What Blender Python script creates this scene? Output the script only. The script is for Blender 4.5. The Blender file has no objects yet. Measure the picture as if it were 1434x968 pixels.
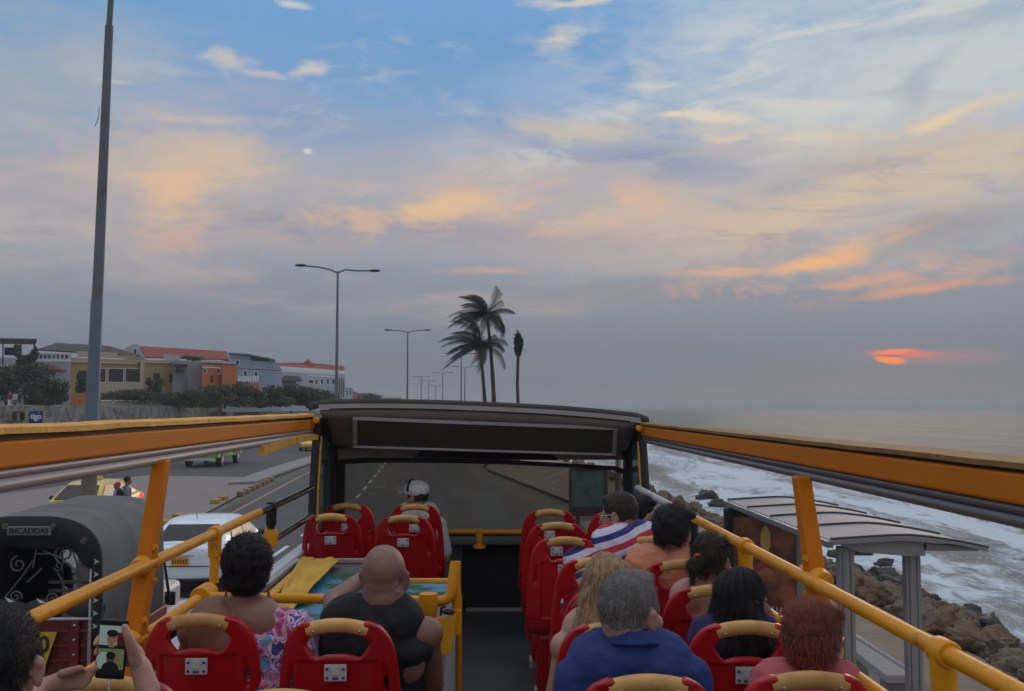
import bpy, bmesh, math, random
from mathutils import Vector, Matrix, Euler, noise
R = math.radians
random.seed(7)
scene = bpy.context.scene
COL = scene.collection
# ------------------------------------------------------------------ camera
ZC = 3.85
F = 1388.0
YAW = math.atan(36/F); PITCH = math.atan(86/F)
cam_d = bpy.data.cameras.new('camera'); cam = bpy.data.objects.new('camera', cam_d); COL.objects.link(cam)
cam.location = (0, 0, ZC); cam.rotation_euler = (R(90)+PITCH, 0, -YAW)
cam_d.sensor_width = 36; cam_d.lens = 36*F/1434; cam_d.clip_start = 0.05; cam_d.clip_end = 40000
scene.camera = cam
FW = Vector((math.sin(YAW)*math.cos(PITCH), math.cos(YAW)*math.cos(PITCH), math.sin(PITCH)))
RT = Vector((math.cos(YAW), -math.sin(YAW), 0)); UP = RT.cross(FW)
def ray(px, py): return FW*F + RT*(px-717) + UP*(484-py)
def P(px, py, Y):
    d = ray(px, py); return Vector((0, 0, ZC)) + d*(Y/d.y)
def PX(px, py, X):
    d = ray(px, py); return Vector((0, 0, ZC)) + d*(X/d.x)
def PZ(px, py, Z):
    d = ray(px, py); return Vector((0, 0, ZC)) + d*((Z-ZC)/d.z)
def S(r, g, b):
    f = lambda c: (c/255/12.92) if c <= 10 else ((c/255+.055)/1.055)**2.4
    return (f(r), f(g), f(b), 1)
# ------------------------------------------------------------------ world
world = bpy.data.worlds.new('World'); scene.world = world; world.use_nodes = True
N = world.node_tree.nodes; L = world.node_tree.links
for n in list(N): N.remove(n)
def nd(t, **k):
    n = N.new(t)
    for a, b in k.items(): setattr(n, a, b)
    return n
def mth(op, a, b=None, c=None):
    n = nd('ShaderNodeMath', operation=op)
    for i, v in enumerate((a, b, c)):
        if v is None: continue
        if isinstance(v, (int, float)): n.inputs[i].default_value = v
        else: L.new(v, n.inputs[i])
    return n.outputs[0]
tc = nd('ShaderNodeTexCoord'); sep = nd('ShaderNodeSeparateXYZ'); L.new(tc.outputs['Generated'], sep.inputs[0])
ux = mth('ARCTAN2', sep.outputs[0], sep.outputs[1])
hyp = mth('SQRT', mth('ADD', mth('ADD', mth('MULTIPLY', sep.outputs[0], sep.outputs[0]), mth('MULTIPLY', sep.outputs[1], sep.outputs[1])), 1e-5))
vz = mth('DIVIDE', sep.outputs[2], hyp)
uv = nd('ShaderNodeCombineXYZ'); L.new(ux, uv.inputs[0]); L.new(vz, uv.inputs[1])
def fbm(scale, sx, sy, detail=6, rough=.55, off=0.0, dist=0.0, rot=0.0):
    mp = nd('ShaderNodeMapping'); mp.inputs['Scale'].default_value = (sx, sy, 1); mp.inputs['Location'].default_value = (off, off*.7, off)
    mp.inputs['Rotation'].default_value = (0, 0, rot)
    L.new(uv.outputs[0], mp.inputs[0])
    n = nd('ShaderNodeTexNoise'); n.inputs['Scale'].default_value = scale; n.inputs['Detail'].default_value = detail
    n.inputs['Roughness'].default_value = rough; n.inputs['Distortion'].default_value = dist
    L.new(mp.outputs[0], n.inputs['Vector']); return n
wn = fbm(5, 1, 1.8, 4, .55, 3.1)
wsub = nd('ShaderNodeVectorMath', operation='SUBTRACT'); L.new(wn.outputs['Color'], wsub.inputs[0]); wsub.inputs[1].default_value = (.5, .5, .5)
wmul = nd('ShaderNodeVectorMath', operation='MULTIPLY'); L.new(wsub.outputs[0], wmul.inputs[0]); wmul.inputs[1].default_value = (.13, .06, 0)
wadd = nd('ShaderNodeVectorMath', operation='ADD'); L.new(uv.outputs[0], wadd.inputs[0]); L.new(wmul.outputs[0], wadd.inputs[1])
def uvp(px, py):
    d = ray(px, py); return math.atan2(d.x, d.y), d.z/math.hypot(d.x, d.y)
# base gradient over tan(elevation)
ramp = nd('ShaderNodeValToRGB'); rin = mth('DIVIDE', vz, 0.5); L.new(rin, ramp.inputs[0])
stops = [(0, (130,135,138)), (.05, (121,128,137)), (.12, (122,131,145)), (.20, (135,144,157)), (.30, (149,157,170)),
         (.42, (148,161,184)), (.58, (131,163,200)), (.75, (112,158,204)), (.9, (118,165,212)), (1.0, (160,185,215))]
er = ramp.color_ramp
while len(er.elements) < len(stops): er.elements.new(.5)
for e, (p, c) in zip(er.elements, stops): e.position = p; e.color = S(*c)
sky = nd('ShaderNodeTexSky'); sky.sky_type = 'NISHITA'; sky.sun_disc = False
SUN_U, SUN_V = uvp(1248, 497)
sky.sun_elevation = math.atan(SUN_V); sky.sun_rotation = SUN_U
sks = nd('ShaderNodeVectorMath', operation='SCALE'); L.new(sky.outputs[0], sks.inputs[0]); sks.inputs['Scale'].default_value = .04
mx = nd('ShaderNodeMix', data_type='RGBA'); mx.inputs[0].default_value = .975
L.new(sks.outputs[0], mx.inputs['A']); L.new(ramp.outputs[0], mx.inputs['B'])
cur = mx.outputs['Result']
nA = fbm(3.2, 1.5, 5.0, 10, .66, 1.7, .2, R(-9)).outputs['Fac']
nB = fbm(11, 1.4, 3.4, 10, .68, 8.2, .3, R(-14)).outputs['Fac']
nC = mth('ADD', mth('MULTIPLY', nA, .5), mth('MULTIPLY', nB, .5))
def blob(px, py, rx, ry, col, op=1.0, rot=0.0, nz=3.0, soft=1.0, warp=True):
    global cur
    u, v = uvp(px, py)
    mp = nd('ShaderNodeMapping', vector_type='TEXTURE'); mp.inputs['Location'].default_value = (u, v, 0)
    mp.inputs['Rotation'].default_value = (0, 0, R(rot)); mp.inputs['Scale'].default_value = (rx/F, ry/F, 1)
    L.new(wadd.outputs[0] if warp else uv.outputs[0], mp.inputs[0])
    ln = nd('ShaderNodeVectorMath', operation='LENGTH'); L.new(mp.outputs[0], ln.inputs[0])
    a = mth('SUBTRACT', 1.0, ln.outputs['Value'])
    if nz: a = mth('ADD', a, mth('MULTIPLY', mth('SUBTRACT', nC, .5), nz))
    mr = nd('ShaderNodeMapRange', interpolation_type='SMOOTHSTEP'); L.new(a, mr.inputs[0])
    mr.inputs[1].default_value = 0; mr.inputs[2].default_value = soft; mr.inputs[3].default_value = 0; mr.inputs[4].default_value = op
    m = nd('ShaderNodeMix', data_type='RGBA'); L.new(mr.outputs[0], m.inputs[0]); L.new(cur, m.inputs['A']); m.inputs['B'].default_value = S(*col)
    cur = m.outputs['Result']
BL = [
 (1330,110,560,260,(204,208,204),.85,0), (1000,60,300,120,(185,196,208),.6,0), (40,90,260,170,(160,170,178),.75,0),
 (717,265,1100,150,(186,176,172),.62,0), (420,175,230,46,(134,158,192),.75,0), (330,60,300,60,(122,162,204),.5,0), (760,110,120,60,(150,175,208),.6,0), (180,300,420,130,(172,165,168),.75,-4), (230,235,180,80,(196,180,168),.8,8),
 (1150,290,560,130,(198,182,168),.9,8), (900,310,400,60,(196,176,164),.7,3), (640,200,120,40,(176,180,192),.5,10), (620,330,420,60,(160,154,163),.7,0), (870,240,260,38,(126,146,180),.75,0),
 (300,400,420,60,(128,134,150),.6,0), (1000,430,700,50,(140,142,151),.6,0),
 (300,215,120,50,(206,186,166),.7,15), (250,270,95,55,(224,186,150),.85,20), (225,330,70,30,(212,172,150),.6,0), (640,292,150,34,(226,190,152),.9,3), (590,300,70,20,(232,192,145),.6,0),
 (1200,270,340,36,(216,192,162),.7,10), (1380,240,160,50,(205,190,165),.6,10),
 (1350,320,170,34,(150,150,156),.75,10), (1300,120,90,24,(160,174,188),.7,38), (1050,330,120,14,(165,158,165),.5,5),
 (1130,360,190,20,(240,184,132),.95,9), (1200,385,130,12,(228,168,130),.7,5), (1000,385,90,10,(232,172,132),.6,6), (1310,398,140,14,(226,158,128),.85,4), (1410,360,80,20,(205,165,145),.5,15),
 (690,386,85,12,(216,164,138),.7,2), (880,300,150,22,(214,186,160),.6,4),
 (785,52,62,28,(208,202,192),.95,6), (900,100,45,40,(200,200,196),.6,-40), (820,178,150,24,(202,190,174),.85,-6), (1000,158,60,14,(226,206,172),.8,-3), (950,158,24,8,(235,215,180),.8,-5),
 (1120,185,170,22,(212,198,178),.75,-5), (1330,168,110,14,(230,204,166),.85,12), (1010,190,40,9,(228,206,178),.6,0),
 (325,92,44,20,(196,190,190),.9,-20), (440,104,46,16,(206,198,192),.95,34), (385,116,50,10,(190,188,192),.8,-6), (185,115,50,9,(196,190,184),.8,-4),
 (150,90,110,50,(176,180,182),.55,0), (300,175,110,12,(200,186,172),.7,6), (420,4,34,8,(205,203,200),.9,0), (820,3,130,10,(214,205,188),.85,0),
 (740,150,80,30,(160,172,195),.5,0), (640,140,60,18,(165,178,200),.5,0),
]
def layer(px, py, rx, ry, col, op, nz, lo, hi, rot=0):
    global cur
    u, v = uvp(px, py); mp = nd('ShaderNodeMapping', vector_type='TEXTURE'); mp.inputs['Location'].default_value = (u, v, 0)
    mp.inputs['Rotation'].default_value = (0, 0, R(rot)); mp.inputs['Scale'].default_value = (rx/F, ry/F, 1); L.new(wadd.outputs[0], mp.inputs[0])
    ln = nd('ShaderNodeVectorMath', operation='LENGTH'); L.new(mp.outputs[0], ln.inputs[0])
    e = nd('ShaderNodeMapRange', interpolation_type='SMOOTHSTEP'); L.new(ln.outputs['Value'], e.inputs[0])
    for i_, k_ in enumerate((1.0, .35, 0, op)): e.inputs[i_+1].default_value = k_
    t = nd('ShaderNodeMapRange', interpolation_type='SMOOTHSTEP'); L.new(nz, t.inputs[0]); t.inputs[1].default_value = lo; t.inputs[2].default_value = hi
    m = nd('ShaderNodeMix', data_type='RGBA'); L.new(mth('MULTIPLY', e.outputs[0], t.outputs[0]), m.inputs[0]); L.new(cur, m.inputs['A']); m.inputs['B'].default_value = S(*col); cur = m.outputs['Result']
n1 = fbm(4.2, 1.0, 4.2, 12, .62, 21.0, .5, R(-10)).outputs['Fac']
n2 = fbm(7.5, 1.0, 3.4, 12, .64, 33.0, .7, R(-6)).outputs['Fac']
n3 = fbm(14, 1.0, 2.6, 10, .66, 47.0, .4, R(-20)).outputs['Fac']
for b in BL: blob(*b, nz=(1.9 if b[2] > 300 else 2.7))
layer(900, 300, 900, 170, (220,188,160), .48, n1, .50, .68, 8)
layer(150, 250, 420, 190, (204,184,168), .42, n1, .46, .66, 10)
layer(717, 330, 1100, 110, (142,148,164), .55, n2, .50, .66, 4)
layer(1100, 110, 700, 150, (214,212,202), .60, n2, .48, .64, 20)
layer(1150, 140, 600, 140, (158,172,190), .45, n1, .52, .66, 20)
layer(500, 120, 560, 130, (176,184,196), .50, n3, .50, .68, 8)
layer(1200, 380, 420, 46, (228,170,134), .40, n3, .48, .62, 7)
layer(650, 300, 420, 60, (226,184,146), .55, n3, .47, .64, 4)
layer(700, 440, 1000, 60, (146,142,150), .40, n2, .48, .66, 3)
blob(431, 212, 9, 6, (205,208,210), .9, 0, 0, .8, False)
blob(1305, 500, 120, 14, (172,136,136), .8, 0, .5, 1.0, False)
blob(1262, 495, 60, 8, (226,128,110), .9, -2, .5, .8, False)
blob(1252, 493, 34, 4.5, (255,138,100), 1, 3, .6, .6, False)
blob(1246, 504, 24, 7, (255,150,84), 1, -8, .6, .5, False)
blob(1246, 498.5, 24, 2.2, (160,120,126), .9, -3, .3, .6, False)
# the sky out of view (overhead and behind) is brighter, thin pale overcast
mr = nd('ShaderNodeMapRange', interpolation_type='SMOOTHSTEP'); L.new(vz, mr.inputs[0]); mr.inputs[1].default_value = .5; mr.inputs[2].default_value = 1.3
m = nd('ShaderNodeMix', data_type='RGBA'); L.new(mr.outputs[0], m.inputs[0]); L.new(cur, m.inputs['A']); m.inputs['B'].default_value = (.86, .86, .90, 1); cur = m.outputs['Result']
bk = nd('ShaderNodeMapRange', interpolation_type='SMOOTHSTEP'); L.new(sep.outputs[1], bk.inputs[0]); bk.inputs[1].default_value = .2; bk.inputs[2].default_value = -.6
bk2 = mth('MULTIPLY', bk.outputs[0], .9)
m = nd('ShaderNodeMix', data_type='RGBA'); L.new(bk2, m.inputs[0]); L.new(cur, m.inputs['A']); m.inputs['B'].default_value = (.44, .46, .50, 1); cur = m.outputs['Result']
bg = nd('ShaderNodeBackground'); bg.inputs['Strength'].default_value = 1.02
out = nd('ShaderNodeOutputWorld'); L.new(cur, bg.inputs[0]); L.new(bg.outputs[0], out.inputs[0])
world.cycles.sampling_method = 'MANUAL'; world.cycles.sample_map_resolution = 1024
# ------------------------------------------------------------------ sun (low, veiled by cloud)
sl = bpy.data.lights.new('sun', 'SUN'); sl.energy = .5; sl.angle = R(20); sl.color = (1, .72, .5)
sun = bpy.data.objects.new('sun', sl); COL.objects.link(sun)
sd = Vector((math.sin(SUN_U), math.cos(SUN_U), math.tan(R(6)))).normalized()
sun.rotation_euler = sd.to_track_quat('Z', 'Y').to_euler()
scene.view_settings.view_transform = 'Standard'; scene.view_settings.look = 'None'
scene.view_settings.exposure = 0.0; scene.view_settings.gamma = 1; scene.view_settings.use_curve_mapping = False
scene.cycles.max_bounces = 6; scene.cycles.transparent_max_bounces = 12

# ------------------------------------------------------------------ helpers
def wm(o):
    m = o.matrix_parent_inverse @ o.matrix_basis if o.parent else o.matrix_basis.copy()
    return (wm(o.parent) @ m) if o.parent else m
def tag(o, label=None, cat=None, group=None, kind=None):
    if label: o['label'] = label
    if cat: o['category'] = cat
    if group: o['group'] = group
    if kind: o['kind'] = kind
    return o
def empty(name, loc, label, cat, group=None, rz=0):
    o = bpy.data.objects.new(name, None); COL.objects.link(o); o.location = loc; o.rotation_euler = (0, 0, rz)
    o.empty_display_size = .2
    o.matrix_basis = Matrix.Translation(Vector(loc)) @ Matrix.Rotation(rz, 4, 'Z')
    return tag(o, label, cat, group)
def adopt(o, parent, local=False):
    o.parent = parent
    if not local: o.matrix_parent_inverse = wm(parent).inverted()
def copy_tree(o, parent=None):
    c = o.copy(); COL.objects.link(c)
    if parent:
        mi = o.matrix_parent_inverse.copy(); c.parent = parent; c.matrix_parent_inverse = mi
    for ch in list(o.children): copy_tree(ch, c)
    return c
def rotto(d):
    return Vector(d).normalized().to_track_quat('Z', 'Y').to_matrix().to_4x4()
class MB:
    def __init__(s): s.v = []; s.f = []
    def add(s, vs, fs):
        o = len(s.v); s.v += [Vector(v) for v in vs]; s.f += [tuple(i+o for i in f) for f in fs]; return s
    def box(s, c, d, m=None):
        x, y, z = [k/2 for k in d]; c = Vector(c)
        vs = [Vector((a*x, b*y, e*z)) for a in (-1, 1) for b in (-1, 1) for e in (-1, 1)]
        if m is not None: vs = [m.to_3x3() @ v for v in vs]
        return s.add([v+c for v in vs], [(0,1,3,2),(4,6,7,5),(0,4,5,1),(2,3,7,6),(0,2,6,4),(1,5,7,3)])
    def bb(s, a, b):
        a = Vector(a); b = Vector(b); return s.box((a+b)/2, [abs(q) for q in (b-a)])
    def bar(s, p0, p1, w, h):
        p0 = Vector(p0); p1 = Vector(p1); d = p1-p0; L_ = d.length; d.normalize()
        side = d.cross(Vector((0, 0, 1)))
        if side.length < 1e-3: side = Vector((1, 0, 0))
        side.normalize(); up = side.cross(d)
        m = Matrix((side, d, up)).transposed()
        return s.box((p0+p1)/2, (w, L_, h), m)
    def ring_loft(s, rings, cap=True, closed=True):
        n = len(rings[0]); vs = [v for r in rings for v in r]; fs = []
        for i in range(len(rings)-1):
            for j in range(n if closed else n-1):
                a = i*n+j; b = i*n+(j+1) % n; fs.append((a, b, b+n, a+n))
        if cap: fs.append(tuple(reversed(range(n)))); fs.append(tuple(range((len(rings)-1)*n, len(rings)*n)))
        return s.add(vs, fs)
    def tube(s, pts, r, seg=12, flat=1.0, cap=True):
        pts = [Vector(p) for p in pts]; rs = r if isinstance(r, (list, tuple)) else [r]*len(pts)
        rings = []; prev = None
        for i, p in enumerate(pts):
            d = (pts[min(i+1, len(pts)-1)]-pts[max(i-1, 0)]).normalized()
            if prev is None:
                a = d.cross(Vector((0, 0, 1)))
                if a.length < .05: a = d.cross(Vector((0, 1, 0)))
            else: a = prev - d*prev.dot(d)
            a.normalize(); b = a.cross(d); prev = a
            rings.append([p + (a*math.cos(t)*rs[i] + b*math.sin(t)*rs[i]*flat) for t in [2*math.pi*k/seg for k in range(seg)]])
        return s.ring_loft(rings, cap)
    def ell(s, c, r, m=None, u=16, v=10):
        c = Vector(c); rings = []; vs = []; fs = []
        for i in range(v+1):
            th = math.pi*i/v
            for j in range(u):
                ph = 2*math.pi*j/u
                q = Vector((r[0]*math.sin(th)*math.cos(ph), r[1]*math.sin(th)*math.sin(ph), r[2]*math.cos(th)))
                if m is not None: q = m @ q
                vs.append(c+q)
        for i in range(v):
            for j in range(u):
                a = i*u+j; b = i*u+(j+1) % u; fs.append((a, a+u, b+u, b))
        return s.add(vs, fs)
    def prism(s, pts, ext):
        pts = [Vector(p) for p in pts]; e = Vector(ext); n = len(pts)
        return s.add(pts+[p+e for p in pts], [tuple(range(n))[::-1], tuple(range(n, 2*n))] + [(i, (i+1) % n, (i+1) % n+n, i+n) for i in range(n)])
    def build(s, name, mat, parent=None, smooth=True, bevel=0, local=False, ang=35, merge=False, seg=2):
        me = bpy.data.meshes.new(name); me.from_pydata([tuple(v) for v in s.v], [], s.f); 
        bm = bmesh.new(); bm.from_mesh(me)
        if merge: bmesh.ops.remove_doubles(bm, verts=bm.verts, dist=1e-5)
        bmesh.ops.recalc_face_normals(bm, faces=bm.faces); bm.to_mesh(me); bm.free()
        return link(name, me, mat, parent, smooth, bevel, local, ang, seg)
def link(name, me, mat, parent=None, smooth=True, bevel=0, local=False, ang=35, seg=2):
    for m in (mat if isinstance(mat, list) else [mat]): me.materials.append(m)
    if smooth:
        me.polygons.foreach_set('use_smooth', [True]*len(me.polygons)); me.set_sharp_from_angle(angle=R(ang))
    o = bpy.data.objects.new(name, me); COL.objects.link(o)
    if parent: adopt(o, parent, local)
    if bevel:
        b = o.modifiers.new('bevel', 'BEVEL'); b.width = bevel; b.segments = seg; b.limit_method = 'ANGLE'; b.angle_limit = R(40); b.harden_normals = False
    return o
# ------------------------------------------------------------------ materials
MATS = {}
def mat(name, col, rough=.6, metal=0, vary=.12, vscale=6, bump=0, bscale=40, coat=0, dirt=None, spec=.5, emit=None, stretch=(1,1,1), obj=True):
    if name in MATS: return MATS[name]
    m = bpy.data.materials.new(name); m.use_nodes = True; n = m.node_tree.nodes; l = m.node_tree.links
    b = n['Principled BSDF']; b.inputs['Roughness'].default_value = rough; b.inputs['Metallic'].default_value = metal
    b.inputs['Specular IOR Level'].default_value = spec
    if coat: b.inputs['Coat Weight'].default_value = coat; b.inputs['Coat Roughness'].default_value = .12
    t = n.new('ShaderNodeTexCoord'); mp = n.new('ShaderNodeMapping'); mp.inputs['Scale'].default_value = stretch
    l.new(t.outputs['Object' if obj else 'Generated'], mp.inputs[0])
    nz = n.new('ShaderNodeTexNoise'); nz.inputs['Scale'].default_value = vscale; nz.inputs['Detail'].default_value = 6; nz.inputs['Roughness'].default_value = .6
    l.new(mp.outputs[0], nz.inputs['Vector'])
    c = col if len(col) == 4 else (*col, 1)
    mr = n.new('ShaderNodeMapRange'); l.new(nz.outputs['Fac'], mr.inputs[0]); mr.inputs[1].default_value = .3; mr.inputs[2].default_value = .7
    mr.inputs[3].default_value = 1-vary; mr.inputs[4].default_value = 1+vary
    vm = n.new('ShaderNodeVectorMath'); vm.operation = 'SCALE'; vm.inputs[0].default_value = c[:3]; l.new(mr.outputs[0], vm.inputs['Scale'])
    colout = vm.outputs[0]
    if dirt:
        dc, amt, ds = dirt
        d2 = n.new('ShaderNodeTexNoise'); d2.inputs['Scale'].default_value = ds; d2.inputs['Detail'].default_value = 8; d2.inputs['Roughness'].default_value = .7
        l.new(mp.outputs[0], d2.inputs['Vector'])
        r2 = n.new('ShaderNodeMapRange'); l.new(d2.outputs['Fac'], r2.inputs[0]); r2.inputs[1].default_value = 1-amt; r2.inputs[2].default_value = min(1, 1-amt+.12)
        mxx = n.new('ShaderNodeMix'); mxx.data_type = 'RGBA'; l.new(r2.outputs[0], mxx.inputs[0]); l.new(colout, mxx.inputs['A']); mxx.inputs['B'].default_value = (*dc[:3], 1)
        colout = mxx.outputs['Result']
    l.new(colout, b.inputs['Base Color'])
    rr = n.new('ShaderNodeMapRange'); l.new(nz.outputs['Fac'], rr.inputs[0]); rr.inputs[3].default_value = max(0, rough-.12); rr.inputs[4].default_value = min(1, rough+.12)
    l.new(rr.outputs[0], b.inputs['Roughness'])
    if bump:
        bn = n.new('ShaderNodeTexNoise'); bn.inputs['Scale'].default_value = bscale; bn.inputs['Detail'].default_value = 5
        l.new(mp.outputs[0], bn.inputs['Vector'])
        bp = n.new('ShaderNodeBump'); bp.inputs['Strength'].default_value = bump; bp.inputs['Distance'].default_value = .02
        l.new(bn.outputs['Fac'], bp.inputs['Height']); l.new(bp.outputs[0], b.inputs['Normal'])
    if emit: b.inputs['Emission Color'].default_value = (*emit[0][:3], 1); b.inputs['Emission Strength'].default_value = emit[1]
    MATS[name] = m; return m
def glass(name, tint, rough=.02, alpha=.5, dcol=(.25,.25,.23)):
    if name in MATS: return MATS[name]
    m = bpy.data.materials.new(name); m.use_nodes = True; n = m.node_tree.nodes; l = m.node_tree.links
    for q in list(n): n.remove(q)
    o = n.new('ShaderNodeOutputMaterial'); tr = n.new('ShaderNodeBsdfTransparent'); tr.inputs[0].default_value = (*tint, 1)
    g = n.new('ShaderNodeBsdfGlossy'); g.inputs['Roughness'].default_value = rough; g.inputs[0].default_value = (1, 1, 1, 1)
    df = n.new('ShaderNodeBsdfDiffuse'); df.inputs[0].default_value = (*dcol, 1)
    fr = n.new('ShaderNodeFresnel'); fr.inputs[0].default_value = 1.45
    ad = n.new('ShaderNodeMath'); ad.operation = 'MULTIPLY'; ad.inputs[1].default_value = 1.0; l.new(fr.outputs[0], ad.inputs[0])
    m1 = n.new('ShaderNodeMixShader'); m1.inputs[0].default_value = alpha; l.new(tr.outputs[0], m1.inputs[1]); l.new(df.outputs[0], m1.inputs[2])
    m2 = n.new('ShaderNodeMixShader'); l.new(ad.outputs[0], m2.inputs[0]); l.new(m1.outputs[0], m2.inputs[1]); l.new(g.outputs[0], m2.inputs[2])
    l.new(m2.outputs[0], o.inputs[0]); MATS[name] = m; return m
M = {}
M['yellow'] = mat('yellow_paint', (.74, .30, .008), .45, spec=.3, vary=.14, vscale=3, dirt=((.33, .15, .03), .42, 11), bump=.10, bscale=60)
M['orange'] = mat('orange_beam_paint', (.60, .165, .001), .6, spec=.2, vary=.10, vscale=2, dirt=((.34, .10, .01), .40, 7), bump=.04, bscale=20)
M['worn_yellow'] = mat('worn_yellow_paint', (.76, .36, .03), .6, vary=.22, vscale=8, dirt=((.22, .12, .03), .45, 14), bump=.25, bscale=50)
def random_tone(m, lo, hi):
    n = m.node_tree.nodes; l = m.node_tree.links; b = n['Principled BSDF']; src = b.inputs['Base Color'].links[0].from_socket
    oi = n.new('ShaderNodeObjectInfo'); mr = n.new('ShaderNodeMapRange'); l.new(oi.outputs['Random'], mr.inputs[0]); mr.inputs[3].default_value = lo; mr.inputs[4].default_value = hi
    vm = n.new('ShaderNodeVectorMath'); vm.operation = 'SCALE'; l.new(src, vm.inputs[0]); l.new(mr.outputs[0], vm.inputs['Scale']); l.new(vm.outputs[0], b.inputs['Base Color'])
M['worn_shaded'] = mat('worn_shaded_yellow_paint', (.27, .14, .028), .7, vary=.25, vscale=8, dirt=((.14, .08, .03), .45, 14), bump=.25, bscale=50)  # worn paint, with the right flange's dimmer light put into the darker colour
M['tarp_yellow'] = mat('yellow_tarpaulin', (.62, .36, .03), .55, vary=.15, vscale=4, bump=.2, bscale=14)
M['red'] = mat('red_plastic', (.45, .003, .006), .38, vary=.08, vscale=5, bump=.03, bscale=90, dirt=((.30, .03, .03), .40, 26))
M['tan'] = mat('tan_grip', (.62, .34, .10), .5, vary=.16, vscale=14, dirt=((.34, .17, .05), .40, 22), bump=.12, bscale=120)
random_tone(M['red'], .78, 1.12); random_tone(M['tan'], .8, 1.15)
M['silver'] = mat('silver_plastic', (.52, .53, .56), .4, vary=.05)
M['chrome'] = mat('chrome_screw', (.42, .42, .43), .35, metal=1, vary=.03)
M['lcd'] = mat('pale_screen', (.55, .62, .50), .2, vary=.05)
M['darkblue'] = mat('blue_buttons', (.05, .07, .16), .4)
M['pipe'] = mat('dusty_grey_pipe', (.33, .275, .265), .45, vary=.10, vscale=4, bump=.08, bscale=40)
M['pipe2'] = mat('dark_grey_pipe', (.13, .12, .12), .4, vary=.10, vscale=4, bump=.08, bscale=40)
M['black'] = mat('black_rubber', (.012, .012, .012), .6, vary=.2)
M['blackpaint'] = mat('black_paint', (.015, .015, .016), .3, vary=.2, dirt=((.3, .15, .02), .3, 9))
M['liner'] = mat('dark_grey_liner', (.33, .33, .29), .7, vary=.10, vscale=3, bump=.12, bscale=90)
M['header'] = mat('dark_green_grey_panel', (.085, .10, .078), .6, vary=.1)
M['greytrim'] = mat('grey_trim', (.36, .34, .32), .5, vary=.10, vscale=6)
M['paletrim'] = mat('pale_trim', (.50, .50, .53), .4, vary=.06)
M['floor'] = mat('dark_ribbed_floor', (.040, .048, .050), .42, vary=.22, vscale=3, bump=.15, bscale=120)
M['whitepanel'] = mat('grey_white_panel', (.46, .47, .50), .5, vary=.08, vscale=3)
M['whitepaint'] = mat('white_paint', (.78, .78, .77), .4, vary=.05)
# ================================================================== SETTING: ground, road, sea
def sheet(name, pts, mats, z=None, kind='structure'):
    b = MB(); b.add(pts, [tuple(range(len(pts)))]); o = b.build(name, mats, smooth=False); o['kind'] = kind; return o
asph = mat('asphalt', (.078, .075, .073), .85, vary=.22, vscale=1.2, bump=.35, bscale=160, dirt=((.045, .043, .042), .45, .55), stretch=(1, .30, 1))
conc = mat('pinkish_concrete', (.235, .205, .195), .85, vary=.12, vscale=.7, bump=.2, bscale=60, dirt=((.15, .13, .125), .4, .8))
paleconc = mat('pale_concrete', (.26, .25, .235), .85, vary=.14, vscale=1.5, bump=.2, bscale=60, dirt=((.15, .14, .13), .4, 2))
dirtm = mat('sandy_dirt', (.22, .17, .125), .95, vary=.22, vscale=1.5, bump=.6, bscale=14, dirt=((.12, .09, .06), .42, 1.4))
landm = mat('dry_land', (.12, .115, .085), .95, vary=.25, vscale=.3)
# one ground sheet: land to the west, shore slope, seabed
prof = [(-6000, -.05), (-300, -.05), (-60, -.05), (-20, -.05), (3.0, -.05), (6.3, -.02), (8.2, -.4), (10.5, -1.5), (12.5, -2.8), (18, -4.5), (6000, -5)]
ysT = [-300, -60, -10, 10, 25, 40, 60, 90, 140, 220, 400, 900, 3000, 9000]
gm = MB(); nP = len(prof)
def shore_shift(y): return 0 if y < 40 else (-min(y-40, 60)*.045)
vs = []
for y in ysT:
    for (x, z) in prof: vs.append((x+(shore_shift(y) if 2 < x < 100 else 0), y, z))
fs = [(j*nP+i, j*nP+i+1, (j+1)*nP+i+1, (j+1)*nP+i) for j in range(len(ysT)-1) for i in range(nP-1)]
gm.add(vs, fs); g = gm.build('ground', landm, smooth=False); g['kind'] = 'structure'
# roads
def strip(name, ctr, m, z, kind='structure'):
    b = MB(); vs = []
    for (y, x0, x1) in ctr: vs += [(x0, y, z), (x1, y, z)]
    b.add(vs, [(2*i, 2*i+1, 2*i+3, 2*i+2) for i in range(len(ctr)-1)]); o = b.build(name, m, smooth=False); o['kind'] = kind; return o
strip('road', [(-60,-9.4,3.0),(20,-9.4,3.0),(32,-9.5,3.0),(46,-10.4,.9),(65,-11.2,-1.8),(110,-11.6,-2.8),(400,-11.9,-3.4),(3000,-13,-4.6)], asph, .0)
strip('opposite_road', [(-60,-21.6,-11.2),(30,-22.3,-11.6),(47,-22.3,-12.4),(62,-22.4,-13.4),(110,-23,-13.6),(400,-23.4,-13.9),(3000,-24,-15)], asph, .0)
# paved crossing between the carriageways
cc = MB()
cr = [PZ(-260,740,.012), PZ(230,748,.012), PZ(300,712,.012), PZ(372,673,.012), PZ(338,668,.012), PZ(205,666,.012), PZ(150,672,.012), PZ(-60,700,.012)]
cc.add(cr, [tuple(range(len(cr)))]); o = cc.build('pavement', conc, smooth=False); o['kind'] = 'structure'
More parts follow.
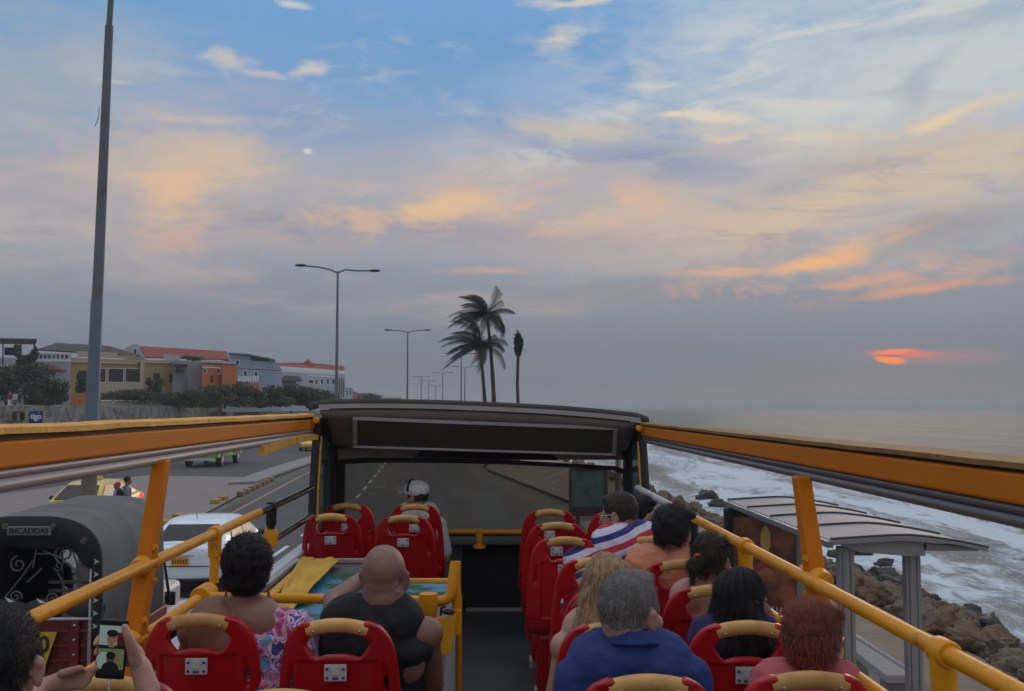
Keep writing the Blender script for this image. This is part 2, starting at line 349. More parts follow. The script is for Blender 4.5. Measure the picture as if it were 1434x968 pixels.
# median: kerbed concrete island beginning at (372,673)
md = MB()
A_ = [PZ(300,681,0), PZ(372,676,0), PZ(440,645,0)]
isl = [(-12.7, 49.5), (-11.55, 50.2), (-11.75, 62), (-11.9, 90), (-12.2, 400), (-13.6, 400), (-13.4, 90), (-13.2, 62)]
md.prism([(x, y, 0) for x, y in isl], (0, 0, .15)); o = md.build('median', paleconc, smooth=False, bevel=.03); o['kind'] = 'structure'
md = MB(); md.prism([(-11.2,-60,0),(-9.5,-60,0),(-9.5,26,0),(-10.4,27.5,0),(-11.6,26,0)], (0, 0, .14)); o = md.build('median', paleconc, smooth=False, bevel=.03); o['kind'] = 'structure'
# left roadside pavement up to the rampart
sw = MB(); sw.prism([(-29.2,-60,0),(-21.7,-60,0),(-22.4,47,0),(-22.5,62,0),(-23.1,110,0),(-24,400,0),(-29.2,400,0)], (0,0,.16)); o = sw.build('pavement', paleconc, smooth=False, bevel=.03); o['kind'] = 'structure'
# right sidewalk and strip of dirt
sw = MB(); sw.prism([(3.0,-60,0),(4.6,-60,0),(4.6,32,0),(4.2,34,0),(3.0,32,0)], (0,0,.14)); o = sw.build('sidewalk', paleconc, smooth=False, bevel=.03); o['kind'] = 'structure'
dr = MB(); rr = random.Random(3); nx = 14; ny = 90; vs = []
for j in range(ny+1):
    y = -5 + j*1.5
    for i in range(nx+1):
        x0 = 4.6 if y < 32 else (4.6-(y-32)*.16 if y < 60 else .1-(y-60)*.03)
        x1 = 9.2+shore_shift(y); x = x0+(x1-x0)*i/nx
        z = .1+.05*noise.noise(Vector((x*.7, y*.7, 0))) - max(0, (i/nx-.60))*2.2
        vs.append((x, y, z))
dr.add(vs, [(j*(nx+1)+i, j*(nx+1)+i+1, (j+1)*(nx+1)+i+1, (j+1)*(nx+1)+i) for j in range(ny) for i in range(nx)])
o = dr.build('path', dirtm); o['kind'] = 'structure'
# painted lines
wl = mat('white_road_paint', (.60,.60,.57), .7, vary=.15, dirt=((.15,.15,.14),.42,5)); ol = mat('orange_road_paint', (.40,.25,.13), .7, vary=.2, dirt=((.1,.09,.08),.45,5))
lm = MB()
def stripe(b, p0, p1, w, z=.004):
    p0 = Vector((p0[0], p0[1], z)); p1 = Vector((p1[0], p1[1], z)); s = (p1-p0).cross(Vector((0,0,1))).normalized()*w/2
    b.add([p0-s, p1-s, p1+s, p0+s], [(0,1,2,3)])
def lx(y): return -5.75 if y < 43 else -5.75-(y-43)*.055
y = -20
for k in range(40):
    y0 = -20+k*4.15+.2; stripe(lm, (lx(y0)+.25, y0), (lx(y0+2.1)+.25, y0+2.1), .13)
stripe(lm, (-3.0, 23.6), (-3.3, 25.6), .5)
o = lm.build('lane_markings', wl, smooth=False); o['kind'] = 'structure'
lm = MB(); pr = None
for (px, py) in [(225,775),(335,713),(380,689),(425,665),(455,652)]:
    q = PZ(px, py, 0); 
    if pr is not None: stripe(lm, pr, q, .11)
    pr = q
o = lm.build('edge_line', ol, smooth=False); o['kind'] = 'structure'
cw = MB()
for k in range(5): stripe(cw, (-8.3+k*1.1, 18.6), (-8.3+k*1.1, 20.4), .55)
o = cw.build('crossing_stripes', wl, smooth=False); o['kind'] = 'structure'
# sea
def sea_mat():
    m = bpy.data.materials.new('sea_water'); m.use_nodes = True; n = m.node_tree.nodes; l = m.node_tree.links; b = n['Principled BSDF']
    geo = n.new('ShaderNodeNewGeometry'); sp = n.new('ShaderNodeSeparateXYZ'); l.new(geo.outputs['Position'], sp.inputs[0])
    def noi(sc, sx, sy, det=6, ro=.6, dist=0, rot=0):
        mp = n.new('ShaderNodeMapping'); mp.inputs['Scale'].default_value = (sx, sy, 1); mp.inputs['Rotation'].default_value = (0,0,rot); l.new(geo.outputs['Position'], mp.inputs[0])
        q = n.new('ShaderNodeTexNoise'); q.inputs['Scale'].default_value = sc; q.inputs['Detail'].default_value = det; q.inputs['Roughness'].default_value = ro; q.inputs['Distortion'].default_value = dist
        l.new(mp.outputs[0], q.inputs['Vector']); return q.outputs['Fac']
    def mt(op, a, c=None):
        q = n.new('ShaderNodeMath'); q.operation = op
        for i, v in enumerate((a, c)):
            if v is None: continue
            if isinstance(v, (int, float)): q.inputs[i].default_value = v
            else: l.new(v, q.inputs[i])
        return q.outputs[0]
    def mrr(v, a, b_, c, d, sm=True):
        q = n.new('ShaderNodeMapRange'); q.interpolation_type = 'SMOOTHSTEP' if sm else 'LINEAR'; l.new(v, q.inputs[0])
        for i, k in enumerate((a, b_, c, d)): q.inputs[i+1].default_value = k
        return q.outputs[0]
    x = sp.outputs[0]
    near = mrr(x, 14, 60, 1, 0); near2 = mrr(x, 60, 400, 1, 0)
    big = noi(.16, 1.0, .28, 5, .55, .5, R(-8)); fine = noi(1.1, 1.0, .45, 9, .72, 1.2)
    lace = noi(3.2, 1, .6, 8, .75, 2.0)
    thr = mt('ADD', mt('MULTIPLY', big, .62), mt('MULTIPLY', fine, .38))
    f1 = mt('ADD', thr, mt('MULTIPLY', near, .12))
    foam = mrr(f1, .56, .66, 0, 1)
    lac = mt('MULTIPLY', mrr(lace, .46, .60, 0, 1), mrr(f1, .46, .60, 0, .8))
    att = n.new('ShaderNodeAttribute'); att.attribute_name = 'foam'
    foam = mt('MAXIMUM', mt('MAXIMUM', foam, lac), mt('MULTIPLY', att.outputs['Fac'], mrr(fine, .30, .56, .25, 1)))
    foam = mt('MULTIPLY', foam, mrr(x, 27, 62, 1, 0))
    tint = n.new('ShaderNodeMix'); tint.data_type = 'RGBA'; tint.inputs['A'].default_value = (.205,.195,.160,1); tint.inputs['B'].default_value = (.165,.200,.172,1)
    l.new(mrr(x, 12, 120, 0, 1), tint.inputs[0])
    t2 = n.new('ShaderNodeMix'); t2.data_type = 'RGBA'; l.new(tint.outputs['Result'], t2.inputs['A']); t2.inputs['B'].default_value = (.10,.13,.135,1)
    l.new(mt('MULTIPLY', mrr(noi(.05,1,.4,5,.6), .42,.62,0,1), .55), t2.inputs[0])
    mxx = n.new('ShaderNodeMix'); mxx.data_type = 'RGBA'; l.new(foam, mxx.inputs[0]); l.new(t2.outputs['Result'], mxx.inputs['A']); mxx.inputs['B'].default_value = (.58,.66,.72,1)
    l.new(mxx.outputs['Result'], b.inputs['Base Color'])
    l.new(mrr(foam, 0, 1, .55, .85, False), b.inputs['Roughness']); b.inputs['Specular IOR Level'].default_value = .03
    bp = n.new('ShaderNodeBump'); bp.inputs['Strength'].default_value = .8; bp.inputs['Distance'].default_value = .25
    hh = mt('ADD', mt('MULTIPLY', noi(.5, 1, .45, 8, .65, .6), 1.0), mt('MULTIPLY', foam, .25)); l.new(hh, bp.inputs['Height']); l.new(bp.outputs[0], b.inputs['Normal'])
    return m
seam = sea_mat()
SZ = -1.45
xs = []; x = 6.5
while x < 75: xs.append(x); x += .28 if x < 45 else .8
xs += [85, 110, 160, 260, 500, 1200, 3000, 9000]
ysea = []; y = -10
while y < 130: ysea.append(y); y += .55 if y < 70 else 1.2
ysea = [-300, -60] + ysea + [150, 190, 260, 400, 800, 2000, 5000, 12000]
vs = []; foamv = []
crests = [(17.5, 1.0, .55, 2.0), (24.5, 1.6, .75, 2.6), (33, 1.8, .6, 3.2), (44, 2.2, .5, 3.6)]
for y in ysea:
    for x in xs:
        z = SZ; f = 0
        if x < 80 and -10 <= y <= 131:
            z += .10*noise.noise(Vector((x*.5, y*.22, 2))) + .07*noise.noise(Vector((x*1.1, y*.6, 5))) + .04*noise.noise(Vector((x*2.6, y*1.7, 9)))
            for ci, (cx, w, h, wf) in enumerate(crests):
                c = cx + 2.6*noise.noise(Vector((ci*9.1, y*.045, 0))) + .5*noise.noise(Vector((ci*3.3, y*.25, 4)))
                amp = max(0, min(1, .55+1.6*noise.noise(Vector((ci*5.7+2, y*.05, 7)))))
                d = x-c
                k = math.exp(-(d/(w*(.7 if d < 0 else 1.7)))**2)*h*amp
                z += k*(1+.35*noise.noise(Vector((x*1.5, y*1.2, 1))))
                ff = math.exp(-((d+.6*wf*.5)/(wf*.55))**2)*amp
                f = max(f, min(1, ff*1.25))
            sh = max(0, 1-(x-(11+shore_shift(y)))/3.5); f = max(f, min(1, sh*1.1))
        vs.append((x, y, z)); foamv.append(f)
nX = len(xs)
sm = MB(); sm.add(vs, [(j*nX+i, j*nX+i+1, (j+1)*nX+i+1, (j+1)*nX+i) for j in range(len(ysea)-1) for i in range(nX-1)])
sea = sm.build('sea', seam, ang=180); sea['kind'] = 'structure'
at = sea.data.attributes.new('foam', 'FLOAT', 'POINT'); at.data.foreach_set('value', foamv)
# rocks
rockm = [mat('rock_brown', (.165,.110,.068), .95, vary=.35, vscale=2.2, bump=1.0, bscale=7, dirt=((.045,.036,.03), .46, 3)),
         mat('rock_grey', (.165,.128,.090), .95, vary=.35, vscale=2.0, bump=1.0, bscale=8, dirt=((.05,.042,.036), .44, 2.5)),
         mat('rock_wet', (.030,.026,.022), .55, vary=.35, vscale=2.5, bump=1.0, bscale=8)]
def rock_mesh(seed, m):
    bm = bmesh.new(); bmesh.ops.create_icosphere(bm, subdivisions=4, radius=1)
    r_ = random.Random(seed); o = Vector((seed*7.3, seed*3.1, 0))
    planes = [(Vector((r_.uniform(-1,1), r_.uniform(-1,1), r_.uniform(-.6,1))).normalized(), r_.uniform(.55,.86)) for _ in range(11)]
    for v in bm.verts:
        p = v.co.copy()
        for n_, dd in planes:
            t = p.dot(n_)
            if t > dd: p -= n_*(t-dd)*.86
        k = 1+.22*noise.noise(p*1.6+o)+.15*noise.noise(p*3.8+o)-.22*abs(noise.noise(p*5+o))-.14*abs(noise.noise(p*12+o))
        v.co = Vector((p.x*1.0, p.y*r_s[0], p.z*r_s[1]))*k
    me = bpy.data.meshes.new('boulder'); bm.to_mesh(me); bm.free(); me.materials.append(m)
    me.polygons.foreach_set('use_smooth', [True]*len(me.polygons)); return me
rk = []
for i in range(9):
    r_s = (random.uniform(.75,1.2), random.uniform(.62,.85)); rk.append(rock_mesh(i+1, rockm[(0,1,0,1,0,1,0,2,2)[i]]))
rr = random.Random(11)
def put_rock(x, y, z, s, wet=False, label=None, group=None, k=None):
    me = rk[k if k is not None else (rr.choice((7, 8)) if wet else rr.randrange(7))]
    o = bpy.data.objects.new('boulder', me); COL.objects.link(o); o.location = (x, y, z); o.scale = (s, s, s)
    o.rotation_euler = (rr.uniform(-.35,.35), rr.uniform(-.35,.35), rr.uniform(0, 6.28))
    return tag(o, label or 'rough brown boulder in the rock armour along the shore', 'boulder', group or 'boulders of the rock armour')
yy = 9.0
while yy < 74:
    sh = shore_shift(yy); w = 4.3 if yy < 30 else 3.6
    nrow = 7 if yy < 34 else 4
    for i in range(nrow):
        t = (i+rr.uniform(0,.9))/nrow
        x = 7.5+sh+t*w+(0.5 if yy<14 else 0)*0; s = rr.uniform(.24,.48)*(1 if yy < 34 else 1.15)
        z = .10 - t*1.5 - (.10*min(1, (yy-26)/14) if yy > 26 else 0) + rr.uniform(-.08,.16)
        last = t > .86
        put_rock(x, yy+rr.uniform(-.4,.4), z, s, wet=last,
                 label='dark wet boulder at the water edge of the rock armour' if last else None,
                 group='wet boulders at the water line' if last else None)
    yy += .92 if yy < 34 else 2.6
for (px, py, s, lab) in [(1240,812,.62,'large dark rock standing in the surf beyond the bus shelter posts'),(1192,800,.5,'dark rock in the surf just left of the larger one beyond the shelter'),
                    (1239,789,.35,'small pointed dark rock alone in the foam beyond the shelter'),(1205,771,.45,'low flat dark rock in the surf under the shelter roof'),
                    (1168,776,.30,'small dark rock in the foam beside the yellow post'),(990,697,.62,'dark jagged rock in the surf beyond the black haired man'),(1005,706,.5,'lower dark rock with foam behind it near the ad panel')]:
    q = PZ(px, py, SZ+.1); put_rock(q.x, q.y, SZ+.05, s*1.3, True, lab, 'rocks standing in the surf')
for k in range(26):
    yq = 11+k*.9; tag(put_rock(6.9+rr.uniform(-.5,.8), yq, .16, rr.uniform(.08,.2), label='small loose stone on the dirt beside the rock armour', group='loose stones on the dirt'), cat='stone')
# ================================================================== THE BUS
def Z(h): return ZC-h
BX0, BX1 = -1.33, 1.24
bus = empty('tour_bus', (0, 4, 0), 'open top tour bus deck with orange side beams and yellow handrails', 'bus')
FL = Z(1.70)
b = MB(); b.bb((BX0, -3, FL-.08), (BX1, 8.9, FL)); b.build('floor', M['floor'], bus, smooth=False)
b = MB(); b.bb((-.30, -2, FL), (-.285, 8.40, FL+.012)); b.bb((-.17, 8.38, FL), (.62, 8.44, FL+.025)); b.build('floor_strip', M['greytrim'], bus, smooth=False)
# side panels
for (x0, x1, inn) in ((BX0-.02, BX0+.05, 1), (BX1-.05, BX1+.02, -1)):
    b = MB(); b.bb((x0, -3, FL-.1), (x1, 8.6, Z(1.04))); b.build('side_panel', M['whitepanel'], bus, smooth=False, bevel=.01)
    b = MB(); b.bb((x0-.012, -3, Z(1.04)), (x1+.012, 8.6, Z(1.00))); b.build('panel_cap', M['paletrim'], bus, smooth=False, bevel=.012)
busred = mat('bus_red_paint', (.45,.02,.015), .3, vary=.05, coat=.3)
b = MB(); b.bb((BX0-.01, -3, .35), (BX0+.06, 8.8, FL-.1)); b.bb((BX1-.06, -3, .35), (BX1+.01, 8.8, FL-.1)); b.bb((BX0+.06, 8.6, .35), (BX1-.06, 8.8, FL-.08)); b.bb((BX0+.06, -3, .35), (BX1-.06, -2.94, FL-.08)); b.build('lower_body', busred, bus, smooth=False)
for x in (BX0+.15, BX1-.15):
    for y in (-1.0, 6.2):
        b = MB(); b.tube([(x-.14, y, .5), (x+.14, y, .5)], .5, 28); b.build('wheel', M['black'], bus, bevel=.03)
# side beams (sloping a little with the bus lean): flange, groove, face, two pipes
def beam(xb, sgn, hs, nm):
    y0, y1 = -2.5, 7.62
    ht, hg, hf, hfb, hp1, hp2 = hs   # heights below camera
    o_ = xb; i_ = xb - sgn*.0
    # flange
    b = MB()
    n = 60
    for a in (0,):
        rings = []
        for k in range(n+1):
            y = y0+(y1-y0)*k/n; w1 = .004*noise.noise(Vector((y*3, xb, 0)))
            xo = xb+sgn*.075; xi = xb-sgn*.005
            rings.append([Vector((xi, y, Z(hg)+w1)), Vector((xo, y, Z(hg-.012)+w1)), Vector((xo, y, Z(ht)+w1)), Vector((xi, y, Z(ht+.008)+w1))])
        b.ring_loft(rings)
    b.build('beam_flange', M['worn_yellow'] if sgn < 0 else M['worn_shaded'], bus, ang=30)
    b = MB(); b.bb((xb+sgn*.02, y0, Z(hf)), (xb+sgn*.06, y1, Z(hg)-.001)); b.build('beam_groove', mat('dark_groove', (.06,.03,.008), .7), bus, smooth=False)
    b = MB(); b.bb((xb, y0, Z(hfb)), (xb+sgn*.07, y1+.02, Z(hf))); b.build('beam_face', M['orange'], bus, smooth=False, bevel=.008)
    r1 = (hp1-hfb)/2; r2 = (hp2-hp1)/2
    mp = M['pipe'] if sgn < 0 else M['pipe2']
    for (hc, r_) in ((hfb+r1, r1), (hp1+r2, r2)):
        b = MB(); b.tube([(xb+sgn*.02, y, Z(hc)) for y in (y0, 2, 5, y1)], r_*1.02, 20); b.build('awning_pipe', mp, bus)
beam(-1.30, -1, (.049, .075, .093, .168, .194, .232), 'l')
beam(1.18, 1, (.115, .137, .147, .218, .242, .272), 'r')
for x, h in ((-1.27, .10), (1.15, .16)):
    b = MB(); b.tube([(x, 7.42, Z(h)), (x, 7.50, Z(h))], .022, 12); b.build('beam_bolt', M['yellow'], bus, bevel=.004)
# handrails
def rail(pts, r=.0225, m=None, nm='handrail'):
    b = MB(); b.tube(pts, r, 16); return b.build(nm, m or M['yellow'], bus)
def arc_join(a, c, d, n=6, r=.06):  # polyline a->c->d with rounded corner at c
    a, c, d = Vector(a), Vector(c), Vector(d); p = c+(a-c).normalized()*r; q = c+(d-c).normalized()*r
    return [a]+[p*(1-t)**2+c*2*t*(1-t)+q*t*t for t in [i/n for i in range(n+1)]]+[d]
def fitting(p, axis, r=.036, l=.085, m=None):
    p = Vector(p); ax = Vector(axis).normalized(); b = MB()
    b.tube([p-ax*l/2, p-ax*(l/2-.008), p+ax*(l/2-.008), p+ax*l/2], [r*.94, r, r, r*.94], 18)
    return b.build('rail_fitting', m or M['yellow'], bus, bevel=.002)
XL, XR = -1.285, 1.125
hL = .597; hR = .602
rail([(XL, -2.5, Z(hL)), (XL, 3.86, Z(hL))]); rail([(XL, 3.86, Z(hL)), (XL, 5.7, Z(hL))])
rail([(XL, 5.7, Z(hL)), (XL, 7.38, Z(hL))], m=M['blackpaint'])
rail([(XL, -2.5, Z(.86)), (XL, 3.7, Z(.86))]); rail([(XL, 3.7, Z(.86)), (XL, 4.5, Z(.855))])
rail([(XL, 6.03, Z(.80)), (XL, 7.38, Z(.80))], m=M['blackpaint'])
rail([(XR, -2.5, Z(hR)), (XR, 3.57, Z(hR))]); rail([(XR, 3.57, Z(hR)), (XR, 5.3, Z(hR))])
rail([(XR, 5.3, Z(hR)), (XR, 7.4, Z(hR))], m=M['paletrim'])
rail([(XR, -2.5, Z(.82)), (XR, 3.4, Z(.82))]); rail([(XR, 3.4, Z(.82)), (XR, 5.35, Z(.82))])
# rail posts
def vpost(x, y, h0, h1, m=None, r=.022):
    b = MB(); b.tube([(x, y, Z(h0)), (x, y, Z(h0+.11)), (x, y, Z(h0+.115)), (x, y, Z(h1))], [r*1.55, r*1.35, r, r], 16); b.build('rail_post', m or M['yellow'], bus)
    fitting((x, y, Z(h0)), (0,1,0), .034, .075, m)
vpost(XL, 4.78, hL, .83); fitting((XL, 4.62, Z(.855)), (0,1,0), .046, .15)
vpost(XL, 6.02, hL, .80, M['blackpaint']); fitting((XL, 6.02, Z(.78)), (0,0,1), .04, .10)
vpost(XR, 4.32, hR, 1.0); vpost(XR, 2.45, hR, 1.0); vpost(XR, 5.42, hR, .80, M['blackpaint']); fitting((XR, 5.42, Z(.85)), (0,0,1), .04, .10)
vpost(XL, 2.0, hL, 1.0); vpost(XL, .2, hL, 1.0); vpost(XR, .6, hR, 1.0)
# the big posts that carry the beams
def bigpost(x, yt, ht, yb, hb, sgn):
    b = MB()
    pt = Vector((x, yt, Z(ht))); pb = Vector((x, yb, Z(hb))); n = 12; rings = []
    for k in range(n+1):
        t = k/n; c = pt.lerp(pb, t); w = .028+.006*t; d = .035+.008*t
        rings.append([c+Vector((-w, -d, 0)), c+Vector((w, -d, 0)), c+Vector((w, d, 0)), c+Vector((-w, d, 0))])
    b.ring_loft(rings); po = b.build('beam_post', M['orange'], bus, smooth=False, bevel=.008)
    for (hh, rl) in ((.60, .05), (.855 if sgn < 0 else .82, .05)):
        t = (hh-ht)/(hb-ht); yc = yt+(yb-yt)*t
        for s_ in (-1, 1):
            b = MB(); b.tube([(x, yc+s_*.040, Z(hh)), (x, yc+s_*.10, Z(hh))], [.040, .032], 18); b.build('rail_socket', M['yellow'], po, bevel=.003)
            b = MB(); b.box((x-sgn*.033, yc, Z(hh-s_*.065)), (.008, .034, .02)); b.tube([(x-sgn*.030, yc, Z(hh-s_*.062)), (x-sgn*.044, yc, Z(hh-s_*.062))], .009, 8); b.build('bolt_plate', M['yellow'], po, smooth=False)
bigpost(-1.30, 4.03, .21, 3.70, 1.02, -1)
bigpost(1.165, 3.66, .255, 3.36, 1.02, 1)
# ---- front cap: roof, header, windscreen
YR = 7.62; YWS = 8.5
def roof_z(x, k=0):  # arched and leaning like the bus
    t = (x+.05)/1.30
    return ZC + .045*(1-abs(t)**2.6) - .043 - .056*t*.95 + k
rings = []
for (y, dz, sc) in ((YR-.03, -.012, 1.0), (YR, .018, 1.0), (8.3, .02, 1.0), (8.9, -.03, .985), (9.05, -.12, .97)):
    r1 = [Vector((-.05+1.30*t*sc, y, roof_z(-.05+1.30*t)+dz+.022*(1 if abs(t) < .99 else 0))) for t in [i/15-1 for i in range(31)]]
    r2 = [Vector((p.x, p.y, p.z-.030)) for p in reversed(r1)]
    rings.append(r1+r2)
b = MB(); b.ring_loft(rings); b.build('roof', M['black'], bus, ang=50)
# pale arched trim under rubber lip
def arch_strip(y, z0, z1, x0, x1, th, name, m, n=30, par=bus):
    b = MB(); rings = []
    for i in range(n+1):
        x = x0+(x1-x0)*i/n; zt = roof_z(x)
        rings.append([Vector((x, y, zt-z0)), Vector((x, y+th, zt-z0)), Vector((x, y+th, zt-z1)), Vector((x, y, zt-z1))])
    b.ring_loft(rings); return b.build(name, m, par, ang=40)
arch_strip(YR-.045, -.004, .030, -1.27, 1.18, .03, 'roof_trim', M['greytrim'])
# header panel: sloping liner from rear lip to the windscreen head
b = MB(); n = 30; top = []; bot = []; 
def hdr(t_, u_):
    x = -1.27+2.44*u_
    zt = roof_z(x)-.055; yb = YR+.01+t_*.74; zb = Z(.37+.0*x)-.02*x
    return Vector((x, yb, zt+(zb-zt)*t_))
rows = [[hdr(j/6, i/n) for i in range(n+1)] for j in range(7)]
vs = [p for r_ in rows for p in r_]
b.add(vs, [(j*(n+1)+i, j*(n+1)+i+1, (j+1)*(n+1)+i+1, (j+1)*(n+1)+i) for j in range(6) for i in range(n)])
o = b.build('header_panel', M['liner'], bus); so = o.modifiers.new('solid', 'SOLIDIFY'); so.thickness = .02; so.offset = 1
# framed dark display on the header; its corners lie on the header slope
def on_hdr(px, py):
    lo, hi = 0.0, 1.0
    for _ in range(30):
        mid = (lo+hi)/2; q = P(px, py, YR+.01+mid*.74); u_ = (q.x+1.27)/2.44; zz = hdr(mid, min(1, max(0, u_))).z
        if q.z > zz: lo = mid*1.0 if False else lo; hi = mid if True else hi
        else: lo = mid
        # header goes down with distance; ray nearly level
    return P(px, py, YR+.01+lo*.74)
def hq(px, py, t_):
    return P(px, py, YR+.01+t_*.74-.03)
c4 = [hq(497,586,.18), hq(862,600,.24), hq(860,636,.62), hq(497,625,.60)]
b = MB(); b.add(c4, [(0,1,2,3)]); o = b.build('display_board', M['header'], bus, smooth=False); so = o.modifiers.new('s', 'SOLIDIFY'); so.thickness = .012; so.offset = 0
b = MB()
for i in range(4):
    p0, p1 = c4[i], c4[(i+1) % 4]; dd = (p1-p0).normalized()*.014; b.bar(p0-dd, p1+dd, .034, .028)
b.build('display_frame', M['paletrim'], o, smooth=False, bevel=.004)
sl4 = [P(578,640,8.22), P(592,629,8.18), P(640,626,8.17), P(740,629,8.17), P(772,634,8.18), P(782,645,8.22)]
b = MB(); b.prism(sl4, (0, .02, 0)); b.build('air_slot', M['black'], bus, smooth=False)
# windscreen with black gasket
gl = [(484,650),(520,648),(600,648),(700,650),(800,655),(856,658),(872,664),(876,700),(878,745),(760,748),(620,747),(482,743)]
g3 = [P(px, py, YWS) for px, py in gl]
wsg = glass('windscreen_glass', (.72,.72,.68), .03, .22)
b = MB(); b.prism(g3, (0, .008, 0)); b.build('windscreen', wsg, bus, smooth=False)
cx = sum((p.x for p in g3))/len(g3); cz = sum((p.z for p in g3))/len(g3); outr = [Vector((cx+(p.x-cx)*1.05, p.y, cz+(p.z-cz)*1.17)) for p in g3]
b = MB(); n = len(g3); e = Vector((0, -.03, 0))
b.add([p+e for p in g3]+[p+e for p in outr]+[p+Vector((0,.01,0)) for p in g3]+[p+Vector((0,.01,0)) for p in outr],
      [(i,(i+1)%n,n+(i+1)%n,n+i) for i in range(n)]+[(i,2*n+i,2*n+(i+1)%n,(i+1)%n) for i in range(n)]+[(n+i,n+(i+1)%n,3*n+(i+1)%n,3*n+i) for i in range(n)]+[(2*n+i,3*n+i,3*n+(i+1)%n,2*n+(i+1)%n) for i in range(n)])
b.build('windscreen_gasket', M['black'], bus, smooth=False)
# front wall around the glass
def wallq(pts, y, name, m, th=.03):
    b = MB(); b.prism([P(px, py, y) for px, py in pts], (0, th, 0)); return b.build(name, m, bus, smooth=False)
zl = Z(.33)
b = MB(); yq = 8.48
o0 = outr
b.bb((BX0, yq+.0, Z(1.7)), (BX1, yq+.06, min(p.z for p in outr)+.012)); b.build('front_wall', M['liner'], bus, smooth=False)
xl_ = min(p.x for p in outr)+.015; xr_ = max(p.x for p in outr)-.015; zb_ = min(p.z for p in outr)+.012; zt_ = max(p.z for p in outr)-.02
b = MB(); b.bb((-1.285, yq+.004, zb_), (xl_, yq+.05, zt_+.2)); b.bb((xr_, yq+.004, zb_), (1.19, yq+.05, zt_+.2)); b.bb((xl_, yq+.004, zt_), (xr_, yq+.05, zt_+.25)); b.build('windscreen_pillar', M['liner'], bus, smooth=False)
# dash shelf and dark stair well below it
b = MB(); b.bb((-1.25, 8.2, Z(1.13)), (1.16, 8.48, Z(1.09))); b.build('dash_shelf', M['header'], bus, smooth=False, bevel=.01)
b = MB(); b.bb((-.20, 8.42, Z(1.68)), (.36, 8.475, Z(1.14))); b.build('dark_recess', M['black'], bus, smooth=False)
b = MB(); b.bb((.36, 8.38, Z(1.70)), (.42, 8.47, Z(1.14))); b.build('front_trim', M['liner'], bus, smooth=False)
rail([(-1.2, 8.2, Z(1.01)), (1.1, 8.2, Z(1.03))], .022, nm='front_rail')
b = MB(); b.tube([(-.055, 8.2, Z(1.00)), (-.055, 8.2, Z(1.04)), (-.055, 8.2, Z(1.10)), (-.055, 8.2, Z(1.12)), (-.055, 8.2, Z(1.13)),(-.055, 8.2, Z(1.15))], [.03,.035,.022,.024,.05,.055], 14); b.build('rail_bracket', M['yellow'], bus)
# side quarter windows with dark posts
qg = glass('quarter_glass', (.55,.85,.76), .03, .45, (.20,.42,.36))  # teal diffuse colour stands in for a bright greenish reflection on the glass
for (x, s_) in ((-1.285, -1), (1.195, 1)):
    zt = Z(.225 if s_ < 0 else .265); zb = Z(1.02)
    b = MB(); b.tube([(x, 7.56, zt), (x-.0*s_, 7.44, Z(.62)), (x, 7.40, Z(1.03))], [.03,.03,.032], 10); b.build('quarter_post', M['black'], bus)
    b = MB(); b.tube([(x-.026*s_, 7.60, zt), (x-.026*s_, 7.48, Z(.62)), (x-.026*s_, 7.44, Z(1.03))], .014, 8); b.build('quarter_edge', M['worn_yellow'], bus)
    b = MB(); b.add([(x, 7.6, zt), (x, 8.34, zt), (x, 8.34, zb), (x, 7.45, zb)], [(0,1,2,3)]); o = b.build('quarter_window', qg, bus, smooth=False); so = o.modifiers.new('s', 'SOLIDIFY'); so.thickness = .006
    b = MB(); b.bb((x-.03, 8.30, zb), (x+.03, 8.48, zt+.02)); b.bb((x-.03, 7.56, zt-.03), (x+.03, 8.48, zt+.14)); b.build('quarter_frame', M['black'], bus, smooth=False, bevel=.01)
    b = MB(); b.tube([(x+.0, 8.9, zt+.1), (x, 9.0, Z(.7)), (x, 8.9, Z(1.2))], .03, 8); b.build('front_post', M['liner'], bus)
# brown-yellow curved flap under the left beam
b = MB(); rings = []
for k in range(13):
    t = k/12; q = P(363+77*t, 632-15*t-6*math.sin(t*math.pi*.7), 5.8+1.6*t); h = .026*(1-t*.3)
    rings.append([q+Vector((.0,0,h)), q+Vector((.03,0,h)), q+Vector((.03,0,-h)), q+Vector((0,0,-h))])
b.ring_loft(rings); b.build('curved_bracket', M['worn_yellow'], bus)
# ---- stair hood with a map on it, tarpaulin, guard rail
ZH = Z(1.03)
mapm = bpy.data.materials.new('printed_map'); mapm.use_nodes = True
n_ = mapm.node_tree.nodes; l_ = mapm.node_tree.links; bs = n_['Principled BSDF']; bs.inputs['Roughness'].default_value = .5
t_ = n_.new('ShaderNodeTexCoord'); q_ = n_.new('ShaderNodeTexNoise'); q_.inputs['Scale'].default_value = 2.1; q_.inputs['Detail'].default_value = 5; q_.inputs['Distortion'].default_value = .8; l_.new(t_.outputs['Object'], q_.inputs['Vector'])
r_ = n_.new('ShaderNodeValToRGB'); l_.new(q_.outputs['Fac'], r_.inputs[0]); r_.color_ramp.interpolation = 'EASE'
for p_, c_ in ((.36, (.012,.05,.022,1)), (.49, (.02,.085,.04,1)), (.53, (.05,.22,.36,1)), (.64, (.07,.24,.42,1)), (.76, (.20,.30,.34,1))):
    e_ = r_.color_ramp.elements.new(p_); e_.color = c_
l_.new(r_.outputs[0], bs.inputs['Base Color'])
hood = MB(); hpts = [(-1.25, 4.42), (-.17, 4.42), (-.17, 5.85), (-.70, 6.0), (-.70, 6.62), (-1.25, 6.62)]
hood.prism([(x, y, ZH-.03) for x, y in hpts], (0, 0, .03)); ho = hood.build('stair_hood', mat('hood_grey', (.10,.11,.12), .5, vary=.2), bus, smooth=False, bevel=.006)
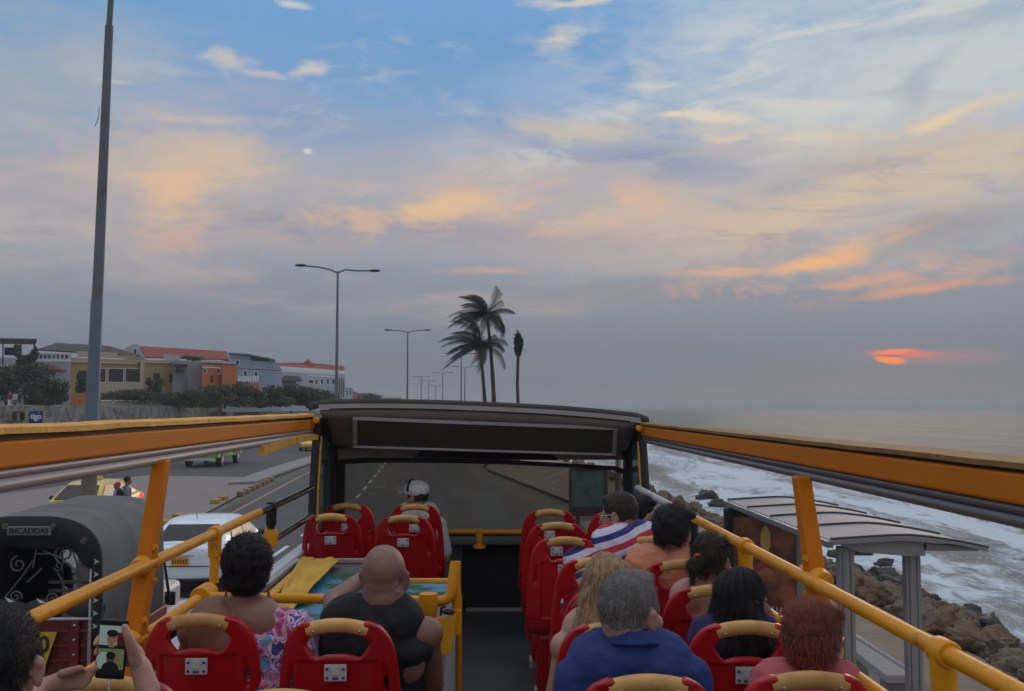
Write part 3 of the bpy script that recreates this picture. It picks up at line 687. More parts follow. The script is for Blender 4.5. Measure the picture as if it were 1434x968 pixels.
b = MB(); b.prism([(-1.12, 4.55, ZH+.002), (-.62, 4.62, ZH+.002), (-.62, 5.30, ZH+.002), (-.21, 5.34, ZH+.002), (-.20, 5.80, ZH+.002), (-.72, 5.92, ZH+.002), (-.78, 6.2, ZH+.002), (-1.12, 6.2, ZH+.002)], (0,0,.006)); b.build('printed_map', mapm, ho, smooth=False)
b = MB(); b.bar((-.70, 5.87, ZH+.018), (-.17, 5.85, ZH+.018), .03, .03); b.build('hood_edge', M['worn_yellow'], ho, smooth=False, bevel=.006)
b = MB(); b.bar((-1.25, 6.62, ZH+.02), (-.70, 6.62, ZH+.02), .03, .03); b.bar((-1.24, 4.45, ZH+.02), (-1.24, 6.62, ZH+.02), .035, .03); b.build('hood_trim', M['greytrim'], ho, smooth=False, bevel=.006)
b = MB(); b.bar((-1.12, 4.4, ZH+.03), (-1.15, 6.6, ZH+.03), .05, .04); b.build('hood_rib', M['worn_yellow'], ho, bevel=.01)
for (x0, x1, y0, y1, nm) in ((-.55, -.175, 4.44, 4.48, 'stair_panel'), (-.20, -.175, 4.48, 5.83, 'stair_panel'), (-1.2, -.55, 4.44, 4.48, 'stair_panel')):
    b = MB(); b.bb((x0, y0, FL), (x1, y1, ZH-.03)); b.build(nm, M['whitepanel'], bus, smooth=False, bevel=.006)
b = MB(); b.tube([(-.155, 5.86, FL), (-.155, 5.86, Z(1.10)), (-.165, 5.86, Z(1.05)), (-.20, 5.86, Z(1.03))], .016, 10); b.build('hood_corner_tube', M['yellow'], bus)
gy = 4.40
rail(arc_join((XL+.02, gy+.17, Z(.855)), (-.155, gy-.02, Z(.845)), (-.135, gy+.02, Z(.68)), r=.05), .0225, nm='guard_rail')
b = MB(); b.tube([(-.132, gy+.02, Z(.68)), (-.132, gy+.02, Z(.98))], [.021,.018], 12); b.tube([(-.135, gy+.02, Z(.89)), (-.135, gy+.02, Z(.99))], .028, 14); b.build('guard_stanchion', M['yellow'], bus)
b = MB(); b.tube([(-.25, gy-.02, Z(.81)), (-.25, gy-.02, Z(.85)), (-.25, gy-.02, Z(.95)), (-.25, gy-.02, Z(.96)), (-.25, gy-.02, Z(1.25))], [.040,.043,.030,.022,.022], 16); b.build('guard_post', M['yellow'], bus)
# yellow folding plate
b = MB(); pl = [P(609,866,gy-.05), P(639,862,gy-.05), P(634,905,gy-.05), P(630,916,gy-.05), P(613,921,gy-.05), P(610,905,gy-.05)]
b.prism(pl, (0, .02, 0)); b.build('folding_plate', mat('bright_yellow_paint', (.86,.42,.02), .35, vary=.06), bus, smooth=False, bevel=.004)
b = MB(); b.ell(P(628,857,gy-.04), (.03,.02,.012)); b.tube([P(617,862,gy-.04), P(618,852,gy-.04), P(624,849,gy-.04)], .006, 6); b.build('latch', M['black'], bus)
# yellow tarpaulin draped over the hood: a thing lying on it
gN = 26; vs = []
q00 = P(420,788,6.5); q10 = P(478,784,6.5); q01 = P(374,868,4.7); q11 = P(404,858,4.75)
for j in range(gN+1):
    for i in range(gN+1):
        u_, v_ = i/gN, j/gN
        p = (q00.lerp(q10, u_)).lerp(q01.lerp(q11, u_), v_)
        base = Vector((p.x, p.y, ZH+.028)); 
        zz = .035*abs(math.sin(u_*7+v_*3+2*noise.noise(Vector((u_*2,v_*2,0)))))*(.4+.6*v_)+.02*noise.noise(Vector((u_*5, v_*6, 3)))
        vs.append(base+Vector((0,0,zz+.02)))
b = MB(); b.add(vs, [(j*(gN+1)+i, j*(gN+1)+i+1, (j+1)*(gN+1)+i+1, (j+1)*(gN+1)+i) for j in range(gN) for i in range(gN)])
o = b.build('tarpaulin', M['tarp_yellow'], ang=180); so = o.modifiers.new('s', 'SOLIDIFY'); so.thickness = .004
tag(o, 'folded yellow tarpaulin draped over the stair hood behind the guard rail', 'tarpaulin')
# ================================================================== SEATS
def shell_mesh():
    cu = bpy.data.curves.new('shell', 'CURVE'); cu.dimensions = '2D'; cu.fill_mode = 'BOTH'; cu.extrude = .013; cu.bevel_depth = .009; cu.bevel_resolution = 2
    def spl(pts):
        n = len(pts); cr = []
        for i in range(n):   # Catmull-Rom to poly
            p0, p1, p2, p3 = (Vector(pts[(i+k-1) % n]) for k in range(4))
            for t in (0, .25, .5, .75):
                cr.append(.5*((2*p1)+(-p0+p2)*t+(2*p0-5*p1+4*p2-p3)*t*t+(-p0+3*p1-3*p2+p3)*t**3))
        s = cu.splines.new('POLY'); s.points.add(len(cr)-1); s.use_cyclic_u = True
        for pt, c in zip(s.points, cr): pt.co = (c.x, c.y, 0, 1)
    half = [(.035,-.137),(.074,-.149),(.092,-.138),(.118,-.100),(.118,-.078),(.098,-.056),(.094,-.040),(.099,-.020),(.118,-.024),(.150,-.046),(.180,-.095),(.196,-.17),(.206,-.27),(.213,-.38),(.217,-.48),(.215,-.56),(.205,-.605),(.14,-.625),(.05,-.63)]
    spl(half+[(-x, z) for x, z in reversed(half)])
    for s_ in (1, -1):
        spl([(s_*x, z) for x, z in [(.152,-.150),(.170,-.158),(.180,-.20),(.184,-.26),(.178,-.285),(.160,-.285),(.152,-.25),(.148,-.19)]])
    ob = bpy.data.objects.new('tmp', cu); COL.objects.link(ob)
    me = bpy.data.meshes.new_from_object(ob.evaluated_get(bpy.context.evaluated_depsgraph_get())); bpy.data.objects.remove(ob)
    ob = bpy.data.objects.new('tmp', me); COL.objects.link(ob)
    rm = ob.modifiers.new('r', 'REMESH'); rm.mode = 'VOXEL'; rm.voxel_size = .0062; sm_ = ob.modifiers.new('s', 'SMOOTH'); sm_.iterations = 3; sm_.factor = .5
    me2 = bpy.data.meshes.new_from_object(ob.evaluated_get(bpy.context.evaluated_depsgraph_get())); bpy.data.objects.remove(ob)
    for v in me2.vertices:   # curve plane XY -> seat XZ; bend the wings forward; raise centre panel ridge
        x, z, th = v.co.x, v.co.y, v.co.z
        y = -th + 1.15*x*x*(1 if z < -.03 else .8) + .0
        inner = abs(x) < .135 and -.47 < z < -.15
        if inner and th > 0: y += .010
        if z < -.47: y += (-z-.47)*.35
        y += -z*.0
        v.co = (x, y+.14*(-z)*1.0-.0, z)
    return me2
def tilt(z): return -z*.14
sh_me = shell_mesh()
def make_seat():
    root = empty('passenger_seat', (0,0,0), 'x', 'seat')
    o = link('seat_back', sh_me, M['red'], root, True, 0, True, 180); o.location = (0,0,.96)
    # grip handle
    b = MB(); pts = []
    for k in range(15):
        t = k/14*2-1; x = .104*t; pts.append(Vector((x, .0+.92*x*x+.004, .96-.022-.018*t*t)))
    b.tube(pts, [.0235]+[.0250]*13+[.0235], 16, 1.0); vs2 = b.v
    h_ = b.build('handle', M['tan'], root, local=True, bevel=0)
    b = MB()
    for x in (-.080, .080): b.ell((x, -.021+.9*x*x, .96-.030-.016*(x/.1)**2), (.005,.004,.005), u=8, v=6)
    b.build('screw', M['chrome'], h_, local=True)
    # device on the back
    c = Vector((-.004, .004, .96-.185))
    b = MB(); b.box(c, (.078, .012, .058)); dv = b.build('audio_panel', M['silver'], root, smooth=False, bevel=.003, local=True)
    b = MB(); b.box(c+Vector((0, -.0075, .008)), (.026, .004, .026)); b.build('screen', M['lcd'], dv, smooth=False, local=True)
    for dx in (-.028, .028):
        for dz in (-.016, .014): b = MB(); b.tube([c+Vector((dx, -.005, dz)), c+Vector((dx, -.0095, dz))], .0052, 10); b.build('button', M['darkblue'], dv, local=True)
    b = MB(); b.box(c+Vector((0,-.0072,-.018)), (.022,.003,.008)); b.build('jack', M['darkblue'], dv, local=True)
    # seat pan and skirt
    b = MB(); rings = []
    for k in range(9):
        t = k/8; y = .06+.40*t; w = .205+.01*math.sin(t*3); zc = .44+.03*t*t+(.03 if t < .1 else 0); 
        ring = []
        for a in range(20):
            th = 2*math.pi*a/20; cxx = math.copysign(abs(math.cos(th))**.4, math.cos(th)); szz = math.copysign(abs(math.sin(th))**.6, math.sin(th))
            ring.append(Vector((w*cxx, y, zc-.03+.035*szz+.03*abs(cxx)**6)))
        rings.append(ring)
    b.ring_loft(rings); b.build('seat_pan', M['red'], root, ang=60, local=True)
    b = MB(); b.bb((-.19, .10, .30), (.19, .34, .41)); b.bb((-.16, .08, .05), (-.03, .30, .40)); b.bb((.03, .08, .05), (.16, .30, .40)); b.build('seat_skirt', M['red'], root, smooth=False, bevel=.03, local=True)
    b = MB(); b.bb((-.17, .12, 0), (.17, .26, .06)); b.build('pedestal', M['liner'], root, smooth=False, bevel=.01, local=True)
    return root
seat0 = make_seat(); used = [False]
SEATS = [ # x, handle y px (height below cam fixed .74), label, group
 (-1.07, 7.72, 'red seat with tan grip at the far left under the roof, nobody in it'),
 (-.545, 7.66, 'red seat with the white capped passenger, front row beside the aisle'),
 (-1.076, 6.98, 'empty red seat by the left quarter window, second from the front'),
 (-.563, 6.86, 'empty red seat right behind the passenger in the white cap'),
 (-1.03, 3.63, 'red seat back of the woman with the flowered top'),
 (-.52, 3.53, 'red seat back behind the bald man in the black top'),
 (-1.04, 2.80, 'seat at the lower left whose tan grip shows behind the phone'),
 (-.535, 2.66, 'seat whose tan grip just enters at the bottom behind the flowered top and bald man'),
 (.464, 7.23, 'farthest red aisle seat on the sea side, in front of the dash rail'),
 (.458, 6.42, 'red aisle seat on the sea side, second from the front'),
 (.453, 5.70, 'red aisle seat level with the man in the striped shirt'),
 (.545, 4.92, 'red aisle seat just ahead of the blonde woman by one empty row'),
 (.525, 4.12, 'red aisle seat directly in front of the blonde woman'),
 (.45, 3.46, 'red seat of the blonde woman, right ahead of the man in the blue shirt'),
 (.448, 2.78, 'red seat of the man in the blue collared shirt'),
 (.93, 7.1, 'farthest window seat on the sea side, ahead of the striped shirt'),
 (.93, 6.42, 'red window seat beside the dark haired passenger near the windscreen'),
 (.93, 5.70, 'red seat of the man in the striped shirt'),
 (.95, 4.84, 'red seat of the man in the orange shirt'),
 (.945, 4.15, 'red seat of the woman with the orange hair tie'),
 (.905, 3.46, 'red seat of the woman with long black hair'),
 (.908, 2.80, 'red seat of the woman with short red hair'),
]
for i, (x, y, lab) in enumerate(SEATS):
    s = seat0 if i == 0 else copy_tree(seat0)
    s.location = (x, y, FL); s['label'] = lab; s['group'] = 'red passenger seats on the upper deck'
    s.rotation_euler.z = random.uniform(-.015, .015)
# ================================================================== STREET LAMPS
M['lampgrey'] = mat('lamp_post_grey', (.14,.15,.17), .6, vary=.2, vscale=2, dirt=((.08,.07,.06), .4, 3))
M['lampdark'] = mat('lamp_dark', (.05,.05,.055), .6)
M['concpost'] = mat('post_concrete', (.20,.16,.13), .9, vary=.3, vscale=5)
def lamp(px, ytop, Y, h_above, label, arms=(1, 1), armw=1.9, r=.10, base=None):
    q = P(px, ytop, Y); top = q.z
    bp = Vector((q.x, Y, 0)); root = empty('street_lamp', bp, label, 'street lamp', 'double armed street lamps along the median')
    b = MB(); b.tube([(q.x, Y, 0), (q.x, Y, top*.5), (q.x, Y, top)], [r, r*.78, r*.5], 12); b.build('pole', M['lampgrey'], root)
    for s_, w in ((-1, arms[0]), (1, arms[1])):
        if not w: continue
        b = MB(); b.tube([(q.x, Y, top-.1), (q.x+s_*armw*.25, Y, top+.10), (q.x+s_*armw*.6, Y, top+.16*w), (q.x+s_*armw, Y, top+.2*w)], r*.42, 8); a = b.build('arm', M['lampgrey'], root)
        b = MB(); b.ell((q.x+s_*(armw+.28), Y, top+.22*w), (.36, .15, .09)); b.build('lamp_head', M['lampdark'], root)
    return root
lamp(473, 380, 60, 8, 'nearest whole double armed street lamp, over the white building', (1.6, .2), 1.95, .12)
lamp(571, 465, 108, 8, 'middle sized double armed street lamp between the tallest one and the palms', (1, 1), 1.9, .13)
lamp(646, 497, 152, 8, 'double armed street lamp partly hidden by the palm fronds', (1, 1), 1.9, .14)
lamp(651, 515, 190, 8, 'smaller street lamp just behind the palm crown', (1, 1), 1.9, .15)
lamp(620, 523, 240, 8, 'small double armed street lamp left of the palms', (1, 1), 1.9, .16)
lamp(600, 534, 310, 8, 'tiny street lamp between the middle one and the palms', (1, 1), 1.9, .17)
lamp(590, 528, 285, 8, 'tiny street lamp nearest the middle lamp on the skyline', (1, 1), 1.9, .17)
lamp(610, 541, 390, 8, 'faintest street lamp far down the road', (1, 1), 1.9, .18)
lx0 = P(130, 590, 17.6); root = empty('street_lamp', (lx0.x, 17.6, 0), 'tall thick grey lamp post standing beside the canvas jeep, its top out of the picture', 'street lamp')
t = P(154, 0, 17.6); s0 = P(126, 640, 17.6); b = MB(); k1 = P(136, 420, 17.6); k2 = P(137.5, 395, 17.6); k3 = P(153, 36, 17.6)
zz = Vector((s0.x-.02, 17.6, 0))
b.tube([s0, k1], [.118, .102], 16); b.build('lower_pole', mat('blue_grey_paint', (.14,.18,.24), .5, vary=.15, vscale=2, dirt=((.09,.1,.11), .4, 4)), root)
b = MB(); b.tube([k1, k2, k3, k3+Vector((0,0,.001)), t+Vector((.05,0,.9))], [.094,.092,.070,.052,.048], 14); b.build('pole', M['lampgrey'], root)
b = MB(); b.tube([zz, s0], [.155, .125], 16); b.build('post_footing', M['concpost'], root)
b = MB(); b.tube([P(139,150,17.6), P(138,165,17.6), P(133,177,17.6)], .006, 5); b.build('loose_wire', M['lampdark'], root)
tt = t+Vector((.05,0,.9)); b = MB(); b.tube([tt, tt+Vector((-.5,0,.2)), tt+Vector((-2,0,.4))], .04, 8); b.ell(tt+Vector((-2.3,0,.42)), (.36,.15,.09)); b.build('arm', M['lampgrey'], root)
# median blocks painted yellow
blk = mat('yellow_block_paint', (.42,.24,.055), .8, vary=.3, vscale=4, dirt=((.13,.10,.07), .48, 6)); blk2 = mat('faded_block', (.34,.20,.11), .85, vary=.3, vscale=5, dirt=((.12,.10,.08), .5, 6))
bn = 0
for (p0, p1, n_, w) in (((205,752),(258,722),3,.85),((296,708),(318,698),2,.7),((333,696),(382,672),7,.42)):
    a = PZ(*p0, 0); c = PZ(*p1, 0)
    for k in range(n_):
        q = a.lerp(c, (k+.5)/n_); b = MB(); dd = (c-a).normalized()
        lab = {3:'yellow painted kerb block in the near row beside the white car',2:'yellow kerb block of the pair between the two longer rows',7:'faded yellow kerb block in the far closely spaced row'}[n_]
        b.box(q+Vector((0,0,.09)), (.30, w, .19), rotto((dd.x, dd.y, 0)) @ Matrix.Rotation(R(90), 4, 'X') if False else Matrix.Rotation(math.atan2(-dd.x, dd.y), 4, 'Z'))
        tag(b.build('kerb_block', blk if n_ != 7 else blk2, None, False, .03), lab, 'kerb block', 'yellow kerb blocks '+str(n_))
# ================================================================== CARS
def car(name, label, loc, rz, paint, glassm, taxi=False, Lc=4.35, W=1.70, Hh=1.48):
    root = empty(name, loc, label, 'taxi' if taxi else 'car', None, rz)
    hw = W/2
    # stations: y (rear=-), half width, z bottom, z sill, belt z, (roof info)
    st = [(-Lc/2, .70, .46, .60, .96), (-Lc/2+.05, .80, .38, .58, 1.04), (-Lc/2+.25, .84, .35, .58, 1.07), (-Lc/2+.7, .85, .30, .55, 1.05), (-.6, .85, .24, .5, .98), (.4, .85, .24, .5, .95),
          (1.0, .845, .20, .5, .93), (1.5, .82, .22, .5, .86), (1.9, .76, .26, .5, .78), (Lc/2, .60, .34, .48, .66)]
    rings = []
    for y, w, zb, zm, zt in st:
        w *= W/1.7
        half = [(0, zb), (w*.86, zb), (w*.97, zb+.08), (w, zm), (w*.99, zm+.18), (w*.955, zt-.10), (w*.88, zt-.02), (w*.5, zt+.015), (0, zt+.02)]
        rings.append([Vector((x, y, z)) for x, z in half]+[Vector((-x, y, z)) for x, z in reversed(half[1:-1])])
    b = MB(); b.ring_loft(rings); body = b.build('body', paint, root, ang=40, local=True); sb = body.modifiers.new('sub', 'SUBSURF'); sb.levels = 1; sb.render_levels = 2
    # greenhouse
    gs = [(-1.72, .60, 1.035, .0), (-1.10, .58, 0, Hh-.08), (-.75, .60, 0, Hh-.01), (-.1, .61, 0, Hh), (.35, .60, 0, Hh-.03), (.62, .57, 0, Hh-.10), (1.32, .62, .93, 0)]
    def g_sec(y, wr, zt):
        t_ = (zt-.95)/(Hh-.95); wb = hw*.90; w = wb+(wr-wb)*max(0, min(1, t_))
        return w
    rings = []
    for y, wr, zlow, zt in gs:
        z = zt if zt else zlow+.02; w = g_sec(y, wr*W/1.7, z); wb = hw*.90
        zb = .90
        rings.append([Vector((wb, y, zb)), Vector((w+(.0), y, z-.045 if zt else z-.01)), Vector((w*.88, y, z-.005)), Vector((w*.4, y, z+.012)), Vector((-w*.4, y, z+.012)), Vector((-w*.88, y, z-.005)), Vector((-w, y, z-.045 if zt else z-.01)), Vector((-wb, y, zb))])
    b = MB(); b.ring_loft(rings); b.build('roof', paint, root, ang=50, local=True)
    def patch(nm, pts, off=.006, m=None):
        pts = [Vector(p) for p in pts]; n_ = (pts[1]-pts[0]).cross(pts[2]-pts[0]).normalized()
        if n_.dot(pts[0]-Vector((0,0,.8))) < 0: n_ = -n_
        bb = MB(); bb.add([p+n_*off for p in pts], [tuple(range(len(pts)))]); return bb.build(nm, m or glassm, root, smooth=False, local=True)
    # rear window
    def lerp3(a, c, t_): return a[0]+(c[0]-a[0])*t_
    def rp(xf, t_): # rear slope point: t 0 bottom .. 1 top
        y = -1.72+.62*t_; z = 1.045+(Hh-.08+.008-1.045)*t_; w = .77*W/1.7+(.585-.77)*W/1.7*t_; return Vector((xf*w, y-.004, z+.004))
    patch('rear_window', [rp(-.80,.10), rp(.80,.10), rp(.80,.90), rp(-.80,.90)], .012)
    def fp(xf, t_):
        y = 1.32-.70*t_; z = .95+(Hh-.10+.008-.95)*t_; w = .77*W/1.7+(.575-.77)*W/1.7*t_; return Vector((xf*w, y+.004, z+.004))
    patch('windscreen', [fp(.86,.06), fp(-.86,.06), fp(-.86,.95), fp(.86,.95)], .012)
    for s_ in (-1, 1):
        def sp_(y, t_): return Vector((s_*((hw*.90)+((.60*W/1.7)-hw*.90)*t_+.006), y, .92+(Hh-.05-.92)*t_))
        for (ya, yb, yc, yd) in ((-1.20, -.12, -.12, -.88), (-.06, 1.08, .50, -.06)):
            pts = [sp_(ya,.10), sp_(yb,.10), sp_(yc,.86), sp_(yd,.86)]
            if s_ < 0: pts = pts[::-1]
            patch('side_window', pts, .008)
        b = MB(); b.ell((s_*(hw+.11), .72, 1.0), (.10, .05, .07)); b.bar((s_*hw*.9, .74, .95), (s_*(hw+.08), .74, .98), .03, .03); b.build('mirror', M['lampdark'] if not taxi else M['lampdark'], root, local=True)
        for yw in (-1.30, 1.32):
            b = MB(); b.tube([(s_*(hw-.21), yw, .31), (s_*(hw-.0), yw, .31)], .31, 24); wh = b.build('wheel', M['black'], root, bevel=.02, local=True)
            b = MB(); b.tube([(s_*(hw-.03), yw, .31), (s_*(hw+.006), yw, .31)], [.17, .19], 20); b.build('rim', M['chrome'], wh, local=True)
        b = MB(); b.ell((s_*(hw-.10), -Lc/2+.13, .84), (.13, .14, .12), u=14, v=10); b.build('tail_light', mat('tail_light_red', (.55,.02,.02), .2, emit=((1,.08,.05),.9 if s_ < 0 else .9)), root, local=True)
        b = MB(); b.ell((s_*(hw-.26), Lc/2-.16, .66), (.16, .12, .08), u=12, v=8); b.build('headlight', M['silver'], root, local=True)
    b = MB(); b.box((0, -Lc/2-.015, .76), (.34, .02, .17)); pl = b.build('number_plate', mat('plate_orange', (.72,.30,.02), .5), root, smooth=False, local=True)
    b = MB()
    for k in range(6): b.box((-.13+k*.052, -Lc/2-.027, .765), (.026, .006, .075))
    b.build('plate_characters', mat('plate_ink', (.10,.05,.02), .6), pl, smooth=False, local=True)
    b = MB(); b.tube([(-hw*.62, -Lc/2+.035, .66), (-hw*.60, -Lc/2-.01, .665), (hw*.60, -Lc/2-.01, .665), (hw*.62, -Lc/2+.035, .66)], .010, 6); b.build('boot_seam', M['lampdark'], root, local=True)
    b = MB(); b.box((0, -Lc/2+.0, .885), (.55, .03, .035)); b.build('boot_handle', M['silver'], root, local=True, bevel=.008)
    b = MB(); b.tube([(-hw*.7, -Lc/2+.06, .40), (hw*.7, -Lc/2+.06, .40)], .03, 8); b.build('bumper_shadow_line', M['lampdark'], root, local=True)
    b = MB(); b.tube([(0, -.95, Hh-.01), (0, -1.03, Hh+.13)], .008, 5); b.build('aerial', M['black'], root, local=True)
    if taxi:
        b = MB(); b.box((0, -.1, Hh+.07), (.5, .16, .12)); b.build('roof_sign', paint, root, bevel=.03, local=True)
    return root
cg = mat('car_glass', (.010,.018,.022), .18, vary=.1, spec=.35)
q = PZ(294, 812, 0)
car('parked_car', 'pale blue white saloon with red tail light and orange number plate driving beside the bus', (q.x, 22.4, 0), R(1), mat('white_car_paint', (.76,.85,.93), .25, vary=.02, coat=.6), cg, W=1.84)
q = P(104, 700, 31)
car('taxi', 'yellow taxi facing the bus behind the grey canvas jeep', (q.x, 32.4, 0), R(180-2), mat('taxi_yellow', (.72,.50,.06), .3, vary=.03, coat=.5), cg, True, Hh=1.50)
q = P(434, 640, 88)
car('taxi', 'small distant yellow taxi seen beside the dark front post of the bus', (q.x, 89, 0), R(180), mat('taxi_yellow', (.72,.50,.06), .3), cg, True)
# colourful chiva bus (only its lower half shows under the beam)
q = P(279, 652, 64); root = empty('chiva_bus', (q.x, 64, 0), 'green and red wooden sided bus on the opposite road, under the orange beam', 'bus')
bx = q.x; gre = mat('lime_green_paint', (.10,.45,.06), .5, vary=.15); redp = mat('brick_red_paint', (.33,.10,.07), .6, vary=.25, vscale=3); 
b = MB(); b.bb((bx-1.15, 64, .55), (bx+1.15, 70.5, 2.5)); b.build('body', gre, root, smooth=False, bevel=.08)
b = MB(); b.bb((bx-1.2, 63.9, 2.5), (bx+1.2, 70.6, 2.66)); b.build('roof', gre, root, smooth=False, bevel=.05)
for (y0, y1, z0, z1) in ((65.0,66.4,.7,1.35),(67.9,69.2,.7,1.35)):
    b = MB(); b.bb((bx+1.14, y0, z0), (bx+1.18, y1, z1)); b.build('painted_panel', redp, root, smooth=False)
b = MB(); b.bb((bx-.95, 63.95, .6), (bx-.0, 64.05, 1.3)); b.build('painted_panel', redp, root, smooth=False)
b = MB(); b.bb((bx-1.0, 63.93, .42), (bx+1.0, 64.02, .60)); b.build('bumper', M['silver'], root, smooth=False)
for k in range(4):
    b = MB(); b.bb((bx+1.14, 64.6+k*1.5, 1.6), (bx+1.17, 65.7+k*1.5, 2.3)); b.build('window', cg, root, smooth=False)
for x in (bx-1.0, bx+1.0):
    for y in (65.2, 69.3):
        b = MB(); b.tube([(x-.14, y, .48), (x+.16, y, .48)], .48, 20); b.build('wheel', M['black'], root)
        b = MB(); b.tube([(x+.13, y, .48), (x+.18, y, .48)], .22, 14); b.build('rim', M['silver'], root)
# ================================================================== CANVAS JEEP (rear towards us)
JY = 12.0; jl = P(-62, 735, JY).x; jr = P(147, 735, JY).x; jc = (jl+jr)/2; jw = (jr-jl)/2
root = empty('jeep', (jc, JY+1.2, 0), 'old jeep with a grey canvas hood and dark open back, close beside the bus', 'jeep')
canv = mat('grey_canvas', (.135,.140,.132), .85, vary=.22, vscale=2.2, bump=.35, bscale=18, dirt=((.16,.16,.15), .38, 2.4))
canvd = mat('dark_canvas', (.018,.021,.026), .8, vary=.3, vscale=6, bump=.4, bscale=14)
ztop = P(40, 722, JY).z
def arch(y, k=1.0, dz=0, n=22, ext=0):
    pts = []
    zs = 1.05
    for i in range(n+1):
        a = math.pi*i/n; cx_ = math.copysign(abs(math.cos(a))**.62, math.cos(a)); sz_ = abs(math.sin(a))**.80
        pts.append(Vector((jc+cx_*(jw+ext)*k, y, ztop-.62+.62*sz_+dz)))
    return [Vector((jc+(jw+ext)*k*1.03, y, zs))]+pts+[Vector((jc-(jw+ext)*k*1.03, y, zs))]
b = MB(); rings = []; nl = 40
for j in range(nl+1):
    t_ = j/nl; y = JY-.04+2.35*t_; sag = -.030*abs(math.sin(t_*math.pi*4))**.7
    rg = arch(y, (1+sag*.5)*(1-.05*t_), .035*math.sin(t_*math.pi*.55)+sag, 26)
    rings.append([p+Vector((0,0,0))+Vector((.012*noise.noise(Vector((p.x*3, y*3, p.z*3))), 0, .02*noise.noise(Vector((p.x*2.2, y*2.2, 1))))) for p in rg])
b.ring_loft(rings, cap=False, closed=False); o = b.build('canopy', canv, root, ang=180); so = o.modifiers.new('s', 'SOLIDIFY'); so.thickness = .012
# dark valance round the opening
def inner(n=26): 
    pts = []
    for i in range(n+1):
        a = math.pi*i/n; cx_ = math.copysign(abs(math.cos(a))**.62, math.cos(a)); sz_ = abs(math.sin(a))**.80
        f = 1.0
        pts.append(Vector((jc+cx_*(jw-.13), JY-.05, ztop-.85+.50*sz_+.04*math.sin(i*.9))))
    return pts
oi = arch(JY-.055, 1.0, 0, 26)[1:-1]; ii = inner()
b = MB(); n_ = len(oi); b.add(oi+ii, [(k, k+1, n_+k+1, n_+k) for k in range(n_-1)]); o = b.build('rear_valance', canvd, root, ang=180); so = o.modifiers.new('s', 'SOLIDIFY'); so.thickness = .02
for s_ in (-1, 1):
    b = MB(); x = jc+s_*(jw-.07); b.bb((x-.06, JY-.06, 1.05), (x+.06, JY-.02, ztop-.55)); b.build('rear_curtain', canvd, root, smooth=False)
    b = MB(); b.tube([(jc+s_*(jw-.125), JY-.07, 1.0), (jc+s_*(jw-.125), JY-.07, ztop-.62)], .014, 8); b.build('hoop_tube', M['silver'], root)
    b = MB()
    for k in range(6):
        z = 1.25+k*.15; b.add([(jc+s_*(jw-.09), JY-.085, z), (jc+s_*(jw-.02), JY-.085, z+.035), (jc+s_*(jw-.09), JY-.085, z+.07), (jc+s_*(jw-.07), JY-.085, z+.035)], [(0,1,2,3)])
    b.build('tie_tabs', M['silver'], root, smooth=False)
for px in (8, 75, 118): 
    b = MB(); q = P(px, 737 if px < 100 else 757, JY-.1); b.tube([q, q+Vector((0,-.03,0))], .035, 12); b.build('roof_button', mat('button_brown', (.12,.10,.09), .6), root)
# name board
q0 = P(10, 742, JY-.12); q1 = P(72, 745, JY-.12)
b = MB(); bw = (q1-q0).length/2; cc_ = (q0+q1)/2; b.box(cc_, (bw*2, .02, .105)); o = b.build('name_board', mat('board_grey', (.20,.21,.19), .5), root, smooth=False, bevel=.02)
def text(s, size, loc, rot, name, m, parent, ext=.004, bold=0):
    cu = bpy.data.curves.new('t', 'FONT'); cu.body = s; cu.size = size; cu.extrude = ext; cu.align_x = 'CENTER'; cu.align_y = 'CENTER'; cu.offset = bold
    ob = bpy.data.objects.new('t', cu); COL.objects.link(ob); me = bpy.data.meshes.new_from_object(ob.evaluated_get(bpy.context.evaluated_depsgraph_get())); bpy.data.objects.remove(ob)
    mt_ = Matrix.Translation(loc) @ Euler(rot).to_matrix().to_4x4(); me.transform(mt_); return link(name, me, m, parent, False)
text('INCADDAS', .092, cc_+Vector((0,-.014,0)), (R(90),0,0), 'lettering', mat('ink_dark', (.02,.02,.02), .6), o, bold=.002)
# interior: seats, dark side, ornaments
b = MB(); b.bb((jc-jw+.06, JY+.2, .62), (jc+jw-.06, JY+2.2, .70)); b.build('load_floor', M['black'], root, smooth=False)
b = MB(); b.bb((jc-jw+.05, JY+.1, .7), (jc-jw+.42, JY+2.0, 1.15)); b.bb((jc+jw-.42, JY+.1, .7), (jc+jw-.05, JY+2.0, 1.15)); b.build('bench', M['black'], root, smooth=False, bevel=.03)
b = MB(); b.bb((jc-.95, JY+1.6, .8), (jc-.30, JY+1.72, ztop-.35)); b.build('front_seat', M['black'], root, smooth=False, bevel=.05)

b = MB()
for k in range(4):
    z = 1.30+k*.11; b.bar((jc-.15, JY+.9, z), (jc+.72, JY+.9, z), .05, .035)
b.build('rack_bars', mat('bar_grey', (.22,.22,.22), .5), root, smooth=False)
iron = mat('wrought_iron', (.09,.095,.095), .5)
def spiral(c, r, turns, a0, dirn=1, y=JY-.04): return [Vector((c[0]+r*(1-k/40*.82)*math.cos(a0+dirn*turns*2*math.pi*k/40), y, c[1]+r*(1-k/40*.82)*math.sin(a0+dirn*turns*2*math.pi*k/40))) for k in range(41)]
def jp(px, py): q = P(px, py, JY); return (q.x, q.z)
b = MB()
b.tube(spiral(jp(92,775), .115, 1.5, R(-120), -1), .013, 6); b.tube(spiral(jp(28,790), .10, 1.4, R(100), 1), .011, 6)
b.tube(spiral(jp(84,792), .06, 1.3, R(200), 1), .009, 6); b.tube(spiral(jp(24,835), .075, 1.4, R(-20), 1), .011, 6); b.tube(spiral(jp(74,838), .075, 1.4, R(-20), 1), .011, 6)
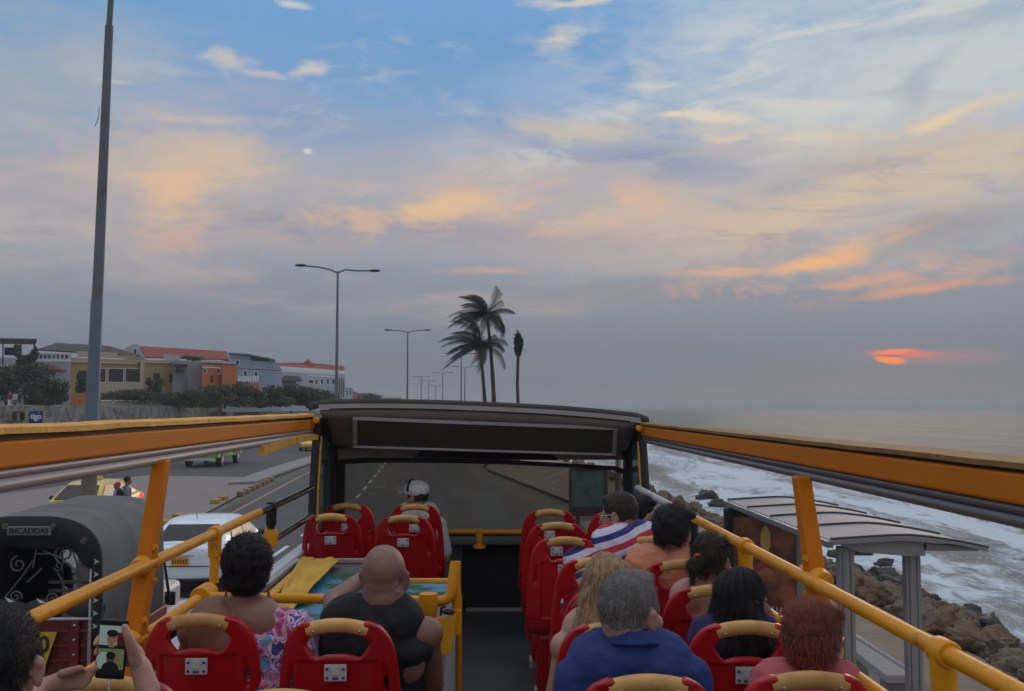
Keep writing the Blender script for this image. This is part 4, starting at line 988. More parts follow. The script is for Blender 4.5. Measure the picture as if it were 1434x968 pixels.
for (a, c) in (((50,752),(48,795)),((50,775),(88,780)),((48,785),(10,835)),((62,770),(110,800)),((82,800),(92,835)),((100,760),(112,822)),((60,795),(40,815)),((108,795),(124,788)),((112,800),(115,830))):
    (x0, z0), (x1, z1) = jp(*a), jp(*c); b.tube([(x0, JY-.04, z0), ((x0+x1)/2+.03, JY-.04, (z0+z1)/2+.02), (x1, JY-.04, z1)], .010, 6)
b.build('scroll_ornament', iron, root)
b = MB()
for (px, py) in ((18,838),(62,840),(100,842),(108,842)):
    x, z = jp(px, py); b.add([(x-.07, JY-.06, z+.03), (x+.06, JY-.06, z-.03), (x-.02, JY-.06, z-.035)], [(0,1,2)])
b.build('white_pennants', M['whitepaint'], root, smooth=False)
b = MB(); 
for k in range(4): b.ell((jc-.7+k*.45, JY-.0, jp(20,852)[1]), (.26, .08, .11))
b.build('rolled_cover', mat('olive_cloth', (.045,.048,.035), .9, bump=.4, bscale=20), root)
# tailgate
jred = mat('dark_red_metal', (.16,.012,.014), .5, vary=.25, vscale=5, dirt=((.10,.05,.04), .4, 9)); zt = jp(80, 868)[1]
b = MB(); b.bb((jc-jw+.06, JY-.02, .45), (jc+jw-.10, JY+.03, zt)); tg = b.build('tailgate', jred, root, smooth=False)
b = MB()
for k in range(5): b.bar((jc-jw+.06, JY-.04, zt-.12-k*.17), (jc+jw-.12, JY-.04, zt-.12-k*.17), .04, .035)
b.build('tailgate_slats', jred, tg, smooth=False, bevel=.006)
x = jp(108, 900)[0]
b = MB(); b.bb((x-.05, JY-.09, .45), (x+.05, JY-.05, zt)); bb_ = b.build('tailgate_strap', jred, tg, smooth=False, bevel=.005)
for k in range(5): b = MB(); b.ell((x, JY-.095, zt-.05-k*.17), (.02, .012, .02), u=8, v=6); b.build('strap_bolt', M['chrome'], bb_)
b = MB(); b.tube([(jc-jw+.06, JY-.05, zt+.02), (jc+jw-.10, JY-.05, zt+.02)], .018, 8); b.build('tailgate_rail', M['silver'], root)
b = MB(); b.tube([(jc+jw-.11, JY-.10, zt+.02), (jc+jw-.11, JY-.10, .4)], .02, 8); b.build('side_tube', M['pipe'], root)
x0, z0 = jp(66, 882); x1, z1 = jp(86, 884); zb = jp(66, 925)[1]
b = MB(); b.prism([(x0-.42, JY-.12, z0), (x1, JY-.12, z0), (x1-.06, JY-.12, (z0+zb)/2), (x0+.02, JY-.12, zb-.1), (x0-.42, JY-.12, zb-.1)], (0,.01,0)); npl = b.build('number_plate', mat('plate_yellow', (.60,.38,.03), .5, vary=.15), root, smooth=False)
text('0', .26, Vector((x0+.02, JY-.127, (z0+z1)/2-.14)), (R(90),0,0), 'plate_characters', mat('ink_dark', (.02,.02,.02), .6), npl, bold=.006)
# jeep cab / bonnet beyond the canopy
jwh = mat('jeep_cream_paint', (.55,.55,.52), .4, vary=.1, dirt=((.2,.18,.15), .35, 5))
b = MB(); b.bb((jc-jw*.95, JY+.1, .45), (jc+jw*.97, JY+2.5, 1.05)); b.build('tub', jred, root, smooth=False, bevel=.03)
b = MB(); b.bb((jc-.60, JY+2.55, .55), (jc+.62, JY+3.9, 1.16)); b.build('bonnet', jwh, root, smooth=False, bevel=.08)
for s_ in (-1, 1):
    b = MB(); b.bb((jc+s_*.78-.17, JY+2.7, .62), (jc+s_*.78+.17, JY+3.8, .86)); b.build('mudguard', jwh, root, smooth=False, bevel=.07)
    for yw in (.75, 3.25):
        b = MB(); b.tube([(jc+s_*.80-.12, JY+yw, .37), (jc+s_*.80+.12, JY+yw, .37)], .37, 22); b.build('wheel', M['black'], root, bevel=.03)
b = MB(); b.add([(jc-.74, JY+2.55, 1.16), (jc+.80, JY+2.55, 1.16), (jc+.76, JY+2.36, 1.85), (jc-.72, JY+2.36, 1.85)], [(0,1,2,3)]); o = b.build('windscreen', glass('clear_glass', (.9,.93,.92), .02, .04), root, smooth=False); so = o.modifiers.new('s','SOLIDIFY'); so.thickness = .01
b = MB(); b.tube([(jc+.84, JY+2.62, 1.05), (jc+.80, JY+2.36, 1.85), (jc-.76, JY+2.36, 1.85), (jc-.8, JY+2.62, 1.05)], .025, 8); b.build('windscreen_frame', M['black'], root)
q = P(238, 838, JY+2.75); b = MB(); b.box(q, (.15, .05, .19)); b.tube([q, (jc+.85, JY+2.5, 1.25)], .012, 6); b.build('mirror', M['black'], root, bevel=.02)
q = P(214, 852, JY+2.4); b = MB(); b.ell(q, (.06, .06, .05)); b.build('side_lamp', mat('amber_lens', (.7,.28,.03), .3), root)
# ================================================================== CITY WALL, TERRACE
stone = mat('old_coral_stone', (.215,.20,.17), .95, vary=.45, vscale=1.3, bump=1.0, bscale=5, dirt=((.075,.070,.060), .50, 1.6))
wr = empty('city_wall', (-29.8, 60, 0), 'long weathered coral stone rampart along the far side of the road', 'wall')
b = MB(); rings = []; n_ = 160
for k in range(n_+1):
    y = 5+k*2.0; zt = 3.93+.07*noise.noise(Vector((y*.3, 0, 0)))+.05*noise.noise(Vector((y*1.4, 3, 0))); x0 = -29.4-.012*(y-60)+.05*noise.noise(Vector((y*.5,1,1)))
    rings.append([Vector((x0+.25, y, 0)), Vector((x0, y, zt)), Vector((x0-.6, y, zt+.02)), Vector((x0-.65, y, 0))])
b.ring_loft(rings); b.build('masonry', stone, wr, ang=50)
for px in (37*0+310, 358, 405, 20):
    d_ = -29.6/((px-681)/F); q = P(px, 577, d_); b = MB(); w = .34 if px > 100 else .5
    for (dy, dz, sy, sz) in ((0,.28,w*2,.1),(0,-.28,w*2,.1),(-w,0,.14,.6),(w,0,.14,.6)): b.box((q.x+.28, d_+dy, 3.25+dz), (.25, sy, sz))
    b.build('embrasure', mat('embrasure_dark', (.05,.045,.04), .9), wr, smooth=False)
b = MB(); b.prism([(-30.2, 25, 0), (-34.5, 330, 0), (-260, 500, 0), (-260, 25, 0)], (0, 0, 3.3)); o = b.build('terrace', mat('terrace_ground', (.16,.14,.11), .95, vary=.2), smooth=False); o['kind'] = 'structure'
# blue shop sign on the wall and the dark shelf by it
d_ = 63.0; a = P(41, 575.5, d_-1.5); c = P(60, 592, d_-1.5)
root = empty('shop_sign', ((a.x+c.x)/2, d_-1.5, 0), 'blue square sign with white lettering hung in front of the city wall', 'sign')
b = MB(); b.bb((a.x, a.y, c.z-.1), (c.x, a.y+.12, a.z)); sg = b.build('panel', mat('sign_blue', (.01,.045,.22), .4, vary=.06), root, smooth=False)
text('tigo', .44, Vector(((a.x+c.x)/2, a.y-.01, (a.z+c.z)/2+.02)), (R(90),0,0), 'lettering', M['whitepaint'], sg, bold=.012)
cx_ = (a.x+c.x)/2; b = MB(); b.tube([(cx_+.02+.13*math.cos(t_), a.y-.012, (a.z+c.z)/2-.17+.075*math.sin(t_)) for t_ in [R(180+k*18) for k in range(11)]], .018, 6); b.build('smile_mark', M['whitepaint'], sg)
b = MB(); b.tube([(cx_+.16, a.y-.012, (a.z+c.z)/2+.22), (cx_+.22, a.y-.012, (a.z+c.z)/2+.30)], .018, 6); b.build('accent_mark', M['whitepaint'], sg)
b = MB(); b.tube([(cx_, a.y+.06, 0), (cx_, a.y+.06, c.z)], .06, 8); b.build('post', M['lampdark'], root)
a = P(13, 590, 60); c = P(33, 592, 60); root = empty('street_bench', ((a.x+c.x)/2, 60, 0), 'dark flat topped stall roof against the city wall left of the blue sign', 'stall')
b = MB(); b.box(((a.x+c.x)/2, 60, a.z), (1.1, .8, .07)); b.build('roof', M['lampdark'], root, smooth=False)
b = MB(); b.tube([(a.x+.1, 60, 0), (a.x+.1, 60, a.z)], .04, 6); b.build('post', M['lampdark'], root); b = MB(); b.tube([(c.x-.1, 60, 0), (c.x-.1, 60, c.z)], .04, 6); b.build('post', M['lampdark'], root)
# ================================================================== HOUSES
GZ = 3.3
wmat = lambda n, c, d=(.2,.19,.17), a=.36: mat('wall_'+n, c, .85, vary=.10, vscale=.5, bump=.2, bscale=8, dirt=(d, a, .8))
shadow_open = mat('dark_opening', (.025,.025,.027), .4, vary=.2)
class House:
    def __init__(s, label, px0, px1, Y0, Y1, cat='house'):
        a = P(px0, 560, Y0); c = P(px1, 560, Y1); s.a = Vector((a.x, Y0, 0)); s.c = Vector((c.x, Y1, 0)); s.d = (s.c-s.a).normalized(); s.n = ((s.a+s.c)/2).normalized(); s.L = (s.c-s.a).length
        s.px0, s.px1, s.Y0, s.Y1 = px0, px1, Y0, Y1
        s.r = empty('house' if cat == 'house' else 'building', (s.a+s.c)/2, label, cat)
    def t(s, px):  # along-facade distance for a pixel column
        d_ = ray(px, 560); # intersect ray with facade line
        o = Vector((0, 0)); dx, dy = d_.x, d_.y
        det = dx*(-s.d.y)-dy*(-s.d.x); k = (s.a.x*(-s.d.y)-s.a.y*(-s.d.x))/det
        p = Vector((dx*k, dy*k, 0)); return (p-s.a).dot(s.d), k*1.0, p
    def z(s, px, py):
        tt, k, p = s.t(px); d_ = ray(px, py); kk = math.hypot(p.x, p.y)/math.hypot(d_.x, d_.y); return ZC+d_.z*kk
    def pt(s, t_, dep, z): q = s.a+s.d*t_+s.n*dep; return Vector((q.x, q.y, z))
    def vol(s, px0, px1, py, depth, name, m, y2=None, off=0, z0=GZ, bevel=0):
        t0 = s.t(px0)[0]; t1 = s.t(px1)[0]; za = s.z(px0, py); zb = za
        b = MB(); b.prism([s.pt(t0, off, z0), s.pt(t1, off, z0), s.pt(t1, off, za), s.pt(t0, off, za)], s.n*depth); return b.build(name, m, s.r, smooth=False, bevel=bevel)
    def rect(s, px0, py0, px1, py1, name, m, off=-.04, th=.06, par=None):
        t0 = s.t(px0)[0]; t1 = s.t(px1)[0]; za = s.z((px0+px1)/2, py0); zb = s.z((px0+px1)/2, py1)
        b = MB(); b.prism([s.pt(t0, off, zb), s.pt(t1, off, zb), s.pt(t1, off, za), s.pt(t0, off, za)], s.n*th); return b.build(name, m, par or s.r, smooth=False)
    def win(s, px0, py0, px1, py1, m=None, frame=None, bars=1):
        fo = s.rect(px0-.8, py0-.8, px1+.8, py1+.8, 'window', frame or M['whitepaint'], -.05, .06); s.rect(px0, py0, px1, py1, 'pane', m or shadow_open, -.07, .03, fo); return fo
tile = mat('red_roof_tiles', (.27,.055,.035), .85, vary=.3, vscale=3, bump=.6, bscale=12, dirt=((.12,.05,.04), .42, 2)); gtile = mat('brown_grey_tiles', (.070,.066,.058), .9, vary=.25, vscale=2, bump=.6, bscale=10)
groof = mat('grey_metal_roof', (.16,.17,.18), .7, vary=.15); white = wmat('white', (.42,.45,.50)); yel = wmat('yellow', (.42,.30,.13), (.25,.18,.09)); blue = wmat('blue_white', (.30,.36,.44), (.2,.22,.25)); oran = wmat('orange', (.52,.17,.04), (.3,.12,.05)); pink = wmat('pink', (.42,.14,.12)); grey = wmat('grey', (.34,.34,.35)); cream = wmat('cream', (.48,.42,.30)); 
def roof_poly(h, pts, name, m, dep0=0):
    # pts: (px,py,dep) in facade frame with height by pixel at the facade
    vs = [h.pt(h.t(px)[0], dep, h.z(px, py)) for px, py, dep in pts]; b = MB(); b.add(vs, [tuple(range(len(vs)))]); o = b.build(name, m, h.r, smooth=False); so = o.modifiers.new('s','SOLIDIFY'); so.thickness = .15; return o
# 1 pergola house
h = House('white house at the far left edge with a dark pergola on its roof terrace', -60, 49, 96, 98); h.vol(-60, 40, 512, 8, 'wall', white)
h.vol(-60, 40, 500, .25, 'balustrade', white, z0=h.z(0, 511)); 
for px in (2, 27, 46): h.rect(px-1, 477, px+1, 512, 'pergola_post', M['lampdark'], -.1, .2)
h.rect(-60, 474, 49, 478, 'pergola_roof', M['lampdark'], -.5, 5.0); h.win(8, 528, 18, 545); h.win(-12, 528, -2, 545); h.rect(4, 486, 20, 497, 'awning', mat('navy_cloth', (.02,.03,.07), .8), .8, .1)
# 2 white house with balustrade and small red roof
h = House('white house with a patterned roof balustrade and small red tiled lean-to roof', 44, 98, 102, 103); h.vol(44, 98, 506, 9, 'wall', white); bal = h.vol(44, 98, 494.5, .2, 'balustrade', white, z0=h.z(70, 504), off=.1)
for k in range(8): h.rect(48+k*6, 497, 51+k*6, 502, 'baluster_gap', shadow_open, .06, .02, bal)
h.rect(44, 503.5, 98, 505.5, 'cornice', M['whitepaint'], -.2, .3)
roof_poly(h, [(46,519,-2.2),(91,519.5,-2.2),(78,513,-.1),(70,513,-.1),(52,514.5,-.1)], 'lean_to_roof', tile); h.vol(52, 88, 521, 1.9, 'lean_to', white, off=-1.9); h.win(64, 528, 71, 540)
# 3 yellow house
h = House('yellow house with a grey brown hipped roof and three wide white framed openings', 98, 243, 104, 112); h.vol(98, 190, 501, 9, 'wall', yel); h.vol(190, 243, 503, 8, 'side_wing', yel, off=.4); h.vol(106, 163, 491.5, .5, 'parapet', cream, z0=h.z(130,500), off=.2); h.vol(163,189,497,.5,'parapet',yel,z0=h.z(170,501),off=.2)
h.rect(98, 506, 190, 509, 'cornice', cream, -.25, .3); h.rect(190, 506, 243, 508.5, 'cornice', cream, .15, .3)
roof_poly(h, [(48,490,1.5),(196,499,1.5),(188,496,2),(150,482.5,5),(72,478,5)], 'roof', gtile)
h.win(128,519,134,536,frame=yel)
for (a_, c_) in ((137,147),(151,172),(175,195)): h.win(a_, 516.5, c_, 535)
h.rect(195.5, 505, 201, 548, 'pilaster', cream, -.2, .5); h.rect(137, 536, 196, 551, 'balcony_wall', cream, -.5, .5)
h.win(109, 519, 121, 536, frame=yel); h.win(214, 523, 223, 538, frame=yel); h.win(236,524,241,536, frame=yel)
# orange red garden wall piece
h = House('low orange gate wall in front of the yellow house', 101, 122, 90, 91, 'wall'); h.vol(101, 122, 552, .5, 'wall', oran); h.vol(112,122,550,.6,'gate_pier',oran,off=-.05)
h = House('long low white capped garden wall below the hedge', 139, 260, 92, 98, 'wall'); h.vol(139, 260, 561.5, .5, 'wall', cream); h.rect(139, 560.5, 245, 562, 'coping', M['whitepaint'], -.1, .6); h.rect(158,562,160,566,'pier',M['whitepaint']); h.rect(182,562,184,566,'pier',M['whitepaint']); h.rect(206,560,213,566,'pier',M['whitepaint'])
# 4 red roof house
h = House('tall house with a long red tiled roof and pale gable', 168, 322, 124, 132); h.vol(172, 320, 506, 9, 'wall', grey)
roof_poly(h, [(203,500,0),(318,503,0),(318,489.5,4.5),(190,481.5,4.5)], 'roof', tile); 
b = MB(); gp = [h.pt(h.t(px)[0], .1, h.z(px, py)) for px, py in ((172,507),(205,507),(192,483),(185,481),(172,489))]; b.prism(gp, h.n*.3); b.build('gable', white, h.r, smooth=False); h.win(186, 489, 189.5, 498); h.rect(176,500,200,501.5,'string_course',grey,-.05,.1)
roof_poly(h, [(308,503,-.1),(320,505,-.1),(320,494,4.5),(314,489.5,4.5),(306,489,4.5)], 'roof_end', tile); h.rect(228,497,250,506,'parapet',white,-.3,.3); h.rect(215,506,250,516,'terrace_shade',groof,-1.0,1)
# 5 grey concrete house with plants on top
h = House('unpainted grey concrete house with plants on its flat roof', 241, 312, 110, 114); h.vol(241, 284, 504.5, 6, 'wall', grey); h.vol(262, 312, 526, 5, 'lower_wall', wmat('lilac', (.33,.34,.42)), off=-1.6); h.rect(243,510,262,512.5,'balcony',gtile,-.6,.6); h.rect(243,518,258,521,'balcony',gtile,-.6,.6); h.win(246,514,250,518)
# 6 orange house
h = House('bright orange house with round and square windows and a white balustrade', 280, 332, 107, 112); h.vol(282, 329, 509, 5, 'wall', oran, z0=h.z(300, 552)); h.vol(282, 329, 552.5, 5, 'lower_wall', grey); h.rect(280, 505.5, 330, 509, 'parapet', white, -.2, 5.2); h.vol(310, 331, 513, 2.5, 'bay', oran, off=-1.0); h.win(318, 518, 326, 526); h.rect(282, 514, 312, 515.5, 'string_course', M['whitepaint'], -.1, .12); h.rect(294,526,298,536,'shutter',mat('shutter_brown',(.10,.05,.03),.7),-.06,.06)
for (cx1, cy1, rr_) in ((304.5, 520, .28), (286, 519.5, .20)):
    tt = h.t(cx1)[0]; zz = h.z(cx1, cy1); b = MB(); c_ = h.pt(tt, 0, zz); b.tube([c_-h.n*.03, c_-h.n*.06], rr_*1.35, 16); wf = b.build('window', M['whitepaint'], h.r); b = MB(); b.tube([c_-h.n*.06, c_-h.n*.08], rr_, 16); b.build('pane', shadow_open, wf)
h = House('orange terrace wall with a row of white balusters', 312, 363, 104, 109, 'wall'); h.vol(312, 363, 535, 1, 'wall', oran, z0=h.z(340, 550)); h.vol(312, 363, 550.5, 1, 'lower_wall', grey)
for k in range(9): h.rect(333+k*3.3, 526.5, 335.2+k*3.3, 534.5, 'baluster', M['whitepaint'], -.05, .2)
# 7 big blue-white building
h = House('big pale blue building with a slanted grey metal roof', 320, 396, 118, 126, 'building'); h.vol(320, 394, 516, 8, 'wall', blue); 
b = MB(); gp = [h.pt(h.t(px)[0], .05, h.z(px, py)) for px, py in ((320,517),(394,517),(382,504),(350,499),(320,494.5))]; b.prism(gp, h.n*6); b.build('upper_wall', blue, h.r, smooth=False)
roof_poly(h, [(318,494,-.3),(347,496,-.6),(385,504,-.6),(384,502,5),(350,495.5,5),(320,493.5,5)], 'roof', groof); h.rect(350, 500, 376, 505.5, 'roof_opening', shadow_open, -.08, .05); h.win(330, 505, 334, 511); h.win(341, 520, 345, 527); h.win(356, 521, 360, 528); h.rect(320,515.5,394,517,'string_course',grey,-.08,.1)
# 8 long white building with red-brown tiles
h = House('long white building with a red brown tiled parapet and small windows', 384, 483, 128, 146, 'building'); h.vol(384, 482, 520, 9, 'wall', white); h.rect(386, 516, 482, 520, 'cornice', M['whitepaint'], -.3, .6)
roof_poly(h, [(385,514,.2),(430,517,.2),(482,521,.2),(482,513,3),(434,508.5,3),(385,508,3)], 'roof', tile); roof_poly(h, [(396,534,-1.2),(424,533,-1.2),(418,527,-.05),(398,526,-.05)], 'porch_roof', gtile); h.rect(398,534,414,545,'porch_opening',shadow_open,-.3,.2); h.win(432,532,439,537); 
b = MB(); c_ = h.pt(h.t(430)[0], 3, h.z(430, 507)); b.tube([c_-Vector((0,0,.4)), c_+Vector((0,0,.5))], [.9,.1], 6); b.build('roof_finial', tile, h.r)

for k_ in range(4): h.win(441+k_*8, 531, 444.5+k_*8, 538)
h.rect(430, 526.5, 482, 528, 'string_course', M['whitepaint'], -.08, .1)
h.vol(472, 483, 524, 2, 'tower', white, off=-.5); 
for k in range(3): h.rect(474+k*3, 530, 475.6+k*3, 556, 'window', shadow_open, -.6, .05)
# 9.. distant houses
for (x0, x1, yt, Y, m_, lab) in ((481, 494, 544, 165, white, 'small white distant house past the long white building'), (490, 500, 549, 172, pink, 'narrow pink distant house'), (497, 520, 551, 178, pink, 'pink red distant house left of the dark shrubs'),
    (516, 536, 554, 210, grey, 'grey flat distant building behind the dark shrubs'), (534, 563, 557.5, 240, cream, 'lowest pale building at the end of the row')):
    h = House(lab, x0, x1, Y, Y+3, 'building'); h.vol(x0, x1, yt, 8, 'wall', m_); h.rect(x0, yt-.8, x1, yt+.8, 'parapet', grey, -.2, .4)
    if x1-x0 > 10: h.rect(x0+4, yt+4, x0+6, yt+8, 'window', shadow_open, -.06, .05); h.rect(x0+9, yt+4, x0+11, yt+8, 'window', shadow_open, -.06, .05)
# ================================================================== TREES
leafm = [mat('leaves_dark', (.038,.055,.024), .8, vary=.4, vscale=3), mat('leaves_mid', (.085,.110,.050), .8, vary=.4, vscale=3)]
def bush(cx, cy, zb, w, dpt, h_, label, cat='tree', name='leafy_tree', n=1500, leaf=.22, grp=None, seed=0, m=0):
    r_ = random.Random(seed+5); root = empty(name, (cx, cy, zb), label, cat, grp)
    lob = [(Vector((cx+(k/10-.5)*.8*w+r_.uniform(-.1,.1)*w, cy+r_.uniform(-.3,.3)*dpt, zb+h_*r_.uniform(.16,.80))), r_.uniform(.18,.30)) for k in range(11)]
    b = MB(); b2 = MB()
    for k in range(int(n*2.6)):
        c_, rs = r_.choice(lob); v = Vector((r_.gauss(0,1), r_.gauss(0,1), r_.gauss(0,1))).normalized()*(r_.random()**.35)
        p = c_+Vector((v.x*w*rs*1.05, v.y*dpt*rs, v.z*h_*rs))
        if p.z < zb+.1: p.z = zb+.1+r_.random()*.4
        a = Vector((r_.gauss(0,1), r_.gauss(0,1), r_.gauss(0,1))).normalized(); c2 = a.cross(Vector((r_.gauss(0,1), r_.gauss(0,1), r_.gauss(0,1)))).normalized(); l_ = leaf*.62*r_.uniform(.6,1.4)
        (b if r_.random() < .55 else b2).add([p-a*l_, p-c2*l_*.45, p+a*l_, p+c2*l_*.45], [(0,1,2,3)])
    cr = b.build('crown', leafm[m], root, smooth=False); b2.build('crown', leafm[1], root, smooth=False)
    b = MB(); base = Vector((cx, cy, zb)); b.tube([base, base+Vector((.05,0,h_*.5))], [.14,.09], 8)
    for c_, rs in lob: b.tube([base+Vector((0,0,h_*.25)), (base+c_)/2+Vector((0,0,h_*.12)), c_], [.07,.05,.02], 5)
    b.build('trunk', mat('bark', (.06,.045,.035), .9), root); return root
def pb(px0, px1, py0, py1, Y, label, **k):
    if py1 > 560: py1 += 5
    a = P(px0, py1, Y); c = P(px1, py0, Y); bush((a.x+c.x)/2, Y, a.z, c.x-a.x, (c.x-a.x)*.8, c.z-a.z, label, **k)
pb(-40, 58, 505, 566, 90, 'large dark green tree at the far left in front of the white houses', n=3200, seed=1)
pb(40, 92, 527, 566, 88, 'rounded dark tree below the small red tiled roof', n=1800, seed=2)
pb(22, 50, 482, 530, 94, 'dark reddish creeper tree climbing beside the pergola', n=1100, seed=3)
pb(108, 124, 520, 552, 97, 'slim dark shrub by the left window of the yellow house', n=500, seed=4)
pb(140, 248, 545, 562, 95, 'long clipped dark hedge below the balcony of the yellow house', cat='hedge', name='hedge', n=2200, leaf=.16, seed=5)
pb(206, 226, 528, 556, 96, 'small spiky palm like shrub right of the wide openings', n=500, seed=6)
pb(238, 300, 543, 567, 97, 'low green shrub below the grey concrete house', n=1700, seed=7, m=1)
pb(285, 345, 536, 567, 96, 'mid green bushy tree below the orange house', n=1900, seed=8, m=1)
pb(330, 400, 540, 567, 100, 'wide dark green tree below the big pale blue building', n=2000, seed=9)
pb(395, 466, 538, 567, 104, 'dense green tree in front of the long white building', n=2200, seed=10)
pb(503, 534, 552, 565, 170, 'dark distant shrub clump past the pink house', n=700, leaf=.3, seed=11)
pb(256, 284, 498, 506, 109, 'row of roof plants on the grey concrete house', cat='plant', name='roof_plant', n=500, leaf=.14, seed=12)
# ================================================================== PALMS
palm_leaf = mat('palm_leaves', (.016,.020,.008), .7, vary=.4, vscale=2)
def palm(pxb, pxt, pyt, Y, fronds, label, tr=.15, seed=0, bend=0.0):
    r_ = random.Random(seed); base = P(pxb, 590, Y); base.z = -.1; top = P(pxt, pyt, Y)
    root = empty('coconut_palm', base, label, 'palm tree', None)
    pts = []; 
    for k in range(13):
        t_ = k/12; pts.append(Vector((base.x+(top.x-base.x)*t_**1.7+bend*math.sin(t_*math.pi), Y, base.z+(top.z-base.z)*t_)))
    b = MB(); b.tube(pts, [tr*(1.25-.7*k/12)+.012*(k % 2) for k in range(13)], 10); b.build('trunk', mat('palm_bark', (.07,.055,.045), .9, vary=.3, bump=.5, bscale=6), root)
    cb = MB()
    for k in range(fronds):
        az = r_.uniform(0, 6.28); el = r_.uniform(-.35, 1.45); Lf = r_.uniform(2.2, 3.2)
        d0 = Vector((math.cos(az)*math.cos(el), math.sin(az)*math.cos(el), math.sin(el)))
        p = top.copy(); d_ = d0.copy(); seg = 14; rp_ = []
        wind = Vector((-.075, 0, -.01)); g_ = Vector((0,0,-.075))
        for s_ in range(seg+1):
            rp_.append(p.copy()); d_ = (d_+(wind+g_)*(.6+s_*.09)).normalized(); p = p+d_*Lf/seg
        fb = MB(); fb = cb; fb.tube(rp_[::2], [.035-.0045*i for i in range(len(rp_[::2]))], 4)
        for s_ in range(1, seg*3):
            u_ = s_/3; i = min(int(u_), seg-1); q = rp_[i].lerp(rp_[i+1], u_-i); dd = (rp_[i+1]-rp_[i]).normalized(); side = dd.cross(Vector((0,0,1)))
            side = side.normalized() if side.length > .05 else Vector((1,0,0)); ll = .62*math.sin(min(1, (u_/seg)*.93+.12)*math.pi)**.6*r_.uniform(.8,1.15)
            for sg_ in (-1, 1):
                ld = (side*sg_*.75+dd*.55+Vector((-.35,0,-.55))).normalized(); e_ = q+ld*ll*.6; e2 = e_+(ld+Vector((-.2,0,-.5))).normalized()*ll*.4; w = dd*.020
                fb.add([q-w, q+w, e_+w*.8, e_-w*.8, e2], [(0,1,2,3),(3,2,4)])
    cb.build('crown', palm_leaf, root, smooth=False)
    b = MB()
    for k in range(5): b.ell(top+Vector((r_.uniform(-.25,.25), r_.uniform(-.25,.25), -.25)), (.11,.11,.14), u=8, v=6)
    b.build('coconut', mat('coconut_green', (.08,.08,.03), .6), root)
palm(692, 682, 440, 66, 34, 'tallest wind bent coconut palm with a long frond reaching right', seed=3, bend=.1)
palm(681, 672, 484, 64, 32, 'lower coconut palm leaning beside the tallest one', seed=9, tr=.14, bend=.05)
# third: headless palm with a tuft
root = empty('dead_palm', P(725, 590, 66), 'slim palm with only a dark withered tuft on top', 'palm tree'); base = P(725, 590, 66); base.z = -.1; top = P(726, 487, 66)
b = MB(); b.tube([base, base.lerp(top, .35)+Vector((.06,0,0)), base.lerp(top, .7)+Vector((-.06,0,0)), top], [.15,.12,.105,.10], 10); b.build('trunk', mat('palm_bark', (.07,.055,.045), .9), root)
b = MB(); r_ = random.Random(4)
for k in range(420):
    v = Vector((r_.gauss(0,1), r_.gauss(0,1), r_.gauss(0,1))).normalized()*r_.random()**.4; p = top+Vector((v.x*.30, v.y*.30, v.z*.85+.25)); dd = Vector((r_.uniform(-.3,.3), r_.uniform(-.3,.3), r_.uniform(-1,.4))).normalized()
    sd_ = dd.cross(Vector((r_.gauss(0,1), r_.gauss(0,1), 0))).normalized(); b.add([p-dd*.18, p+sd_*.05, p+dd*.18, p-sd_*.05], [(0,1,2,3)])
b.build('crown', palm_leaf, root, smooth=False)
# ================================================================== BUS SHELTER
sx = 3.63; root = empty('bus_shelter', (4.3, 12.5, .14), 'grey bus shelter with a curved ribbed roof beside the bus on the sea side', 'bus shelter')
shg = mat('shelter_grey', (.27,.26,.25), .5, vary=.12, vscale=3, dirt=((.18,.17,.16), .36, 4)); shr = mat('shelter_roof', (.25,.25,.26), .6, vary=.10, vscale=2, dirt=((.25,.24,.23), .36, 3))
y0, y1 = 10.45, 14.95
def roofp(u_, y, dz=0): # u 0 front .. 1 back tip
    x = sx+1.68*u_; z = 2.45+.055*math.sin(u_*1.9)-.27*max(0, u_-.45)**1.35*1.2+dz; return Vector((x, y, z))
b = MB(); rings = []
for k in range(13):
    u_ = k/12; th = .055 if u_ < .75 else .035
    rings.append([roofp(u_, y0), roofp(u_, y1), roofp(u_, y1, -th), roofp(u_, y0, -th)])
b.ring_loft(rings); b.build('roof', shr, root, ang=30, bevel=.006)
for k in range(5):
    y = y0+.015+(y1-y0-.03)*k/4; b = MB(); b.tube([roofp(u_/10, y, .012) for u_ in range(11)], .014, 6); b.build('roof_rib', M['lampdark'], root)
b = MB(); b.bb((sx-.05, y0-.02, 2.37), (sx+.02, y1+.02, 2.44)); b.build('roof_gutter', mat('gutter_grey', (.15,.16,.17), .4), root, smooth=False, bevel=.01)
b = MB(); b.tube([roofp(.62, y0+.10, -.10), roofp(.96, y0+.10, -.035)], [.05,.02], 8); b.prism([roofp(.05,y0+.08,-.05), roofp(.60,y0+.08,-.05), roofp(.62,y0+.08,-.20), roofp(.50,y0+.08,-.22), roofp(.2,y0+.08,-.16)], (0,.06,0)); b.build('roof_bracket', shg, root, smooth=False)
for (px, Yp, w0, w1) in ((1185, 10.65, .085, .085), (1278, 10.75, .085, .115)):
    x = P(px, 860, Yp).x; b = MB(); 
    b.bb((x-w0, Yp-.05, .14), (x+w0, Yp+.05, 2.36)); b.build('post', shg, root, smooth=False, bevel=.012)
    b = MB(); b.bb((x-w0*.6, Yp-.058, .2), (x-w0*.5, Yp-.049, 2.3)); b.bb((x+w0*.4, Yp-.058, .2), (x+w0*.5, Yp-.049, 2.3)); b.build('post_groove', M['pipe2'], root, smooth=False)
x = 4.62
for Yp in (14.6,): b = MB(); b.bb((x-.08, Yp-.05, .14), (x+.08, Yp+.05, 2.36)); b.build('post', shg, root, smooth=False, bevel=.012)
b = MB(); b.tube([(4.62, 10.8, .98), (4.62, 14.5, .98)], .022, 8); b.build('back_rail', M['silver'], root)
